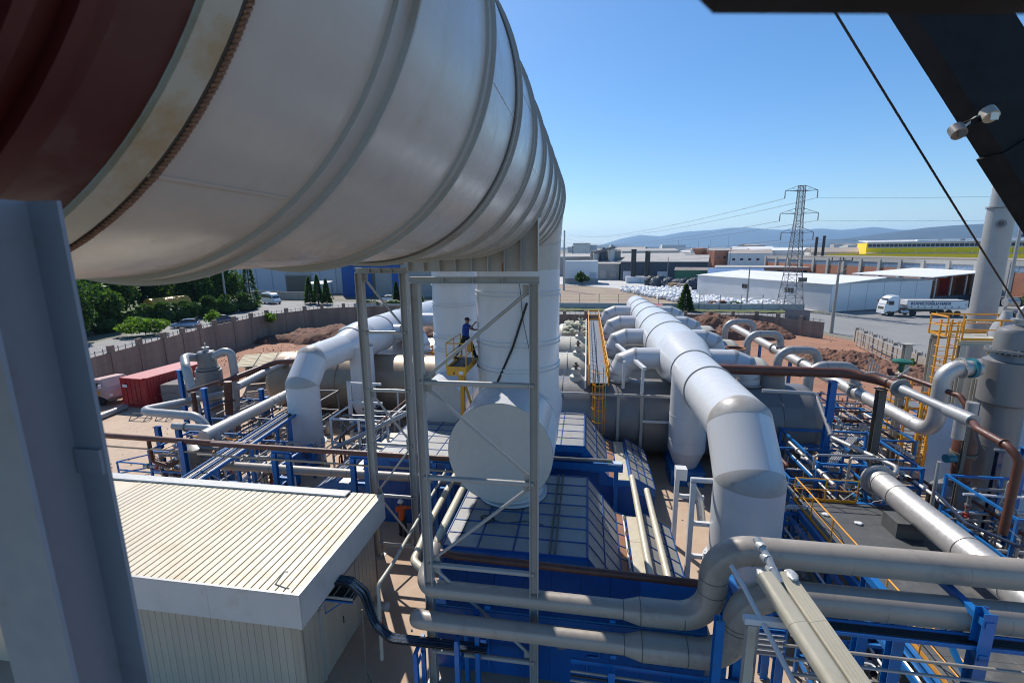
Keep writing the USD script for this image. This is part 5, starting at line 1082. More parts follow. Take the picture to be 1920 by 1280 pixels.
t = Thing('beige_column', 'beige steel column standing left of the orange caged ladder', 'support post'); t.part('post', hbeam((bx, q0 + 1.2, 0.02), (bx, q0 + 1.2, PZ - 0.5), 0.34, 0.34, 0.022, up=(0, 1, 0)), 'vessel_beige'); t.part('head_plate', cbox((bx, q0 + 1.2, PZ - 0.48), (0.5, 0.5, 0.03)), 'vessel_beige'); t.part('base_plate', cbox((bx, q0 + 1.2, 0.014), (0.6, 0.6, 0.024)), 'vessel_beige')
for k, (px, y) in enumerate(((1790, 25.9), (1822, 25.8))):
    x = on_y(px, 760, y)[0]; t = Thing('beige_column', ['beige column just right of the rising header pipe', 'beige column close to the left side of the grey scrubbing column'][k], 'support post'); t.part('post', hbeam((x, y, 0.02), (x, y, 6.5), 0.24, 0.24, 0.02, up=(0, 1, 0)), 'vessel_beige'); t.part('base_plate', cbox((x, y, 0.014), (0.44, 0.44, 0.024)), 'vessel_beige')
SX, SY = on_y(1866, 460, 36.5)[0], 36.5
t = Thing('exhaust_stack', 'tall plain grey stack with small ports rising at the right of the photo', 'chimney')
t.part('lower_shell', lathe((SX, SY, 0.02), [(0.72, 0), (0.72, 15.3)], 44), 'pipe_grey'); t.part('flange', ring((SX, SY, 15.4), (0, 0, 1), 0.64, 0.82, 0.10, 44), 'pipe_grey'); t.part('upper_shell', sweep([(SX, SY, 15.46), (SX, SY, 18.6)], 0.63, 40, caps=False), 'pipe_grey')
t.part('top_flange', ring((SX, SY, 18.55), (0, 0, 1), 0.58, 0.76, 0.09, 40), 'pipe_grey')
k = t.part('sample_port', cyl((SX - 0.35, SY - 0.55, 14.3), (SX - 0.75, SY - 1.15, 14.3), 0.2, 18), 'pipe_grey'); t.part('port_flange', ring((SX - 0.78, SY - 1.19, 14.3), (-0.6, -0.8, 0), 0.14, 0.27, 0.08, 20), 'vessel_grey', parent=k); t.part('port_dark', lathe((SX - 0.76, SY - 1.165, 14.3), [(0.14, 0), (0.14, 0.02)], 18, (-0.6, -0.8, 0)), 'seam_dark', parent=k)
t.part('sample_port', cyl((SX + 0.5, SY - 0.6, 15.9), (SX + 1.1, SY - 0.9, 15.9), 0.13, 14), 'steel_white'); t.part('lamp_arm', cyl((SX - 1.0, SY - 1.0, 7.9), (SX + 1.6, SY - 1.4, 7.8), 0.05, 8), 'steel_white')
t = Thing('blower_set', 'white conical blower casing behind the orange handrail at the stack foot', 'blower')
c = V(p0 + 3.2, 30.9, PZ)
t.part('cone', lathe(c, [(0.7, 0), (0.55, 0.6), (0.26, 1.2), (0.2, 1.5)], 28), 'pipe_grey'); t.part('cyclone', lathe(c + V(1.0, -0.4, 0.2), [(0.3, 0), (0.6, 0.3), (0.6, 0.8), (0.2, 1.1)], 24), 'steel_white'); t.part('duct', tube([c + V(0.2, 0.2, 1.2), c + V(2.5, 0.6, 1.1), c + V(5.0, 1.0, 1.0)], 0.42, 0.6, 20), 'vessel_grey'); t.part('motor', cyl(c + V(-0.3, -0.1, 2.0), c + V(0.3, -0.1, 2.0), 0.24, 16), 'valve_steel')
x = Thing('grey_tank', 'dark grey upright tank in shade under the high orange platform', 'tank')
x.part('shell', lathe((p0 + 3.6, 31.5, 0.02), [(1.5, 0), (1.5, 5.6), (1.35, 5.9), (0.3, 6.3)], 40), 'vessel_grey'); x.part('ladder_rail', cyl((p0 + 2.2, 30.6, 0.1), (p0 + 2.2, 30.6, 6), 0.04, 8), 'tower_grey')
x = Thing('thin_mast', 'thin grey mast rising at the right edge beside the stack', 'mast'); a = on_y(1880, 600, 33); b = on_y(1917, 330, 33); b[0] = a[0] + 0.0; x.mesh(cyl((a[0], 33, 0.02), (a[0], 33, b[2]), 0.09, 12), 'pipe_grey')
# orange stair tower lower
t = Thing('stair_tower', 'low orange railed stair landing beside the long header pipe', 'stairs')
sx0, sy0 = 19.0, 30.0
for x, y in ((sx0, sy0), (sx0 + 1.5, sy0), (sx0, sy0 + 2.2), (sx0 + 1.5, sy0 + 2.2)): t.part('post', bar((x, y, 0.02), (x, y, 4.6), 0.12, 0.12, up=(0, 1, 0)), 'orange_paint')
for z in (1.5, 3.4):
    t.part('landing', box((sx0, sy0, z - 0.05), (sx0 + 1.5, sy0 + 2.2, z)), 'walkway_grate'); railing(t, [(sx0, sy0 + 2.2, z), (sx0, sy0, z), (sx0 + 1.5, sy0, z)], r=0.04, step=0.8)
for k in range(8): t.part('stair_tread', box((sx0 + 0.2, sy0 + 2.3 + 0.25 * k, 1.5 - 0.18 * k - 0.03), (sx0 + 1.2, sy0 + 2.52 + 0.25 * k, 1.5 - 0.18 * k)), 'walkway_grate')
t.part('stringer', bar((sx0 + 0.15, sy0 + 2.2, 1.5), (sx0 + 0.15, sy0 + 4.4, 0.1), 0.06, 0.2), 'orange_paint')
t = Thing('caged_ladder', 'free standing orange ladder in the yard in front of the stair landing', 'ladder')
A = on_z(1705, 900, 0.0); ax, ay = A[0], A[1]
for x in (ax, ax + 0.5): t.part('stile', bar((x, ay, 0.02), (x, ay, 4.6), 0.13, 0.09, up=(0, 1, 0)), 'orange_paint')
for k in range(1, 14): t.part('rung', cyl((ax, ay, 0.3 * k), (ax + 0.5, ay, 0.3 * k), 0.02, 6), 'orange_paint')
t.part('foot_bar', bar((ax - 0.1, ay, 0.1), (ax + 0.6, ay, 0.1), 0.1, 0.06), 'orange_paint')

# ================================================================== left hand plant
LX, LY = -26.6, 28.7
t = column('grey column vessel with wide collar at left in front of the red container', LX, LY, [(0.62, 0), (0.62, 3.1)], [(0.63, 3.0), (0.84, 3.15), (0.84, 4.75), (0.6, 4.8)], [(0.6, 4.95), (0.6, 6.0), (0.5, 6.1), (0.2, 6.15)], 'vessel_grey', 4.88, 0.74)
t.part('nozzle', lathe((LX, LY, 6.1), [(0.14, 0), (0.14, 0.2), (0.24, 0.22), (0.24, 0.3), (0.05, 0.32), (0.05, 0.6)], 16), 'valve_steel')
P = lambda px, py, y: on_y(px, py, y)
pipe('grey_pipe', 'grey pipe leaving the left column vessel towards the viewer and dropping to the ground', [(LX - 0.5, LY, 5.6), P(345, 668, 27.6), P(349, 690, 26.6), P(378, 800, 26.0)], 0.27, 'pipe_grey', n=20, bend=0.6)
pipe('grey_pipe', 'grey looped pipe arching right from the left column vessel', [(LX + 0.5, LY, 5.7), P(432, 652, 29.2), P(440, 700, 29.2), P(444, 790, 29.2)], 0.27, 'pipe_grey', n=20, bend=0.8)
pipe('grey_pipe', 'long grey pipe running forward from the column, then turning right over the blue posts', [P(420, 738, 28.5), P(272, 768, 22.5), P(275, 772, 22.2), P(368, 780, 22.2), P(388, 800, 22.2), P(390, 840, 22.2)], 0.24, 'pipe_grey', n=20, bend=0.7)
pipe('grey_pipe', 'shorter grey pipe with a rounded end below the long turning one', [P(325, 798, 21.6), P(395, 803, 21.6), P(408, 815, 21.6), P(410, 850, 21.6)], 0.19, 'pipe_grey', n=18, bend=0.5, flanges=(0.2,))
pipe('silver_pipe', 'thick silver pipe rising to the right beside the blue cable tray', [P(382, 818, 21.0), P(548, 735, 29.0)], 0.34, 'cladding', n=28, bands=(0.7, 0.78, 0.86))
pipe('silver_pipe', 'pale silver pipe with a cut end rising to the right above the dark pit', [P(446, 724, 27.5), P(600, 645, 38.0)], 0.27, 'cladding', n=22)
pipe('rust_pipe', 'rusty pipe bending over the dark pit at left', [P(410, 720, 27.5), P(492, 688, 30.5), P(520, 678, 31.0), P(575, 676, 31.0)], 0.2, 'rust_primer', n=16, bend=0.6)
pipe('rust_pipe', 'thin rusty line crossing in front of the left column vessel', [P(352, 734, 25.5), P(412, 715, 26.5)], 0.11, 'rust_primer', n=12)
pipe('rust_pipe', 'rusty vertical pipe left of the grey column vessel', [P(362, 735, 25.4), P(372, 800, 25.4), P(374, 815, 25.4)], 0.14, 'rust_primer', n=12)
pipe('rust_pipe', 'short rusty flanged standpipe right of the grey column vessel', [P(427, 715, 27.0), P(430, 775, 27.0)], 0.24, 'rust_primer', n=16, flanges=(0.6,))
x = Thing('grey_tank', 'small grey tank under the rusty standpipe at left', 'tank'); c = P(434, 800, 27.0); x.part('shell', lathe((c[0], 27, 0.02), [(0.55, 0), (0.55, 1.5), (0.3, 1.7)], 24), 'vessel_grey'); x.part('lid_nozzle', lathe((c[0], 27, 1.7), [(0.2, 0), (0.2, 0.15), (0.32, 0.16), (0.32, 0.24)], 16), 'valve_steel')
x = Thing('grey_tank', 'grey round bottomed tank in shade behind the far left brown pipe', 'tank'); c = P(365, 850, 21.0); x.part('shell', lathe((c[0], 21.0, 0.9), [(0.1, 0), (0.6, 0.25), (0.75, 0.7), (0.75, 1.7), (0.3, 1.9)], 28), 'vessel_grey'); 
for a in (0, 2.1, 4.2): x.part('leg', cyl((c[0] + 0.6 * math.cos(a), 21.0 + 0.6 * math.sin(a), 0.02), (c[0] + 0.6 * math.cos(a), 21.0 + 0.6 * math.sin(a), 1.6), 0.06, 8), 'vessel_grey')
for k, (px, py, y, z) in enumerate(((300, 830, 21.9, 3.2), (338, 830, 21.9, 3.2), (388, 770, 25.5, 4.4), (340, 720, 27.4, 5.0), (488, 720, 28.2, 3.6), (497, 730, 28.6, 2.9))):
    x = on_y(px, py, y)[0]; goal(['blue post at left holding the turning grey pipe', 'second blue post under the turning grey pipe', 'slanting looking tall blue post in front of the left column vessel', 'tall blue post behind the grey drop pipe', 'blue post standing at the dark pit', 'blue double post right at the edge of the dark pit'][k], (x,), y, z, (), 0.24)
t = Thing('cable_tray', 'long blue cable tray with black cables sloping away at left behind the cabin ridge', 'cable tray')
ta, tb = on_z(372, 890, 3.4), on_z(545, 775, 3.4)
dd = (tb - ta) / np.linalg.norm(tb - ta); ss = V(dd[1], -dd[0], 0)
ta = ta - dd * 1.5
for o in (-0.45, 0.0, 0.45): t.part('side_channel', bar(ta + ss * o, tb + ss * o, 0.05, 0.16), 'blue_steel')
for k in range(8): t.part('cable', cyl(ta + ss * (-0.38 + 0.1 * k + (0.06 if k > 3 else 0)) , tb + ss * (-0.38 + 0.1 * k + (0.06 if k > 3 else 0)), 0.032, 8), 'cladding' if k in (1, 6) else 'cable_black')
for k in range(9): p = ta + (tb - ta) * (k + 0.5) / 9; t.part('rung', bar(p - ss * 0.44 - V(0, 0, 0.07), p + ss * 0.44 - V(0, 0, 0.07), 0.05, 0.03), 'blue_steel')
for k in (0, 1, 2): 
    p = ta + (tb - ta) * (0.1 + 0.4 * k)
    for o in (-0.4, 0.4): t.part('post', bar(V(*(p + ss * o)[:2], 0.02), V(*(p + ss * o)[:2], 3.3), 0.16, 0.16, up=(0, 1, 0)), 'blue_steel')
t.part('end_plate', cbox(ta + V(0, 0, -0.2), (1.1, 0.12, 0.8)), 'blue_steel')
t = Thing('orange_platform', 'small orange railed platform at far left beyond the cabin ridge', 'platform')
a = on_z(288, 885, 0.9); railing(t, [a + V(0, 0.2, 0), a + V(3.2, 0.2, 0), a + V(3.2, 2.6, 0), a + V(0.2, 2.6, 0), a + V(0, 0.2, 0)], r=0.035, step=1.0); t.part('deck_panel', box(a + V(0, 0.2, -0.06), a + V(3.2, 2.6, 0)), 'walkway_grate')
t.part('gate', [bar(a + V(3.35, 0.2 + 0.12 * k, 0.0), a + V(3.35, 0.2 + 0.12 * k, 1.0), 0.05, 0.05, up=(0, 1, 0)) for k in range(6)], 'orange_paint')
t = Thing('blue_barrier', 'low blue barrier frame lying open on the yard at far left', 'barrier')
a = on_z(222, 880, 0.4)
t.part('rail', cyl(a, a + V(4.6, -0.1, 0), 0.045, 8), 'blue_steel'); t.part('rail', cyl(a + V(0, 0, 0.5), a + V(4.6, -0.1, 0.5), 0.045, 8), 'blue_steel'); t.part('rail', cyl(a + V(0, 0, 0.5), a + V(4.0, 4.2, 0.6), 0.045, 8), 'blue_steel'); t.part('rail', cyl(a + V(0.3, -0.9, 0.1), a + V(4.2, 1.6, 0.3), 0.045, 8), 'blue_steel'); t.part('post', cyl(a - V(0, 0, 0.4), a + V(0, 0, 0.5), 0.05, 8), 'blue_steel')
for k, (px, py) in enumerate(((255, 790), (300, 790))):
    c = on_z(px, py, 0.0); x = Thing('wire_stand', ['left of two thin wire stands lying on the sandy yard', 'right of two thin wire stands lying on the sandy yard'][k], 'wire frame')
    w, h = (1.3, 0.5) if k == 0 else (0.9, 0.5); q = [c + V(-w / 2, 0, 0.02), c + V(w / 2, 0, 0.02), c + V(w / 2 + 0.2, 0.4, h), c + V(w / 2, 0.8, 0.02), c + V(-w / 2, 0.8, 0.02), c + V(-w / 2, 0.4, h)]
    for i, j in ((0, 1), (1, 2), (2, 3), (3, 4), (4, 5), (5, 0), (5, 2), (0, 4), (1, 3)): x.part('wire', cyl(q[i], q[j], 0.03, 6), 'vessel_grey')
pipe('grey_pipe', 'grey pipe lying on the yard in front of the pink truck', [on_z(170, 788, 0.25), on_z(236, 762, 0.25)], 0.24, 'pipe_grey', n=18)
t = Thing('timber_roof', 'flat roof of cream planks on dark beams over the pit at left', 'roof')
c0, c1 = on_z(440, 690, 3.0), on_z(535, 665, 3.0)
ux = V(0.86, 0.5, 0); uy = V(-0.5, 0.86, 0)
for k in range(4):
    for j in range(9):
        p = c0 + ux * (1.55 * k) + uy * (0.62 * j); t.part('plank', panel(p, p + ux * 1.42, p + ux * 1.42 + uy * 0.5, p + uy * 0.5, 0.06), 'plank')
for k in range(5): p = c0 + ux * (1.55 * k - 0.06) - V(0, 0, 0.09); t.part('beam', bar(p - uy * 0.2, p + uy * 5.8, 0.12, 0.16), 'gap_dark')
for i, j in ((0, 0), (4, 0), (0, 9), (4, 9)): p = c0 + ux * (1.5 * i) + uy * (0.6 * j); t.part('post', box((p[0] - 0.08, p[1] - 0.08, 0.02), (p[0] + 0.08, p[1] + 0.08, 2.82)), 'vessel_beige')
t.part('back_wall', bar(c0 + uy * 5.5 - V(0, 0, 1.6), c0 + ux * 6 + uy * 5.5 - V(0, 0, 1.6), 0.1, 2.6), 'gap_dark')

# shipping container and covered crate
t = Thing('shipping_container', 'red shipping container with faded roof by the perimeter wall at left', 'container')
Lc, Wc, Hc = 6.06, 2.42, 2.6
cdir = V(0.06, 0.998, 0); csid = V(0.998, -0.06, 0); cx = V(-39.2, 32.95, 0)
def cpt(l, w, z): return cx + cdir * l + csid * w + V(0, 0, z)
for w in (0, Wc): 
    n = 22
    for k in range(n): t.part('side_panel', bar(cpt(Lc * k / n + 0.03, w + (0.03 if k % 2 else 0.0), Hc / 2), cpt(Lc * (k + 1) / n - 0.03, w + (0.03 if k % 2 else 0.0), Hc / 2), 0.05, Hc - 0.2), 'container_red')
for k in range(10): t.part('end_panel', bar(cpt(0.02 if k % 2 else 0.05, Wc * k / 10 + 0.02, Hc / 2), cpt(0.02 if k % 2 else 0.05, Wc * (k + 1) / 10 - 0.02, Hc / 2), 0.05, Hc - 0.2), 'container_red')
t.part('roof', panel(cpt(0, 0, Hc - 0.04), cpt(Lc, 0, Hc - 0.04), cpt(Lc, Wc, Hc - 0.04), cpt(0, Wc, Hc - 0.04), 0.05), 'container_roof')
for l in (0.08, Lc - 0.08):
    for w in (0.0, Wc): t.part('corner_post', bar(cpt(l, w, 0.02), cpt(l, w, Hc), 0.17, 0.17, up=tuple(cdir)), 'container_red')
for z in (0.1, Hc - 0.12):
    for w in (-0.02, Wc + 0.02): t.part('side_rail', bar(cpt(0, w, z), cpt(Lc, w, z), 0.12, 0.14), 'container_red')
    t.part('end_rail', bar(cpt(-0.02, 0, z), cpt(-0.02, Wc, z), 0.12, 0.14), 'container_red')
t.part('notice', panel(cpt(-0.095, Wc * 0.30, 1.75), cpt(-0.095, Wc * 0.30 - 0.5, 1.75), cpt(-0.095, Wc * 0.30 - 0.5, 2.0), cpt(-0.095, Wc * 0.30, 2.0), 0.01), 'white_wall')
t = Thing('covered_crate', 'grey tarpaulin covered crate standing against the red container', 'crate')
k0 = on_z(292, 757, 0.0)
kb = cbox((0, 0, 0.9), (2.0, 2.2, 1.8), 12); kb = kb.subdivide().subdivide().subdivide(); kb.vertices += (meshkit.fbm(kb.vertices * V(3, 3, 0.8), 3, 3)[:, None] - 0.5) * 0.12 * np.array([1, 1, 0.3]); kb.apply_translation(V(-35.3, 34.9, 0.02)); t.part('cover', kb, 'tarp_grey'); t.part('rope', bar(V(-36.0, 33.25, 1.1), V(-33.7, 34.5, 1.1), 0.03, 0.03), 'gap_dark')

# ================================================================== people and the boom lift
def ball(p, r, n=14): s = m3.Manifold.sphere(r, n); return s.translate(list(map(float, p)))
def limb(p, q, r0, r1): return m3.Manifold.batch_hull([ball(p, r0), ball(q, r1)])
def skinned(chains, length=0.035, it=8):
    m = m3.Manifold()
    for p, q, a, b in chains: m = m + limb(p, q, a, b)
    m = m.refine_to_length(length); v, f, _ = meshkit.arrays(m); me = trimesh.Trimesh(v, f, process=True)
    trimesh.smoothing.filter_taubin(me, iterations=it); return tm(me.vertices, me.faces)
def hand(w, d, up, r=0.012):
    """palm, four curled fingers and a thumb, reaching from wrist w along d"""
    d = V(*d) / np.linalg.norm(d); s = np.cross(d, V(*up)); s /= np.linalg.norm(s); u = np.cross(s, d); c = []
    c.append((w, w + d * 0.09, 0.026, 0.034))
    for k in range(4):
        a = w + d * 0.085 + s * (0.022 * (k - 1.5)); L = (0.036, 0.042, 0.039, 0.031)[k]
        b = a + d * L - u * 0.012; e = b + d * L * 0.4 - u * 0.035; c += [(a, b, 0.011, 0.010), (b, e, 0.010, 0.008)]
    a = w + d * 0.035 + s * 0.034; b = a + d * 0.035 + s * 0.018 - u * 0.02; c += [(a, b, 0.014, 0.011), (b, b + d * 0.03 - u * 0.02, 0.011, 0.009)]
    return c
def person(label, J, outfit):
    """J: joints in metres in the place; outfit: clothing parts with their joints"""
    t = Thing('person', label, 'person')
    hd, nk, ch, pv = J['head'], J['neck'], J['chest'], J['pelvis']; face = J['face'] / np.linalg.norm(J['face'])
    C = [(nk, ch, 0.055, 0.10), (ch, pv, 0.135, 0.12), (J['shl'], J['shr'], 0.07, 0.07), (J['hipl'], J['hipr'], 0.095, 0.095), (nk, hd - V(0, 0, 0.06), 0.05, 0.055),
         (hd + V(0, 0, 0.03), hd - V(0, 0, 0.03) + face * 0.015, 0.092, 0.078), (hd - V(0, 0, 0.08) + face * 0.045, hd - V(0, 0, 0.02) + face * 0.03, 0.045, 0.06), (hd - V(0, 0, 0.015) + face * 0.10, hd + V(0, 0, 0.03) + face * 0.085, 0.014, 0.010)]
    sd = np.cross(face, V(0, 0, 1)); sd /= np.linalg.norm(sd)
    for s in (-1, 1): C.append((hd + sd * s * 0.085 - V(0, 0, 0.02), hd + sd * s * 0.09 + V(0, 0, 0.02), 0.016, 0.02))
    for s in 'lr':
        C += [(J['sh' + s], J['el' + s], 0.056, 0.043), (J['el' + s], J['wr' + s], 0.042, 0.029), (J['hip' + s], J['kn' + s], 0.09, 0.062), (J['kn' + s], J['an' + s], 0.06, 0.043), (J['an' + s] - V(0, 0, 0.03), J['to' + s], 0.045, 0.036)]
    for s in 'lr': C += hand(J['wr' + s], J['wr' + s] - J['el' + s], (0, 0, 1))
    t.part('body', skinned(C, 0.03, 6), 'skin', smooth=True)
    for s in (-1, 1): t.part('eye', lathe(hd + face * 0.088 + sd * s * 0.033 + V(0, 0, 0.012), [(0.012, 0), (0.008, 0.006)], 8, tuple(face)), 'black_rubber')
    e = 0.016
    def wear(name, chains, m, it=8): t.part(name, skinned([(p, q, a + e, b + e) for p, q, a, b in chains], 0.035, it), m, smooth=True)
    half = lambda a, b, x: J[a] + (J[b] - J[a]) * x
    up = [(nk - V(0, 0, 0.05), ch, 0.07, 0.105), (ch, pv + V(0, 0, 0.04), 0.135, 0.13), (J['shl'], J['shr'], 0.072, 0.072), (pv + V(0, 0, 0.04), pv - V(0, 0, 0.04), 0.13, 0.125)]
    sl = outfit['sleeve']
    for s in 'lr':
        up.append((J['sh' + s], half('sh' + s, 'el' + s, min(sl, 1.0)), 0.06, 0.056))
        if sl > 1: up.append((J['el' + s], half('el' + s, 'wr' + s, sl - 1), 0.05, 0.038))
    wear(outfit['top'], up, outfit['top_mat'])
    lo = [(pv, (J['hipl'] + J['hipr']) / 2, 0.115, 0.10), (J['hipl'], J['hipr'], 0.098, 0.098)]
    for s in 'lr': lo += [(J['hip' + s], J['kn' + s], 0.095, 0.07), (J['kn' + s], J['an' + s], 0.068, 0.058)]
    wear('trousers', lo, 'trousers')
    for s in 'lr': wear('boot', [(J['an' + s] + V(0, 0, 0.04), J['an' + s] - V(0, 0, 0.03), 0.05, 0.05), (J['an' + s] - V(0, 0, 0.03), J['to' + s], 0.05, 0.042)], 'black_rubber', 4)
    if outfit['hat'] == 'cap':
        t.part('cap', [lathe(hd + V(0, 0, 0.035), [(0.112, 0), (0.108, 0.05), (0.075, 0.09), (0.01, 0.105)], 20), panel(hd + V(0, 0, 0.04) + face * 0.09 + sd * 0.07, hd + V(0, 0, 0.04) + face * 0.09 - sd * 0.07, hd + V(0, 0, 0.025) + face * 0.185 - sd * 0.045, hd + V(0, 0, 0.025) + face * 0.185 + sd * 0.045, 0.012)], 'cap_dark')
    else:
        h = t.part('helmet', lathe(hd + V(0, 0, 0.03), [(0.145, 0), (0.122, 0.012), (0.116, 0.06), (0.085, 0.105), (0.03, 0.125), (0.01, 0.127)], 24), 'helmet_white'); t.part('helmet_rim', ring(hd + V(0, 0, 0.035) , (0, 0, 1), 0.11, 0.15, 0.012, 24), 'helmet_white', parent=h)
    return t
# worker in blue on the boom lift
LPX, LPY, LPZ = -5.02, 19.15, 8.32
wX, wY, wz0 = LPX, 19.25, LPZ + 0.04
O = V(wX, wY, wz0); J = {k: O + V(*v) for k, v in dict(
    anl=(-0.52, -0.25, 0.10), tol=(-0.40, -0.20, 0.04), anr=(0.30, 0.10, 0.14), tor=(0.42, 0.14, 0.06), knl=(-0.30, -0.12, 0.50), knr=(0.20, 0.02, 0.58), hipl=(-0.10, -0.09, 0.94), hipr=(-0.04, 0.09, 0.94),
    pelvis=(-0.07, 0, 1.0), chest=(-0.06, 0, 1.32), neck=(-0.03, 0, 1.52), head=(0.015, 0, 1.665), shl=(-0.05, -0.19, 1.45), shr=(-0.03, 0.19, 1.45),
    ell=(0.20, -0.22, 1.36), wrl=(0.36, -0.17, 1.55), elr=(0.24, 0.20, 1.24), wrr=(0.50, 0.12, 1.26)).items()}
J['face'] = V(1, 0.05, 0.08)
person('worker in blue shirt and dark cap reaching towards the pale riser from a lift', J, dict(top='shirt', top_mat='shirt_blue', sleeve=0.7, hat='cap'))
s = Thing('hand_tool', 'yellow and dark power tool on a long rod held by the worker in blue', 'tool'); c = J['wrr'] + V(0.12, -0.02, -0.10)
s.part('body', [cbox(c, (0.08, 0.08, 0.26)), cbox(c + V(0, 0, -0.17), (0.16, 0.1, 0.06))], 'yellow_paint'); s.part('rod', cyl(c + V(0, 0, 0.1), c + V(-0.03, 0, 0.95), 0.018, 8), 'black_rubber')
t = Thing('boom_lift', 'yellow boom lift basket raised beside the big riser duct', 'lift')
bx0, bx1, by0, by1 = LPX - 0.42, LPX + 0.38, 17.5, 19.7
t.part('floor_plate', box((bx0, by0, LPZ - 0.06), (bx1, by1, LPZ)), 'deck_plate'); t.part('kick_board', box((bx0, by0 - 0.03, LPZ - 0.25), (bx1, by0 - 0.002, LPZ + 0.12)), 'yellow_paint')
for x in (bx0, bx1): t.part('side_board', box((x - 0.02, by0, LPZ - 0.14), (x + 0.02, by1, LPZ + 0.10)), 'yellow_paint')
railing(t, [(bx0, by1, LPZ), (bx0, by0, LPZ), (bx1, by0, LPZ), (bx1, by1, LPZ)], r=0.022, m='yellow_paint', toe=False, step=0.9)
t.part('control_box', box((bx1 - 0.22, 18.5, LPZ + 0.5), (bx1 - 0.04, 18.8, LPZ + 0.95)), 'yellow_paint')
t.part('notice_panel', box((bx0 + 0.5, by0 - 0.036, LPZ - 0.2), (bx0 + 0.68, by0 - 0.031, LPZ - 0.06)), 'white_wall'); t.part('notice_panel', box((bx0 + 0.26, by0 - 0.036, LPZ - 0.2), (bx0 + 0.34, by0 - 0.031, LPZ - 0.10)), 'gap_dark')
mx = LPX + 0.02
t.part('boom_head', box((mx - 0.12, 18.0, LPZ - 0.75), (mx + 0.12, 18.4, LPZ - 0.08)), 'yellow_paint')
t.part('boom_arm', bar((mx - 0.0, 18.2, LPZ - 0.6), (mx - 0.12, 18.6, 4.2), 0.16, 0.2, up=(0, 1, 0)), 'yellow_paint'); t.part('boom_arm', bar((mx + 0.05, 18.25, LPZ - 0.7), (mx + 0.38, 18.5, 6.2), 0.08, 0.1, up=(0, 1, 0)), 'yellow_paint')
t.part('boom_arm', bar((mx - 0.12, 18.6, 4.3), (mx - 0.05, 20.2, 1.3), 0.22, 0.24), 'yellow_paint')
t.part('chassis', box((mx - 0.55, 18.75, 0.45), (mx + 0.45, 21.0, 1.3)), 'blue_steel')
for y in (19.2, 20.6):
    for x in (mx - 0.62, mx + 0.36): t.part('wheel', lathe((x, y, 0.42), [(0.3, 0), (0.4, 0.03), (0.4, 0.15), (0.3, 0.18)], 24, (1, 0, 0)), 'tyre')
# worker in orange by the blue wall
O = V(-8.15, 18.5, 0.012); J = {k: O + V(*v) for k, v in dict(
    anl=(-0.10, 0.02, 0.09), tol=(-0.19, 0.10, 0.04), anr=(0.13, -0.06, 0.09), tor=(0.05, 0.04, 0.04), knl=(-0.10, 0.04, 0.49), knr=(0.12, 0.02, 0.49), hipl=(-0.09, -0.03, 0.92), hipr=(0.09, 0.02, 0.92),
    pelvis=(0, 0, 0.98), chest=(0.0, 0.03, 1.30), neck=(-0.03, 0.06, 1.49), head=(-0.08, 0.12, 1.63), shl=(-0.19, 0.0, 1.43), shr=(0.18, 0.08, 1.43),
    ell=(-0.26, 0.06, 1.16), wrl=(-0.30, 0.28, 1.10), elr=(0.40, 0.22, 1.36), wrr=(0.52, 0.44, 1.38)).items()}
J['face'] = V(-0.62, 0.72, -0.3)
person('worker in an orange vest and white helmet standing at the blue wall sheets', J, dict(top='vest', top_mat='vest_orange', sleeve=0.55, hat='helmet'))

# ================================================================== perimeter walls
def wall(label, pts, h, m, pil=3.6, ph=0.65, pw=0.5, thick=0.22, fence=True, name='perimeter_wall', plain=False):
    t = Thing(name, label, 'wall'); P = [V(*p, 0) for p in pts]
    for a, b in zip(P, P[1:]):
        n = max(1, int(round(np.linalg.norm(b - a) / pil))); d = (b - a) / np.linalg.norm(b - a)
        for k in range(n):
            p, q = a + (b - a) * k / n, a + (b - a) * (k + 1) / n
            rows = 4 if not plain else 1
            for r in range(rows):
                z0, z1 = h * r / rows - (0.3 if r == 0 else 0), h * (r + 1) / rows - 0.012
                t.part('wall_slab', bar(V(*(p + d * pw * 0.5)[:2], (z0 + z1) / 2), V(*(q - d * pw * 0.5)[:2], (z0 + z1) / 2), thick, z1 - z0), m)
            if pil: t.part('pilaster', bar(V(*(p - d * pw / 2)[:2], (h + ph) / 2 - 0.15), V(*(p + d * pw / 2)[:2], (h + ph) / 2 - 0.15), thick + 0.16, h + ph + 0.3), m)
            if fence:
                for j in range(1, 4):
                    c = p + (q - p) * j / 4; t.part('fence_picket', bar(V(*c[:2], h), V(*c[:2], h + 0.48), 0.05, 0.05, up=tuple(d)), 'lattice_steel')
                t.part('fence_rail', bar(V(*(p + d * pw * 0.5)[:2], h + 0.30), V(*(q - d * pw * 0.5)[:2], h + 0.30), 0.03, 0.04), 'lattice_steel')
    return t
wall('tall brown concrete perimeter wall with pilasters curving along the left side of the plant', [(-41.5, 18), (-43.2, 30), (-45.8, 44), (-47.3, 53), (-47.2, 63), (-43, 71), (-34, 75.5), (-18, 77)], 3.75, 'wall_concrete')
wall('lower brown concrete perimeter wall with pilasters behind the soil heap at right', [(-17.4, 77.2), (0, 77.4), (16, 79), (27, 79.5), (33.8, 72.0)], 2.35, 'wall_concrete', pil=3.5, ph=0.55)
wall('pale concrete boundary wall with bent railings beside the yard gate at right', [(36.8, 70.0), (35.8, 62), (34.6, 54), (33.6, 46.5)], 1.7, 'wall_pale', pil=2.6, ph=0.3, pw=0.25)
wall('low grey wall across the far side of the road, before the white sacks', [(-30, 103.8), (10, 104), (45, 105.5)], 1.25, 'pier_grey', pil=5.0, ph=0.0, pw=0.04, fence=False, name='low_wall', plain=True)
t = Thing('wire_fence', 'thin wire fence posts standing above the low grey wall', 'fence')
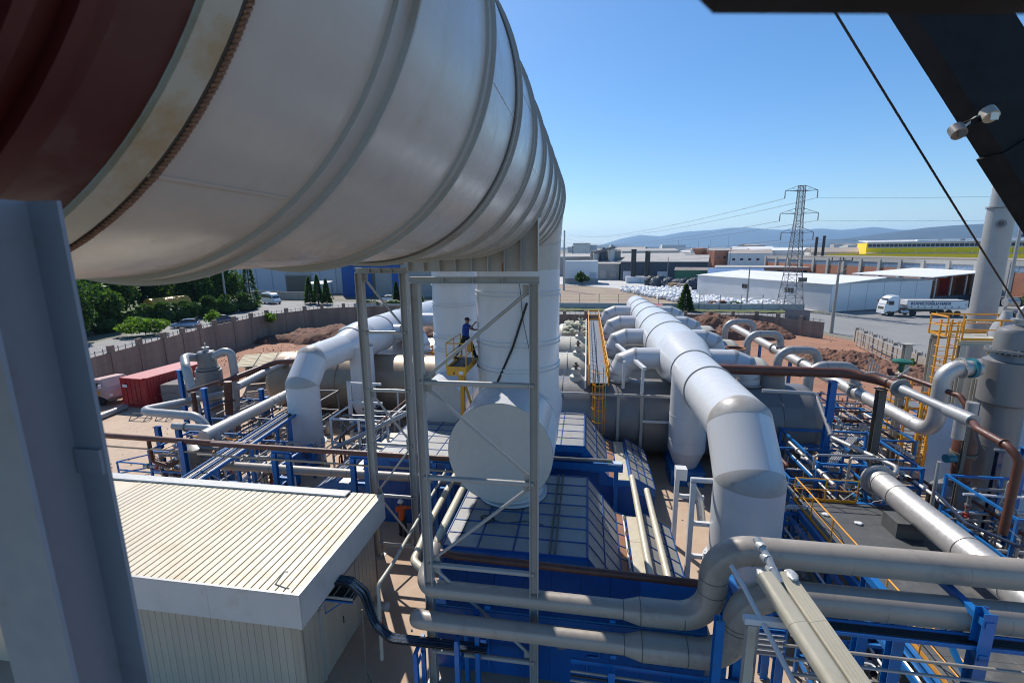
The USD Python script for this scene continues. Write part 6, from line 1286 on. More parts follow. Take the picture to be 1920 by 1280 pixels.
for k in range(13):
    x = -14 + 4.2 * k; t.part('post', cyl((x, 104.4, 0), (x, 104.4, 3.2), 0.06, 6), 'lattice_steel')
for z in (1.9, 2.6, 3.15): t.part('wire', cyl((-14, 104.4, z), (36.4, 104.4, z), 0.014, 5), 'lattice_steel')
x = Thing('notice_board', 'grey board fixed on the wall near the foot of the pylon', 'board'); a = on_z(1482, 605, 2.2); x.part('board', cbox(V(31.2, 75.2, 2.9), (3.4, 0.08, 1.7), -42), 'vessel_grey'); x.part('post', [cyl((30.2, 76.2, 0), (30.2, 76.2, 2.9), 0.05, 6), cyl((32.2, 74.4, 0), (32.2, 74.4, 2.9), 0.05, 6)], 'lattice_steel')
t = Thing('slid_gate', 'grey tubular gate frame leaning at the end of the pale wall', 'gate')
ga, gb = on_z(1605, 640, 0.05), on_z(1690, 670, 0.05)
ga, gb = V(35.2, 66.5, 0.05), V(33.4, 54.5, 0.05)
for z in (0.25, 1.2, 2.0): t.part('rail', cyl(ga + V(0, 0, z), gb + V(0, 0, z), 0.05, 8), 'pipe_grey')
for k in range(11): p = ga + (gb - ga) * k / 10; t.part('upright', cyl(p, p + V(0, 0, 2.05), 0.04, 6), 'pipe_grey')

# ================================================================== warehouses and the town
def block(t, c, f, g, L_, W_, h, m, roof=None, rise=0.0, name='wall', eave=0.0):
    """four walls and a roof: c a corner, f and g unit directions of the long and short sides"""
    c = V(*c); f, g = V(*f, 0), V(*g, 0); P = [c, c + f * L_, c + f * L_ + g * W_, c + g * W_]
    up = V(0, 0, 1)
    for i in range(4):
        a, b = P[i], P[(i + 1) % 4]; t.part(name, bar(a + up * h / 2, b + up * h / 2, 0.2, h), m)
    if rise:      # ridge along f
        mid0, mid1 = c + g * W_ / 2, c + f * L_ + g * W_ / 2
        o = f * eave
        for s in (0, 1):
            e0, e1 = (P[0], P[1]) if s == 0 else (P[3], P[2])
            gg = -g * eave if s == 0 else g * eave
            q = [e0 - o + gg + up * (h - eave * rise / (W_ / 2)), e1 + o + gg + up * (h - eave * rise / (W_ / 2)), mid1 + o + up * (h + rise), mid0 - o + up * (h + rise)]
            mm = panel(*q, 0.15)
            t.part('roof_slope', mm, roof, smooth=False)
        for e0, e1, mm_ in ((P[0], P[3], mid0), (P[1], P[2], mid1)):
            tri = tm([e0 + up * h, e1 + up * h, mm_ + up * (h + rise - 0.05)], [(0, 1, 2), (0, 2, 1)]); t.part('gable', tri, m, smooth=False)
    else: t.part('roof', panel(P[0] + up * h, P[1] + up * h, P[2] + up * h, P[3] + up * h, 0.25), roof or m)
def windows_on(t, a, b, n, w, h, z, m='glass_dark', frame=None, name='window', off=0.13):
    a, b = V(*a, 0), V(*b, 0); d = (b - a) / np.linalg.norm(b - a); nn = V(d[1], -d[0], 0)
    for k in range(n):
        p = a + (b - a) * (k + 0.5) / n
        q = t.part(name, bar(p - d * w / 2 + nn * off + V(0, 0, z), p + d * w / 2 + nn * off + V(0, 0, z), 0.06, h), m)
        if frame:
            for s in (-1, 0, 1): t.part('frame', bar(p + d * (w / 2 * s) + nn * (off + 0.05) + V(0, 0, z - h / 2), p + d * (w / 2 * s) + nn * (off + 0.05) + V(0, 0, z + h / 2), 0.07, 0.07, up=tuple(nn)), frame, parent=q)
# white warehouse with the gable
t = Thing('white_warehouse', 'long low white warehouse with pale roof behind the pylon and the dump truck', 'warehouse')
f, g = (-0.45, 0.893), (0.893, 0.45)
block(t, (48.3, 102.3, 0), f, g, 39.4, 29.0, 5.55, 'white_wall', 'roof_white', 0.95, eave=0.3)
for s, w in ((8.5, 2.4), (21.0, 2.2)):
    p = V(48.3, 102.3) + V(*f) * s; q = V(48.3, 102.3) + V(*f) * (s + w); windows_on(t, q, p, 3, 0.62, 1.0, 3.6)
for k in range(1, 6): p = V(48.3, 102.3, 0) + V(*g, 0) * 29.0 * k / 6; t.part('cladding_seam', bar(p - V(*f, 0) * 0.12 + V(0, 0, 0.1), p - V(*f, 0) * 0.12 + V(0, 0, 5.7), 0.05, 0.05, up=(-f[0], -f[1], 0)), 'grey_wall')
t = Thing('open_shed', 'open fronted lean-to with red back panels adjoining the white warehouse', 'shed')
o = V(48.3, 102.3, 0) + V(*g, 0) * 29.3
t.part('roof', panel(o + V(0, 0, 6.0), o + V(*g, 0) * 22 + V(0, 0, 6.9), o + V(*g, 0) * 22 + V(*f, 0) * 18 + V(0, 0, 6.9), o + V(*f, 0) * 18 + V(0, 0, 6.0), 0.2), 'roof_white')
for k in range(5): p = o + V(*g, 0) * (1 + 5.0 * k); t.part('post', bar(p, p + V(0, 0, 5.85 + 0.18 * k), 0.25, 0.25, up=(0, 1, 0)), 'pier_grey')
for k in range(6): p = o + V(*f, 0) * 7 + V(*g, 0) * (0.2 + 3.5 * k); t.part('back_panel', bar(p + V(0, 0, 2.6), p + V(*g, 0) * 3.4 + V(0, 0, 2.6), 0.2, 5.0), 'container_red' if k % 2 == 0 else 'brick_red')
for k in range(4): p = o + V(*g, 0) * (1.0 + 4 * k) - V(*f, 0) * 0.3; t.part('screen_panel', bar(p + V(0, 0, 1.0), p + V(*g, 0) * 3.8 + V(0, 0, 1.0), 0.1, 2.0), 'dark_wall')
# brick warehouse
t = Thing('brick_warehouse', 'very long brick warehouse with grey piers and a strip of windows, right of the pylon', 'warehouse')
a, b = on_y(1430, 545, 204), on_y(2020, 560, 108); a[2] = b[2] = 0
a = V(a[0], a[1], 0.85); b = V(b[0], b[1], 0.85); d = (b - a) / np.linalg.norm(b - a); nn = V(-d[1], d[0], 0); n = 15; hB = 8.6
for k in range(n):
    p, q = a + (b - a) * k / n, a + (b - a) * (k + 1) / n
    t.part('brick_panel', bar(p + V(0, 0, 3.0), q + V(0, 0, 3.0), 0.3, 6.0), 'brick_red'); t.part('pier', bar(p - nn * 0.25 + V(0, 0, 4.2), p - nn * 0.25 + d * 0.9 + V(0, 0, 4.2), 0.5, 8.4), 'pier_grey')
    w = t.part('window_strip', bar(p + d * 0.9 + V(0, 0, 6.75), q + V(0, 0, 6.75), 0.24, 1.45), 'pier_grey')
    for j in range(4): t.part('pane', bar(p - nn * 0.13 + d * (1.4 + j * (np.linalg.norm(q - p) - 1.6) / 4) + V(0, 0, 6.75), p - nn * 0.13 + d * (1.2 + (j + 1) * (np.linalg.norm(q - p) - 1.6) / 4) + V(0, 0, 6.75), 0.05, 1.1), 'silver_blue', parent=w)
t.part('eaves', bar(a + V(0, 0, 8.0), b + V(0, 0, 8.0), 0.7, 1.0), 'pier_grey'); t.part('roof', panel(a + V(0, 0, 8.55), b + V(0, 0, 8.55), b + nn * 22 + V(0, 0, 8.4), a + nn * 22 + V(0, 0, 8.4), 0.2), 'town_roof')
t.part('end_wall', bar(a + V(0, 0, 4.2), a + nn * 22 + V(0, 0, 4.2), 0.3, 8.2), 'brick_red')
# yellow warehouse
t = Thing('yellow_warehouse', 'long bright yellow warehouse with a white roof edge far right below the hills', 'warehouse')
a, b = on_y(1622, 490, 255), on_y(2060, 490, 225); a[2] = b[2] = 0.9; d = (b - a) / np.linalg.norm(b - a); nn = V(-d[1], d[0], 0)
n = 12
for k in range(n): p, q = a + (b - a) * k / n, a + (b - a) * (k + 1) / n - d * 0.15; t.part('wall_panel', bar(p + V(0, 0, 5.5), q + V(0, 0, 5.5), 0.4, 11.0), 'yellow_wall')
t.part('upper_band', bar(a + V(0, 0, 12.2) + nn * 0.5, b + V(0, 0, 12.2) + nn * 0.5, 0.4, 2.4), 'white_wall')
for k in range(46): p = a + (b - a) * (k + 0.3) / 46; t.part('window', bar(p + V(0, 0, 12.1) + nn * 0.3, p + d * 1.3 + V(0, 0, 12.1) + nn * 0.3, 0.5, 1.3), 'dark_wall')
t.part('roof', panel(a + V(0, 0, 13.45) - nn, b + V(0, 0, 13.45) - nn, b + nn * 60 + V(0, 0, 14.6), a + nn * 60 + V(0, 0, 14.6), 0.4), 'roof_white'); t.part('end_wall', bar(a + V(0, 0, 6.7), a + nn * 60 + V(0, 0, 6.7), 0.4, 13.3), 'yellow_wall')
t.part('lower_canopy', panel(a - nn * 4 + V(0, 0, 8.3), b - nn * 4 + V(0, 0, 8.3), b - nn * 0.3 + V(0, 0, 8.5), a - nn * 0.3 + V(0, 0, 8.5), 0.2), 'pier_grey'); t.part('lower_wall', bar(a - nn * 4.2 - d * 16 + V(0, 0, 4.1), b - nn * 4.2 + V(0, 0, 4.1), 0.4, 8.2), 'yellow_wall')
for k in range(7): p = a + (b - a) * (0.25 + 0.1 * k) + nn * 6; t.part('roof_monitor', bar(p + V(0, 0, 14.3), p + d * 9 + V(0, 0, 14.3), 4, 0.9), 'roof_white')
x = Thing('roof_sign', 'dark blue rooftop sign panel on posts at the far right edge', 'sign'); a = on_y(1908, 437, 225); x.part('panel', bar(a, a + V(12, -1, 0), 0.4, 3.2), 'print_blue'); x.part('post', [cyl(a + V(o, -0.1 * o, -9), a + V(o, -0.1 * o, 0), 0.25, 6) for o in (4, 7)], 'lattice_steel')
for k in range(4): x.part('letter_row', bar(a + V(1 + 2.7 * k, -0.45, 0.2), a + V(2.9 + 2.7 * k, -0.6, 0.2), 0.1, 1.1), 'town_pale')
# grey works in the middle distance
t = Thing('grey_works', 'wide grey factory sheds with low pitched roofs and dark loading side, in the centre distance', 'factory')
block(t, (0.5, 203, 0), (0.97, -0.243), (0.243, 0.97), 13.0, 30, 6.6, 'shed_wall', 'shed_roof', 1.2, eave=0.4)
block(t, (13.6, 195, 0), (0.97, -0.243), (0.243, 0.97), 32, 34, 7.6, 'dark_wall', 'shed_roof', 2.2, eave=0.4)
block(t, (-16, 250, 0), (0.97, -0.1), (0.1, 0.97), 66, 40, 8.4, 'shed_wall', 'shed_roof', 1.6, eave=0.4)
for k in range(3): p = V(0.5, 202.7) + V(0.97, -0.243) * (0.8 + 4.2 * k); windows_on(t, p, p + V(0.97, -0.243) * 3.2, 1, 2.6, 3.4 if k % 2 else 2.0, 2.2, 'gap_dark' if k in (0, 4) else 'shed_roof', name='door')
for k in range(7): p = V(13.8, 194.7) + V(0.97, -0.243) * (0.5 + 4.4 * k); windows_on(t, p, p + V(0.97, -0.243) * 4.0, 1, 3.6, 3.5, 2.2, 'dark_wall' if k % 3 else 'grey_wall', name='bay')
for k, (px, h) in enumerate(((1187, 12.5), (1213, 11.9))):
    c = on_y(px, 515, 184); t = Thing('black_chimney', ['left one of two black factory chimneys, the taller', 'right one of two black factory chimneys, the shorter'][k], 'chimney'); t.part('shaft', lathe((c[0], 184, 0), [(0.95, 0), (0.95, h - 0.4), (1.05, h - 0.38), (1.05, h)], 20), 'tarp_black'); t.part('base', cbox((c[0], 183.9, 1.2), (5.2, 3.4, 2.4)), 'white_wall')
t = Thing('annex_works', 'cluttered grey annex with tanks and ducts left of the factory sheds', 'factory')
block(t, (1.5, 214, 0), (1, 0), (0, 1), 13, 16, 11.5, 'shed_wall', 'town_roof'); block(t, (-14, 226, 0), (1, 0), (0, 1), 15.2, 12, 9.0, 'shed_wall', 'shed_roof')
for x in (4.0, 7.0, 10.5): t.part('silo', lathe((x, 212, 0), [(1.4, 0), (1.4, 9 + x * 0.4), (0.4, 10.5 + x * 0.4)], 16), 'dark_wall' if x == 7.0 else 'town_pale')
t.part('conveyor', bar((3, 211, 11), (12, 210.5, 13.5), 1.2, 1.0), 'lattice_steel'); t.part('canopy', panel((12, 205, 4.4), (18, 204, 4.4), (18, 211, 4.8), (12, 212, 4.8), 0.2), 'roof_white')
x = Thing('white_shed', 'plain white box shed beside the dark bush, left end of the pale yard', 'shed'); block(x, (-8.0, 178, 0), (1, 0), (0, 1), 12, 9, 8.2, 'white_wall', 'roof_white')
x.part('door_panel', box((1.0, 177.85, 0.1), (3.6, 177.95, 4.2)), 'grey_wall'); x.part('plinth', box((-8.2, 177.8, 0), (4.2, 177.9, 2.0)), 'shed_wall')
x = Thing('green_kiosk', 'dark green shed at the right end of the factory sheds', 'shed'); block(x, (30.5, 172, 0), (0.97, -0.243), (0.243, 0.97), 12, 7, 5.2, 'green_valve', 'town_roof', 0.8, eave=0.3)
x = Thing('dark_shed', 'dark shed with a pale blue roof behind the black bales', 'shed'); block(x, (39.5, 163, 0), (0.97, -0.243), (0.243, 0.97), 16, 12, 4.4, 'dark_wall', 'silver_blue', 1.6, eave=0.4)
x = Thing('low_works', 'low brick works with many dark windows between the dark shed and the pylon', 'factory'); block(x, (46.5, 182, 0), (0.97, -0.2), (0.2, 0.97), 30, 20, 5.6, 'brick_red', 'shed_roof'); windows_on(x, (46.8, 181.9), (75, 176.1), 12, 1.9, 2.4, 3.6)
x = Thing('tower_block', 'grey windowless tower block on the skyline beside the big duct', 'building'); a = on_y(1075, 470, 520); block(x, (a[0], 520, 0), (1, 0), (0, 1), 18, 18, 17.5, 'town_pale', 'town_roof'); x.part('parapet', box((a[0] - 0.5, 519.6, 17.8), (a[0] + 18.5, 520.2, 18.6)), 'town_pale'); x.part('shaded_wing', box((a[0] + 18.2, 522, 0), (a[0] + 25, 536, 16.5)), 'grey_wall')
x = Thing('office_block', 'white office block with a grid of windows on the skyline in the centre', 'building'); a = on_y(1241, 472, 480); block(x, (a[0], 480, 0), (1, 0), (0, 1), 22, 12, 15.5, 'white_wall', 'roof_white')
for z in (4, 7.4, 10.6, 13.8): windows_on(x, (a[0] + 0.5, 480), (a[0] + 21.5, 480), 9, 1.7, 1.7, z, 'grey_wall')
x.part('aerial', cyl((a[0] + 16, 486, 15.5), (a[0] + 16, 486, 19.5), 0.2, 6), 'lattice_steel')
x = Thing('saucer_tower', 'building with a flared dark roof standing among the distant roofs', 'building'); a = on_y(1312, 470, 330); x.part('drum', lathe((a[0], 330, 0), [(2.6, 0), (2.6, 8.5), (4.6, 11.4), (4.9, 12.2), (1, 12.6)], 24), 'brick_red'); x.part('base_wing', box((a[0] - 12, 332, 0), (a[0] - 3, 342, 8.5)), 'white_wall')
rng = random.Random(3)
for k in range(64):
    D = rng.choice((300, 340, 400, 470, 560, 700, 850, 1100, 1500)) * rng.uniform(0.92, 1.1); px = rng.uniform(1050, 2000)
    if D < 360 and px > 1560: px = rng.uniform(1330, 1560)
    a = on_y(px, 474, D); w, dp, h = rng.uniform(12, 46), rng.uniform(12, 30), rng.uniform(5, 11.5) if D < 600 else rng.uniform(6, 19)
    ang = rng.uniform(-0.5, 0.3); f, g = (math.cos(ang), math.sin(ang)), (-math.sin(ang), math.cos(ang))
    wm = rng.choice(('town_pale', 'town_pale', 'shed_wall', 'white_wall', 'brick_red')); rm, rs = rng.choice(('town_roof', 'roof_white', 'shed_roof')), rng.choice((0, 1.5, 2.5))
    lb = {'town_pale': 'beige', 'shed_wall': 'grey', 'white_wall': 'white', 'brick_red': 'brick red'}[wm] + ' building with ' + {'town_roof': 'brown', 'roof_white': 'white', 'shed_roof': 'grey'}[rm] + (' flat' if rs == 0 else ' pitched') + ' roof, ' + ('nearer one ' if D < 600 else 'far away ') + ('left of the pylon' if px < 1440 else 'behind the pylon' if px < 1540 else 'right of the pylon')
    t = Thing('town_building', lb, 'building', 'distant ' + lb.split(',')[0] + 's')
    block(t, (a[0], D, 0), f, g, w, dp, h, wm, rm, rs)
    if D < 600: windows_on(t, (a[0] + 1 * f[0], D + 1 * f[1]), (a[0] + (w - 1) * f[0], D + (w - 1) * f[1]), int(w / 4), 1.6, 1.3, h * 0.62)
for k in range(16):
    D = rng.uniform(260, 620); px = rng.uniform(1090, 1680); a = on_y(px, 470, D); t = Thing('distant_mast', 'thin dark mast rising from the distant rooftops', 'mast', 'distant masts'); h = rng.uniform(14, 22) * (D / 420) ** 0.5; t.mesh(cyl((a[0], D, 0), (a[0], D, h), 0.16, 6, 0.08), 'lattice_steel')
# left warehouses beyond the trees
t = Thing('blue_grey_warehouse', 'long blue grey warehouse with a dark loading opening beyond the trees at left', 'warehouse')
block(t, (-118, 133, 0), (1, 0.06), (-0.06, 1), 47, 30, 9.5, 'grey_wall', 'shed_roof')
for k in range(9): p = V(-118, 132.85, 0) + V(1, 0.06, 0) * 5.2 * k; t.part('cladding_seam', bar(p + V(0, 0, 0.1), p + V(0, 0, 9.4), 0.12, 0.12, up=(0, 1, 0)), 'silver_blue')
p = V(-93, 134.2); windows_on(t, p, p + V(9, 0.54), 1, 8.2, 5.4, 2.8, 'gap_dark', name='loading_door'); windows_on(t, p + V(-0.4, -0.02), p + V(9.4, 0.52), 1, 9.0, 0.5, 6.0, 'tower_grey', name='door_hood')
t = Thing('blue_framed_hall', 'industrial hall with deep blue frames and a dark doorway behind the steel tower', 'warehouse')
block(t, (-69.5, 127, 0), (1, -0.02), (0.02, 1), 46, 30, 10.5, 'shed_wall', 'shed_roof')
for x0, x1 in ((-69.5, -60.5), (-54.3, -51.8), (-38.0, -36.2)): t.part('blue_panel', box((x0, 126.3, 0), (x1, 126.85, 10.2)), 'blue_panel')
t.part('blue_lintel', box((-60.4, 126.3, 7.6), (-54.4, 126.85, 10.2)), 'blue_panel'); t.part('doorway', box((-60.4, 126.7, 0), (-54.4, 126.88, 7.5)), 'gap_dark')
x = Thing('rubble_shelter', 'low shelter and stacked scrap in front of the blue framed hall', 'shelter'); x.part('roof', panel((-76.5, 119, 4.0), (-71, 119, 4.0), (-71, 124, 4.4), (-76.5, 124, 4.4), 0.2), 'roof_white'); x.part('post', [box((xx - 0.1, yy - 0.1, 0), (xx + 0.1, yy + 0.1, 4.0)) for xx in (-76.2, -71.3) for yy in (119.3, 123.7)], 'lattice_steel'); x.part('scrap', crumple(V(-72.5, 118, 0.6), 3.0, 1.6, 1.0, 8), 'brick_red', smooth=False)
x = Thing('yard_wall', 'long pale yard wall behind the minibus', 'wall'); x.mesh([bar((-95 + 5.9 * k, 118 - 0.35 * k, 1.1), (-89.2 + 5.9 * k, 117.66 - 0.35 * k, 1.1), 0.3, 2.2) for k in range(4)], 'wall_pale')
for k in range(3):
    x = Thing('planter', ['left of the low planters with shrubs before the blue framed hall', 'middle of the low planters with shrubs before the blue framed hall', 'right of the low planters with shrubs before the blue framed hall'][k], 'planter'); c = V(-51.5 + 6.5 * k, 104.5, 0); x.part('kerb', [bar(c + V(-2.8, -1.2, 0.4), c + V(2.8, -1.2, 0.4), 0.3, 0.8), bar(c + V(-2.8, 1.2, 0.4), c + V(2.8, 1.2, 0.4), 0.3, 0.8)], 'pier_grey'); x.part('shrubs', crumple(c + V(0, 0, 0.8), 2.7, 1.0, 0.7, 40 + k), 'foliage', smooth=False)

# ================================================================== trees and shrubs
def leaves(c, rx, ry, rz, n, size, seed, lumps=9, floor=0.0):
    """leaf sized faces spread through clumps of a crown"""
    r = np.random.RandomState(seed); c = V(*c)
    L0 = r.normal(size=(lumps, 3)); L0 /= np.linalg.norm(L0, axis=1)[:, None]; L0 *= r.uniform(0.25, 0.8, (lumps, 1)); L0 = L0 * V(rx, ry, rz)
    k = r.randint(0, lumps, n); d = r.normal(size=(n, 3)); d /= np.linalg.norm(d, axis=1)[:, None]
    rad_ = r.uniform(0.45, 1.0, n) ** 0.5 * r.uniform(0.34, 0.52, lumps)[k]
    p = c + L0[k] + d * rad_[:, None] * V(rx, ry, rz)
    p = p[p[:, 2] > floor]; n = len(p)
    a = r.normal(size=(n, 3)); a /= np.linalg.norm(a, axis=1)[:, None]; b = np.cross(a, r.normal(size=(n, 3))); b /= np.linalg.norm(b, axis=1)[:, None]
    s = size * r.uniform(0.6, 1.4, (n, 1)); v = np.stack([p - a * s, p + b * s * 0.55, p + a * s, p - b * s * 0.55], 1).reshape(-1, 3)
    i = np.arange(n)[:, None] * 4; return tm(v, np.vstack([i + [0, 1, 2], i + [0, 2, 3]]))
def tree(label, x, y, h, w, m, seed, name='tree', lumps=11, n=2600, size=0.32, group=None, trunk_h=None):
    t = Thing(name, label, 'tree', group); th = trunk_h if trunk_h is not None else h * 0.35; r = random.Random(seed)
    t.part('trunk', sweep([(x, y, -0.1), (x + 0.1, y, th * 0.5), (x + r.uniform(-.3, .3), y + r.uniform(-.3, .3), th + h * 0.25)], [0.026 * h, 0.02 * h, 0.008 * h], 8), 'bark')
    for k in range(5):
        a = k * 1.26 + r.uniform(-.3, .3); t.part('limb', sweep([(x, y, th * 0.8), (x + math.cos(a) * w * 0.28, y + math.sin(a) * w * 0.28, th + h * 0.22), (x + math.cos(a) * w * 0.5, y + math.sin(a) * w * 0.5, th + h * 0.4)], [0.010 * h, 0.007 * h, 0.003 * h], 5), 'bark')
    t.part('crown', leaves((x, y, (h + th * 0.75) / 2), w, w, (h - th * 0.75) / 2 * 1.15, n, size, seed, lumps, 0.2), m, smooth=False)
    return t
K = 0
specs = [(-84, 61, 12, 5.6, 'foliage_dark', 'dark spreading tree at far left directly beside the grey blue column'), (-87, 72, 13, 6.0, 'foliage', 'tall mid green tree, second from the left in the roadside row'),
         (-89, 83, 12.5, 6.0, 'foliage_dark', 'dark green tree above the orange tank in the roadside row'), (-85, 90.5, 12, 5.6, 'foliage', 'leafy green tree right of the orange tank in the roadside row'),
         (-83, 97.5, 11.5, 4.6, 'foliage', 'last broad green tree of the row, left of the concrete pole'), (-101, 80, 13.5, 6.5, 'foliage_dark', 'big dark tree in the back of the roadside row'), (-80, 66, 8.5, 4.2, 'foliage', 'low tree in deep shade behind the hedge'),
         (-96, 91, 13, 6.4, 'foliage_dark', 'farthest dark tree filling the gap above the hedge'), (-76, 56, 9.5, 4.6, 'foliage_dark', 'dark tree at the far left edge above the red container'), (-104, 66, 13.5, 6.2, 'foliage_dark', 'rearmost dark tree behind the first two of the row'), (-94, 100, 12.5, 5.0, 'foliage', 'green tree behind the last broad one of the row')]
setting('roadside_grass', sheet([(-75.5, 45), (-120, 40), (-135, 112), (-86, 111)], 0.006), 'grass')
for k, (x, y, h, w, m, lb) in enumerate(specs): tree(lb, x, y, h, w, m, 100 + k, n=5200, size=0.36, trunk_h=h * 0.2, lumps=15)
def conifer(label, x, y, h, w, m, seed, n=2200, size=0.24):
    t = Thing('conifer', label, 'tree'); t.part('trunk', sweep([(x, y, -0.1), (x, y, h * 0.95)], [0.02 * h, 0.004 * h], 7), 'bark')
    r = np.random.RandomState(seed); z = r.uniform(0.03, 1.0, n) ** 1.2; tier = 0.78 + 0.22 * np.abs(np.sin(z * 22 + 1)); a = r.uniform(0, 6.283, n); rr = w * (1 - z) ** 0.75 * tier * r.uniform(0.35, 1.0, n) ** 0.5
    p = np.c_[x + rr * np.cos(a), y + rr * np.sin(a), 0.3 + z * (h - 0.3)]; aa = np.c_[np.cos(a), np.sin(a), r.uniform(-0.5, 0.6, n)]; b = np.cross(aa, r.normal(size=(n, 3))); b /= np.linalg.norm(b, axis=1)[:, None]; s = size * r.uniform(0.6, 1.4, (n, 1))
    v = np.stack([p - aa * s, p + b * s * 0.5, p + aa * s, p - b * s * 0.5], 1).reshape(-1, 3); i = np.arange(n)[:, None] * 4
    t.part('crown', tm(v, np.vstack([i + [0, 1, 2], i + [0, 2, 3]])), m, smooth=False); return t
conifer('tall dark conifer just right of the concrete pole by the minibus', -79.5, 101, 11.5, 2.6, 'foliage_dark', 1)
for k, (px, h, w) in enumerate(((564, 6.6, 1.5), (582, 7.2, 1.6), (601, 6.2, 1.4))): a = on_z(px, 572, 0.0); conifer(['left', 'middle', 'right'][k] + ' one of three slim conifers at the yard entrance beyond the wall', -68.5 + 2.6 * k, 108 - 0.5 * k, h, w, 'foliage', 20 + k)
conifer('green conifer seen between the steel tower and the smaller riser', -38.5, 103, 6.5, 2.0, 'foliage', 31); conifer('small dark conifer beside the tower post in front of the blue framed hall', -45.5, 108, 5.5, 1.2, 'foliage_dark', 32)
conifer('dark rounded conifer standing before the white sacks', 20.4, 101.5, 5.6, 1.9, 'foliage_dark', 33, 2600)
x = Thing('shrub', 'round dark bush in front of the plain white box shed', 'shrub'); x.part('stem', cyl((-1.6, 172, 0), (-1.6, 172, 1.5), 0.12, 6), 'bark'); x.part('foliage', leaves((-1.6, 172, 2.6), 2.6, 2.4, 2.4, 1200, 0.3, 51, 8, 0.1), 'foliage_dark', smooth=False)
def shrub(label, x, y, z, rx, rz, m, seed, n=1400, size=0.2):
    t = Thing('shrub', label, 'shrub'); t.part('stem', cyl((x, y, z - 0.1), (x, y, z + rz), 0.07, 6), 'bark'); t.part('foliage', leaves((x, y, z + rz), rx, rx, rz, n, size, seed, 9, z), m, smooth=False)
shrub('bright green bush on the verge left of the silver blue car', -69.6, 63.8, 0, 3.4, 1.7, 'foliage_light', 61, 2600, 0.24)
shrub('small bright green sprig on top of the wall by the silver blue car', -59.6, 66.5, 1.8, 1.2, 1.0, 'foliage_light', 62, 500)
shrub('low green verge bush in front of the minibus', -76.0, 96.0, 0, 2.3, 0.8, 'foliage', 63, 900)
shrub('young green shrub hanging over the perimeter wall right of the dark car', -46.3, 62.8, 2.6, 1.0, 0.9, 'foliage_light', 64, 420)
shrub('palm like dark bush above the low wall left of the white manifold', 5.3, 84.0, 0, 1.3, 1.3, 'foliage_dark', 65, 700)
shrub('small yellow green weed on the soil heap by the tubular gate', 33.0, 52.6, 0.9, 0.7, 0.4, 'foliage_light', 66, 300, 0.12)
shrub('green bush between the brick warehouse and the grey stack', 92, 112, 0, 3.2, 2.0, 'foliage', 67, 900, 0.3)
shrub('dark bush in front of the white sacks beside the small tractor', 31.5, 107.5, 0, 2.2, 0.8, 'foliage_dark', 68, 700)
t = Thing('hedge', 'long dark clipped hedge behind the parked cars', 'hedge')
for k in range(9):
    a = V(-80.0 + 0.62 * k, 56 + 4.7 * k, 0); t.part('hedge_section', leaves(a + V(0, 0, 1.9), 2.1, 3.4, 2.1, 3000, 0.26, 70 + k, 8, 0.02), 'foliage_dark', smooth=False); t.part('hedge_core', crumple(a + V(0, 0, 1.5), 1.5, 2.6, 1.5, 90 + k), 'foliage_dark', smooth=False)
t = Thing('orange_tank', 'orange cylindrical tank with a pale top half hidden in the trees', 'tank'); a = V(-83.5, 78, 0)
t.part('shell', cyl(a + V(0, 0, 2.6), a + V(1.9, 7, 2.6), 1.7, 28), 'yellow_paint'); t.part('saddle', [cbox(a + V(0.7, 3, 0.7), (3, 0.5, 1.4)), cbox(a + V(1.6, 6, 0.7), (3, 0.5, 1.4))], 'pier_grey'); t.part('end_disc', lathe(a + V(0, 0, 2.6), [(1.7, 0), (1.4, 0.3), (0.3, 0.5)], 28, (-0.26, -0.97, 0)), 'orange_paint')

# ================================================================== vehicles
def loft(secs, n=None):
    """a body lofted through cross sections: (x, [(y, z)...]) with equal counts"""
    k = len(secs[0][1]); v = []; f = []
    for x, s in secs: v += [(x, y, z) for y, z in s]
    for i in range(len(secs) - 1):
        for j in range(k):
            a, b = i * k + j, i * k + (j + 1) % k; f += [(a, b, b + k), (a, b + k, a + k)]
    for base, rev in ((0, True), ((len(secs) - 1) * k, False)):
        for j in range(1, k - 1): f.append((base, base + j + 1, base + j) if rev else (base, base + j, base + j + 1))
    m = tm(v, f)
    if m.volume < 0: m.invert()
    return m
def csec(w, z0, z1, top=0.8, r=0.08):
    h = w / 2; return [(-h + r, z0), (h - r, z0), (h, z0 + r), (h, z0 + (z1 - z0) * 0.6), (h * top + 0.02, z1 - r), (h * top - r, z1), (-h * top + r, z1), (-h * top - 0.02, z1 - r), (-h, z0 + (z1 - z0) * 0.6), (-h, z0 + r)]
def place(t, ang, loc):
    """turn the parts of a vehicle built round the origin and set it down"""
    M = trimesh.transformations.rotation_matrix(rad(ang), [0, 0, 1]); M[:3, 3] = loc; out = []
    for p in t.parts: m = p[1].copy(); m.apply_transform(M); out.append((p[0], tm(m.vertices, m.faces)) + tuple(p[2:]))
    t.parts = out
def wheels(t, xs, w, r, wd=0.2):
    for x in xs:
        for s in (-1, 1):
            k = t.part('wheel', lathe((x, s * w, r), [(r * 0.7, -wd / 2), (r, -wd / 2 + 0.02), (r, wd / 2 - 0.02), (r * 0.7, wd / 2)], 22, (0, 1, 0)), 'tyre'); t.part('rim', lathe((x, s * w + s * wd * 0.32, r), [(r * 0.66, 0), (r * 0.6, 0.045), (0.05, 0.05)], 18, (0, s, 0)), 'chrome', parent=k)
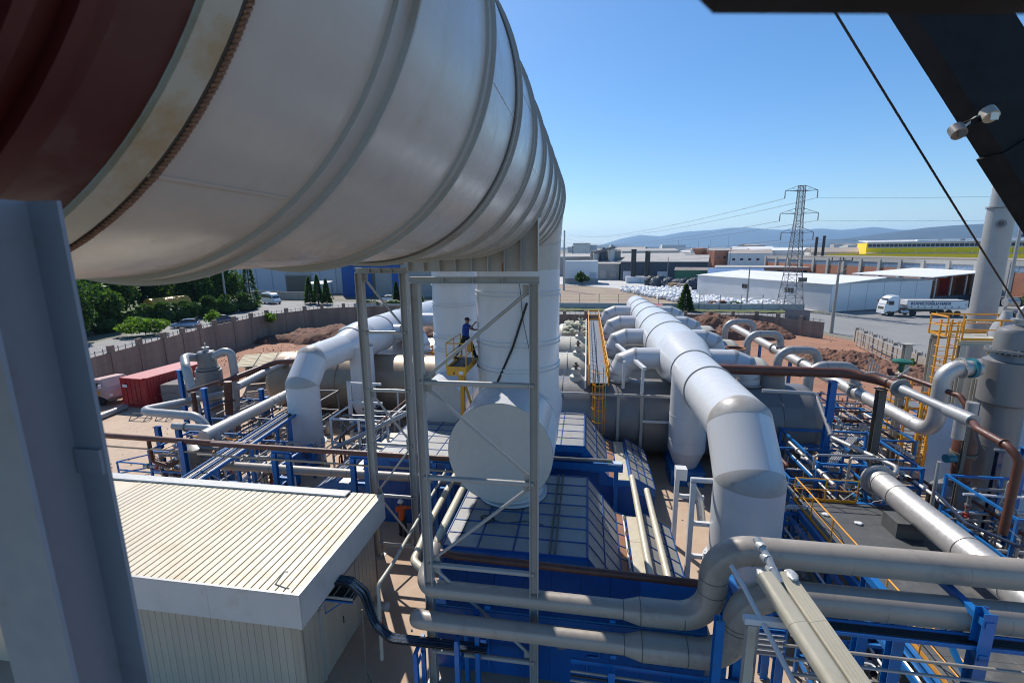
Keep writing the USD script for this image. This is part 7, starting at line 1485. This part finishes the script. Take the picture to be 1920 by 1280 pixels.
def car(label, paint, ang, loc, Ln=4.3, H=1.5, hatch=True):
    t = Thing('parked_car', label, 'car'); w = 1.76; h = Ln / 2
    t.part('body', loft([(-h, csec(w * 0.86, 0.35, 0.78, 0.92)), (-h + 0.15, csec(w * 0.96, 0.24, 0.93, 0.92)), (-h * 0.5, csec(w, 0.2, 0.96, 0.93)), (h * 0.35, csec(w, 0.2, 0.94, 0.93)), (h - 0.5, csec(w * 0.97, 0.22, 0.82, 0.9)), (h - 0.08, csec(w * 0.88, 0.28, 0.68, 0.88)), (h, csec(w * 0.76, 0.34, 0.6, 0.88))]), paint, smooth=45)
    cabin = [(-h + 0.22, csec(w * 0.86, 0.88, 0.96, 0.88, 0.02)), (-h + 0.62, csec(w * 0.9, 0.88, H - 0.08, 0.78, 0.05)), (-0.4, csec(w * 0.92, 0.88, H, 0.76, 0.05)), (0.25, csec(w * 0.92, 0.88, H - 0.06, 0.76, 0.05)), (h * 0.52, csec(w * 0.9, 0.86, 0.93, 0.9, 0.02))]
    g = t.part('glasshouse', loft(cabin), 'glass_dark', smooth=40)
    t.part('roof_panel', loft([(-h + 0.66, csec(w * 0.68, H - 0.10, H - 0.04, 0.9, 0.02)), (-0.4, csec(w * 0.70, H - 0.05, H + 0.015, 0.9, 0.02)), (0.28, csec(w * 0.69, H - 0.10, H - 0.035, 0.9, 0.02))]), paint)
    for s in (-1, 1):
        for x in (-0.75, 0.3): t.part('pillar', bar((x, s * w * 0.455, 0.94), (x - 0.02, s * w * 0.36, H - 0.06), 0.07, 0.03, up=(1, 0, 0)), paint)
        t.part('headlight', cbox((h - 0.12, s * 0.58, 0.66), (0.2, 0.32, 0.12)), 'lamp_glass'); t.part('tail_light', cbox((-h + 0.06, s * 0.62, 0.8), (0.12, 0.22, 0.16)), 'red_paint'); t.part('mirror', cbox((0.62, s * (w / 2 + 0.08), 0.98), (0.14, 0.18, 0.12)), paint)
    wheels(t, (-h + 0.85, h - 0.9), w / 2 - 0.12, 0.31); place(t, ang, loc); return t
car('silver blue hatchback parked by the road beside the bright bush', 'silver_blue', 213, V(-69.7, 71.6, 0.0)); car('dark estate car parked by the road behind the silver blue one', 'navy_paint', 55, V(-67.2, 77.6, 0.0), 4.6)
def minibus(label, ang, loc):
    t = Thing('minibus', label, 'minibus'); w = 2.0
    t.part('body', loft([(-3.2, csec(w * 0.94, 0.45, 2.55, 0.9)), (-3.0, csec(w, 0.35, 2.68, 0.88)), (1.3, csec(w, 0.35, 2.70, 0.88)), (1.9, csec(w, 0.35, 2.35, 0.82)), (2.35, csec(w * 0.98, 0.35, 1.55, 0.9)), (2.95, csec(w * 0.92, 0.38, 1.15, 0.88)), (3.15, csec(w * 0.8, 0.45, 0.85, 0.88))]), 'white_paint', smooth=40)
    for s in (-1, 1):
        for k in range(4): t.part('window', cbox((-2.5 + 1.06 * k, s * 0.965, 1.95), (0.98, 0.1, 0.78)), 'glass_dark')
        t.part('window', cbox((1.5, s * 0.965, 1.8), (0.6, 0.1, 0.6)), 'glass_dark'); t.part('headlight', cbox((2.98, s * 0.72, 0.9), (0.16, 0.3, 0.2)), 'lamp_glass'); t.part('mirror', cbox((1.95, s * 1.16, 1.6), (0.12, 0.2, 0.3)), 'black_rubber'); t.part('door_seam', cbox((0.9, s * 1.003, 1.2), (0.03, 0.012, 1.5)), 'gap_dark')
    t.part('windscreen', panel((1.96, -0.80, 2.22), (1.96, 0.80, 2.22), (2.38, 0.86, 1.56), (2.38, -0.86, 1.56), 0.03), 'glass_dark'); t.part('bumper', cbox((3.1, 0, 0.5), (0.16, 1.6, 0.25)), 'gap_dark'); t.part('roof_unit', cbox((-1.6, 0, 2.76), (1.1, 1.1, 0.16)), 'white_paint')
    wheels(t, (-1.9, 2.1), 0.88, 0.36, 0.24); place(t, ang, loc); return t
minibus('white minibus with dark side windows standing on the pale road at left', -27, V(-78.8, 107.6, 0.0))
def cab(t, x0, paint='white_paint', H=3.75):
    """a forward control lorry cab, front at x0 + 2.2, and its details"""
    w = 2.45
    t.part('cab', loft([(x0, csec(w, 1.0, H, 0.9)), (x0 + 0.9, csec(w, 0.75, H, 0.9)), (x0 + 1.55, csec(w, 0.7, H - 0.35, 0.9)), (x0 + 2.0, csec(w, 0.6, 2.75, 0.94)), (x0 + 2.2, csec(w * 0.96, 0.55, 1.9, 0.95)), (x0 + 2.28, csec(w * 0.92, 0.5, 1.2, 0.95))]), paint, smooth=40)
    t.part('windscreen', panel((x0 + 1.73, -0.98, 3.12), (x0 + 1.73, 0.98, 3.12), (x0 + 2.16, 1.06, 2.12), (x0 + 2.16, -1.06, 2.12), 0.04), 'glass_dark'); t.part('sun_visor', cbox((x0 + 1.86, 0, 3.2), (0.4, 2.0, 0.08)), 'gap_dark')
    for s in (-1, 1):
        t.part('side_window', cbox((x0 + 1.25, s * 1.2, 2.45), (0.9, 0.1, 0.75)), 'glass_dark'); t.part('mirror', cbox((x0 + 2.05, s * 1.42, 2.6), (0.14, 0.24, 0.6)), 'gap_dark'); t.part('headlight', cbox((x0 + 2.25, s * 0.85, 0.95), (0.12, 0.45, 0.24)), 'lamp_glass'); t.part('step', cbox((x0 + 1.5, s * 1.2, 0.75), (0.7, 0.12, 0.3)), 'gap_dark')
    t.part('grille', cbox((x0 + 2.24, 0, 1.45), (0.10, 1.7, 0.5)), 'gap_dark'); t.part('badge', ring((x0 + 2.31, 0, 1.5), (1, 0, 0), 0.09, 0.13, 0.03, 20), 'chrome'); t.part('bumper', cbox((x0 + 2.2, 0, 0.6), (0.2, 2.3, 0.35)), paint); t.part('number_plate', cbox((x0 + 2.33, 0, 0.62), (0.02, 0.5, 0.11)), 'white_wall')
t = Thing('dump_truck', 'white tractor lorry with a grey tipper trailer parked on the asphalt at right', 'truck')
cab(t, 3.9); t.part('chassis', cbox((0.2, 0, 0.95), (9.2, 0.9, 0.28)), 'gap_dark'); t.part('fuel_tank', cyl((2.0, 1.0, 0.8), (3.4, 1.0, 0.8), 0.34, 16), 'chrome'); t.part('air_tank', cyl((2.0, -1.0, 0.8), (3.4, -1.0, 0.8), 0.34, 16), 'chrome'); t.part('fifth_wheel', cbox((2.5, 0, 1.25), (1.0, 1.0, 0.18)), 'tyre'); t.part('exhaust', cyl((3.6, 0.9, 1.1), (3.6, 0.9, 3.1), 0.1, 10), 'chrome'); t.part('deflector', panel((3.9, -1.0, 3.78), (3.9, 1.0, 3.78), (5.0, 0.9, 3.76), (5.0, -0.9, 3.76), 0.12), 'white_paint')
t.part('tipper_body', loft([(-7.6, [(-1.0, 1.25), (1.0, 1.25), (1.22, 1.6), (1.25, 2.95), (-1.25, 2.95), (-1.22, 1.6)]), (1.8, [(-1.0, 1.35), (1.0, 1.35), (1.22, 1.7), (1.25, 2.95), (-1.25, 2.95), (-1.22, 1.7)]), (2.5, [(-1.0, 2.1), (1.0, 2.1), (1.2, 2.3), (1.25, 2.95), (-1.25, 2.95), (-1.2, 2.3)])]), 'white_wall', smooth=False)
t.part('top_rail', [bar((-7.6, s * 1.27, 2.98), (2.5, s * 1.27, 2.98), 0.1, 0.12) for s in (-1, 1)], 'vessel_grey')
for k in range(9):
    for s in (-1, 1): t.part('side_rib', cbox((-7.3 + 1.12 * k, s * 1.26, 1.75 if k else 2.2), (0.09, 0.07, 0.34)), 'vessel_grey')
for s, sg in ((1, 180), (-1, 0)):
    tx = meshkit.text_mesh('KUVVETOĞLU HAFR', 0.52, 0.02, True); tx.apply_transform(trimesh.transformations.rotation_matrix(rad(90), [1, 0, 0]))
    wd = tx.bounds[1][0] - tx.bounds[0][0]; tx.vertices *= V(6.6 / wd, 1, 1); tx.apply_transform(trimesh.transformations.rotation_matrix(rad(sg), [0, 0, 1]))
    tx.apply_translation((1.9, 1.275, 2.15) if s > 0 else (-4.7, -1.275, 2.15)); t.part('lettering', tm(tx.vertices, tx.faces), 'print_blue', smooth=False)
wheels(t, (4.9, 1.2, -3.6, -4.9, -6.2), 1.05, 0.52, 0.34); place(t, 181, V(61.5, 98.5, 0.0))
t = Thing('parked_lorry', 'white lorry cab facing left under the lean-to roof', 'truck'); cab(t, 0); t.part('chassis', cbox((-2.5, 0, 0.95), (5.5, 0.9, 0.3)), 'gap_dark'); t.part('load_bed', cbox((-3.0, 0, 1.5), (5.2, 2.4, 0.7)), 'vessel_grey'); wheels(t, (1.1, -2.6, -4.0), 1.05, 0.5, 0.34); place(t, 165, V(87, 118, 0.0))
t = Thing('small_truck', 'old pink and white truck parked beside the red container at far left', 'truck')
w = 2.2; t.part('cab', loft([(-0.1, csec(w, 0.9, 2.3, 0.9)), (1.0, csec(w, 0.75, 2.35, 0.9)), (1.5, csec(w, 0.65, 1.7, 0.92)), (1.75, csec(w * 0.95, 0.6, 1.35, 0.95))]), 'pink_paint', smooth=40)
t.part('windscreen', panel((1.08, -0.9, 2.22), (1.08, 0.9, 2.22), (1.52, 0.95, 1.66), (1.52, -0.95, 1.66), 0.03), 'glass_dark')
for s in (-1, 1): t.part('side_window', cbox((0.55, s * 1.04, 1.78), (0.7, 0.12, 0.42)), 'glass_dark'); t.part('mirror', cbox((1.3, s * 1.25, 1.8), (0.1, 0.2, 0.3)), 'white_wall'); t.part('headlight', cbox((1.76, s * 0.75, 1.0), (0.08, 0.24, 0.2)), 'lamp_glass'); t.part('side_panel', cbox((0.5, s * 1.11, 1.1), (0.8, 0.02, 0.35)), 'yellow_paint')
t.part('chassis', cbox((-2.0, 0, 0.72), (6.0, 0.8, 0.25)), 'gap_dark'); t.part('bumper', cbox((1.8, 0, 0.6), (0.12, 2.0, 0.22)), 'gap_dark'); t.part('load_bed', cbox((-2.7, 0, 1.15), (4.6, 2.2, 0.55)), 'white_wall'); wheels(t, (0.75, -2.9), 0.95, 0.42, 0.28); place(t, -12, V(-41.9, 34.0, 0.0))
for k, (ps, s) in enumerate(((0, 0),)):
    t = Thing('delivery_van', 'white van with a red load body passing on the road behind the white manifold', 'van')
    t.part('cab', loft([(0, csec(1.9, 0.4, 2.0, 0.88)), (0.9, csec(1.9, 0.38, 1.95, 0.86)), (1.5, csec(1.88, 0.38, 1.2, 0.9)), (2.2, csec(1.75, 0.42, 0.95, 0.9))]), 'white_paint', smooth=40); t.part('windscreen', panel((0.98, -0.75, 1.88), (0.98, 0.75, 1.88), (1.53, 0.8, 1.22), (1.53, -0.8, 1.22), 0.03), 'glass_dark'); t.part('load_body', cbox((-1.75, 0, 1.45), (3.3, 2.0, 1.7)), 'red_paint'); t.part('body_roof', cbox((-1.75, 0, 2.33), (3.36, 2.06, 0.06)), 'container_roof')
    for s in (-1, 1): t.part('side_window', cbox((0.6, s * 0.9, 1.5), (0.7, 0.12, 0.5)), 'glass_dark'); t.part('headlight', cbox((2.1, s * 0.65, 0.8), (0.15, 0.25, 0.18)), 'lamp_glass')
    wheels(t, (1.4, -2.4), 0.82, 0.34, 0.22); place(t, 176, V(11.0, 92.5, 0.0))
t = Thing('small_tractor', 'small orange brown tractor standing before the white sacks', 'tractor'); c = V(28.5, 107.5, 0); t.part('hood', cbox(c + V(-0.9, 0, 1.1), (1.6, 0.7, 0.7)), 'rust_bright'); t.part('seat', cbox(c + V(0.9, 0, 1.3), (0.6, 0.6, 0.7)), 'gap_dark'); t.part('fender', cbox(c + V(0.8, 0, 1.5), (1.3, 1.9, 0.1)), 'rust_bright')
for s in (-1, 1): t.part('wheel', lathe(c + V(0.8, s * 0.8, 0.75), [(0.5, -0.18), (0.75, -0.14), (0.75, 0.14), (0.5, 0.18)], 20, (0, 1, 0)), 'tyre'); t.part('wheel', lathe(c + V(-1.3, s * 0.6, 0.42), [(0.3, -0.1), (0.42, -0.08), (0.42, 0.08), (0.3, 0.1)], 18, (0, 1, 0)), 'tyre')
car('pale car parked before the blue framed hall behind the steel tower', 'white_paint', 10, V(-50.5, 116, 0.0))

# ================================================================== sacks and bales
def sack(seed):
    s = trimesh.creation.icosphere(subdivisions=2, radius=0.62); s.vertices *= V(1.0, 0.95, 0.85); q = np.abs(s.vertices) ** 1.0
    s.vertices = np.sign(s.vertices) * (np.abs(s.vertices) ** 0.78) * 0.62 ** 0.22; s.vertices += (np.stack([meshkit.fbm(s.vertices * 2.6 + seed * 5 + 9 * q, 3, seed + q) for q in range(3)], 1) - 0.5) * 0.62; s.apply_translation((0, 0, 0.55)); return tm(s.vertices, s.faces)
PTS = []
rng = random.Random(8)
edge_a = [(13, 149), (17, 126), (24, 110.5)]
def sacks_x(y): 
    return np.interp(y, [107, 112, 120, 130, 145, 152], [27, 24.5, 20.5, 16.5, 11.5, 10.5]), np.interp(y, [107, 112, 120, 126, 135, 152], [58 - 15, 42.5, 33.5, 29, 30, 30])
y = 107.2
while y < 151:
    xa, xb = sacks_x(y); x = xa + rng.uniform(0, 1)
    while x < xb: PTS.append((x + rng.uniform(-.4, .4), y + rng.uniform(-.5, .5), rng.choice((0, 0, 0.25, 0.6)), rng.uniform(0, 360), rng.uniform(0.6, 0.98))); x += rng.uniform(0.85, 1.3)
    y += 0.95
PTS.sort(key=lambda p: p[1])
protos = []
for k in range(3):
    p = PTS[k]; t = Thing('bulk_sack', 'bulging white bulk sack in the great heap beyond the low wall', 'sack', 'white sacks heaped beside the white warehouse'); me = sack(k); me.apply_translation((0, 0, 0)); t.base = (0, 0, 0); me.vertices += V(p[0], p[1], p[2]); t.base = (p[0], p[1], p[2]); t.part('bag', me, 'sack_white', smooth=False); protos.append(t)
for k, p in enumerate(PTS[3:300]): copy_of(protos[k % 3], p[:3], p[3], scale=(p[4], p[4], p[4] * rng.uniform(0.8, 1.1)))
if len(PTS) > 300:
    ms = []
    for k, p in enumerate(PTS[300:]):
        me = sack(k % 3); me = tm(*[np.array(z) for z in (me.vertices, me.faces)]); M = trimesh.transformations.rotation_matrix(rad(p[3]), [0, 0, 1]); me.apply_transform(M); me.apply_scale(p[4]); me.apply_translation(p[:3]); ms.append(me)
    Thing('sack_heap', 'far part of the great heap of white bulk sacks', 'sacks', kind='stuff').mesh(ms, 'sack_white', smooth=False)
for k in range(11):
    t = Thing('scrap_bale', 'dark tarpaulined scrap bale in the row behind the white sacks', 'bale', 'dark bales behind the sacks'); t.mesh(crumple(V(22 + 1.75 * k + rng.uniform(-1, 1), 172 - 2.6 * k + rng.uniform(-1, 2), 1.1), rng.uniform(1.7, 2.8), 1.8, rng.uniform(1.6, 2.6), 200 + k), rng.choice(('tarp_black', 'tarp_black', 'dark_wall', 'vessel_grey')), smooth=50)
for k, (x, y, m) in enumerate(((26.5, 152, 'pallet'), (28.8, 150, 'wall_pale'), (47, 131, 'lagging_yellow'))): Thing('goods_stack', ['brown stack of pallets left of the dark bales', 'pale strapped stack beside the pallets', 'cream heap of goods at the corner of the white warehouse'][k], 'goods').part('stack', [cbox((x + 0.05 * j, y, 0.3 + 0.42 * j), (2.6 - 0.2 * (j % 2), 2.2, 0.36), 6 * j) for j in range(5)], m)
for k, (px, yy_, m) in enumerate(((1828, 140, 'pallet'), (1890, 135, 'pallet'))):
    a = on_y(px, 540, yy_); t = Thing('goods_stack', ['wooden crates stacked left of the thin mast at right', 'wooden crates stacked at the right edge behind the platform'][k], 'goods')
    for j in range(4):
        for i in range(3): t.part('crate', cbox((a[0] + 1.9 * i, yy_, 3.3 + 0.72 * j), (1.75, 1.6, 0.66)), m)
    t.part('trailer_body', cbox((a[0] + 2, yy_ - 1.5, 1.45), (9, 2.2, 2.9)), 'silver_blue' if k == 0 else 'white_wall')

# ================================================================== pylon, poles and lines
t = Thing('lattice_pylon', 'tall steel lattice pylon with three pairs of arms behind the plant wall', 'pylon')
PX, PY, PH = 42.3, 106.0, 24.9
def half_w(z): return np.interp(z, [0, 8, 14, 18, PH], [1.95, 1.25, 0.85, 0.62, 0.5])
zs = [0, 2.6, 5, 7.2, 9.2, 11, 12.7, 14.2, 15.6, 16.9, 18.1, 19.3, 20.5, 21.7, 22.8, 23.9, PH]
cs = [(-1, -1), (1, -1), (1, 1), (-1, 1)]
cp = lambda i, z: V(PX + cs[i % 4][0] * half_w(z), PY + cs[i % 4][1] * half_w(z), z)
for i in range(4): t.part('leg', cat_mesh([bar(cp(i, a), cp(i, b), 0.11, 0.11, up=(0, 1, 0)) for a, b in zip(zs, zs[1:])]), 'lattice_steel')
for a, b in zip(zs, zs[1:]):
    br = []
    for i in range(4): br += [bar(cp(i, a), cp(i + 1, b), 0.05, 0.05, up=(0.3, 0.5, 1)), bar(cp(i + 1, a), cp(i, b), 0.05, 0.05, up=(0.3, 0.5, 1)), bar(cp(i, b), cp(i + 1, b), 0.07, 0.07)]
    t.part('bracing', br, 'lattice_steel')
ARMS = [(15.7, 2.3), (19.5, 3.0), (23.9, 2.5)]
for z, ln in ARMS:
    for s in (-1, 1):
        tip = V(PX + s * (half_w(z) + ln), PY, z + 0.1); a = t.part('cross_arm', [bar(V(PX + s * half_w(z), PY - 0.5, z), tip, 0.09, 0.09), bar(V(PX + s * half_w(z), PY + 0.5, z), tip, 0.09, 0.09), bar(V(PX + s * half_w(z + 1), PY, z + 1.1), tip, 0.08, 0.08), bar(V(PX + s * half_w(z + .5), PY, z + 0.0), V(PX + s * (half_w(z) + ln * 0.5), PY, z + 0.6), 0.05, 0.05)], 'lattice_steel')
        t.part('insulator', lathe(tip - V(0, 0, 1.5), [(0.05, 0), (0.12, 0.1), (0.06, 0.2), (0.12, 0.4), (0.06, 0.6), (0.12, 0.8), (0.06, 1.0), (0.1, 1.2), (0.04, 1.5)], 8), 'gap_dark', parent=a)
t.part('danger_plate', cbox((PX + 1.2, PY - 1.9, 6.3), (1.6, 0.1, 0.9)), 'gap_dark')
def wire(label, a, b, sag, r=0.025, group=None, name='power_line', m='lattice_steel', n=24):
    a, b = V(*a), V(*b); P = [a + (b - a) * s - V(0, 0, sag * 4 * s * (1 - s)) for s in np.linspace(0, 1, n)]; Thing(name, label, 'wire', group).mesh(sweep(P, r, 5), m)
names = ['lowest', 'middle', 'topmost']
for k, (z, ln) in enumerate(ARMS):
    wire(names[k] + ' power line leaving the pylon to the right', (PX + half_w(z) + ln, PY, z - 1.4), (230, 96, z + 2.0), 2.4)
    wire(names[k] + ' power line leaving the pylon to the left, towards the hills', (PX - half_w(z) - ln, PY, z - 1.4), (-30, 420, z + 3.0), 5.5, 0.04)
    wire(names[k] + ' inner power line leaving the pylon towards the hills', (PX + half_w(z) + ln, PY, z - 1.4), (-20, 424, z + 3.0), 5.5, 0.04)
def pole(label, x, y, h, r=0.22, arm=True, m='pole_concrete'):
    t = Thing('utility_pole', label, 'pole'); t.part('shaft', sweep([(x, y, 0), (x, y, h)], [r, r * 0.55], 10), m)
    if arm:
        t.part('cross_arm', bar((x - 1.3, y - 0.25, h - 0.6), (x + 1.6, y - 0.25, h - 0.5), 0.12, 0.14), 'lattice_steel'); t.part('brace', bar((x, y - 0.25, h - 2.6), (x + 1.0, y - 0.25, h - 1.5), 0.07, 0.07), 'lattice_steel'); t.part('lower_arm', bar((x - 0.7, y - 0.25, h - 2.4), (x + 1.1, y - 0.25, h - 2.4), 0.09, 0.09), 'lattice_steel')
        for dx in (-1.2, 0.3, 1.5): t.part('insulator', cyl((x + dx, y - 0.25, h - 0.5), (x + dx, y - 0.25, h - 0.05), 0.08, 8), 'gap_dark')
a = on_z(1532, 607, 0.0); pole('concrete pole with a crossarm beside the plant gate at right', 37.0, 77.0, 11.4, 0.26)
a = on_y(1400, 570, 108); pole('slim concrete pole standing in front of the white warehouse', a[0], 108, 8.8, 0.2, False)
pole('leaning looking concrete pole at the end of the hedge at left', -77.2, 90.5, 11.0, 0.27, False)
a = on_y(1250, 540, 160); pole('slim lamp pole among the dark bales before the factory sheds', a[0], 160, 10.0, 0.16, False, 'lattice_steel')
for k, px in enumerate((1541, 1555)): a = on_y(px, 480, 180); Thing('black_flue', ['left', 'right'][k] + ' one of two thin black flues rising behind the gate pole', 'flue').mesh(cyl((a[0], 185, 0), (a[0], 185, 16.2 + 0.4 * k), 0.45, 12), 'tarp_black')
a = on_y(1058, 470, 150); Thing('lamp_mast', 'tall pale mast on the skyline tight against the big riser', 'mast').mesh(sweep([(a[0], 150, 0), (a[0], 150, 18.5)], [0.35, 0.25], 10), 'pier_grey')
wire('thin power line running across the far roofs in the centre', (-12, 150, 9.5), (46, 170, 9.8), 0.8, 0.03)

# ================================================================== lift boom and rope close to the viewer
t = Thing('crane_boom', 'black boom and canopy edge of a lift at the upper right, close to the viewer', 'boom')
b0, b1 = on_y(1763, 0, 5.2), on_y(2015, 400, 5.2)
bw = np.linalg.norm(on_y(1845, 0, 5.2) - on_y(1681, 0, 5.2)) * 0.84
ba, bb = b0 + (b0 - b1) * 0.5, b1 + (b1 - b0) * 1.0
t.part('boom_section', bar(ba, bb, bw, 0.26, up=(0, 1, 0)), 'black_paint')
ex = (bb - ba) / np.linalg.norm(bb - ba)
t.part('boom_sleeve', bar(b0 + (b1 - b0) * 0.62, bb, bw * 1.07, 0.30, up=(0, 1, 0)), 'black_paint')
c = on_y(1822, 225, 4.9)
t.part('lamp_bracket', [bar(c + V(0.16, 0, 0.05), c + V(-0.12, 0, -0.07), 0.05, 0.05), bar(c + V(0.06, 0, 0.08), c + V(0.17, 0, 0.12), 0.09, 0.03)], 'black_paint')
for k, (px, py) in enumerate(((1795, 246), (1855, 214))):
    p = on_y(px, py, 4.86); h = t.part('lamp_housing', cyl(p - V(0, 0.03, 0.032), p + V(0, 0.03, 0.032), 0.058, 14), 'vessel_beige' if k else 'vessel_grey')
    t.part('lens', cbox(p + V(0.003, -0.055, -0.03), (0.06, 0.012, 0.06)), 'lamp_glass' if k else 'gap_dark', parent=h); t.part('lamp_arm', bar(p, c + V(0.03, 0, 0.02), 0.022, 0.022), 'valve_steel')
q = [on_y(1275, -60, 0.62), on_y(1345, 10, 0.62), on_y(1990, 10, 0.62), on_y(1990, -420, 0.62), on_y(1150, -420, 0.62)]
t.part('canopy_edge', sweep_profile([(p[0], p[2]) for p in q], V(0, 0.60, 0), V(0, 0.64, 0), V(1, 0, 0), V(0, 0, 1)), 'black_paint')
wire('black steel rope stretched down from the upper edge to the right edge', on_y(1555, 5, 5.0), on_y(1960, 655, 7.4), 0.02, 0.011, name='steel_rope', m='cable_black')
wire('second thin black rope at the right of the boom', on_y(1830, 0, 5.6), on_y(1960, 160, 5.6), 0.0, 0.006, name='steel_rope', m='cable_black')

def stones(n, x0, x1, y0, y1, s0, s1, seed, keep=None):
    r = np.random.RandomState(seed); base = trimesh.creation.icosahedron(); ms = []
    x, y = r.uniform(x0, x1, n), r.uniform(y0, y1, n); s = r.uniform(s0, s1, n) ** 1.0; V0, F0 = base.vertices, base.faces; vs, fs = [], []
    for k in range(n):
        if keep and not keep(x[k], y[k]): continue
        v = V0 * s[k] * r.uniform(0.6, 1.3, 3) * (1 + r.uniform(-.25, .25, (12, 1))); vs.append(v + V(x[k], y[k], s[k] * 0.35)); fs.append(F0 + 12 * (len(vs) - 1))
    return tm(np.vstack(vs), np.vstack(fs))
Thing('loose_stones', 'loose stones and clods scattered over the red soil', 'stones', kind='stuff').mesh(stones(2200, 17, 36, 42, 80, 0.02, 0.10, 3, lambda x, y: ((x - 29) / 6.5) ** 2 + ((y - 58) / 4.2) ** 2 < 1 or ((x - 32.6) / 3.4) ** 2 + ((y - 52) / 6.5) ** 2 < 1 or ((x - 21) / 10) ** 2 + ((y - 75) / 6.5) ** 2 < 1 or abs(math.sin(x * 12.9 + y * 78.2)) < 0.06), 'soil', smooth=False)
Thing('loose_stones', 'clods and stones along the foot of the left perimeter wall', 'stones', kind='stuff').mesh(stones(1200, -44, -22, 46, 70, 0.02, 0.09, 4), 'soil', smooth=False)
Thing('yard_debris', 'small chips and dust heaps scattered over the plant yard', 'debris', kind='stuff').mesh(stones(1400, -34, 24, 12, 40, 0.015, 0.06, 5), 'wall_pale', smooth=False)

# ================================================================== haze
Thing('haze', None, None, None, 'stuff')
hz = THINGS[-1]; hz.base = (0, 0, 0); HTOP = max(t.own[0].bounds[1][2] for t in THINGS if t.own and t.own[1] == 'hill') + 15
usdkit.material(stage, '/World/Looks/haze_air', {'v': ('principled_volume', {'color': (0.44, 0.71, 1.0), 'density': HAZE, 'anisotropy': 0.2})}, volume='v.volume')
L['haze_air'] = UsdShade.Material.Get(stage, '/World/Looks/haze_air')
hz.mesh(box((-18900, -640, -8), (18900, 18800, HTOP)), 'haze_air', smooth=False)
flush()
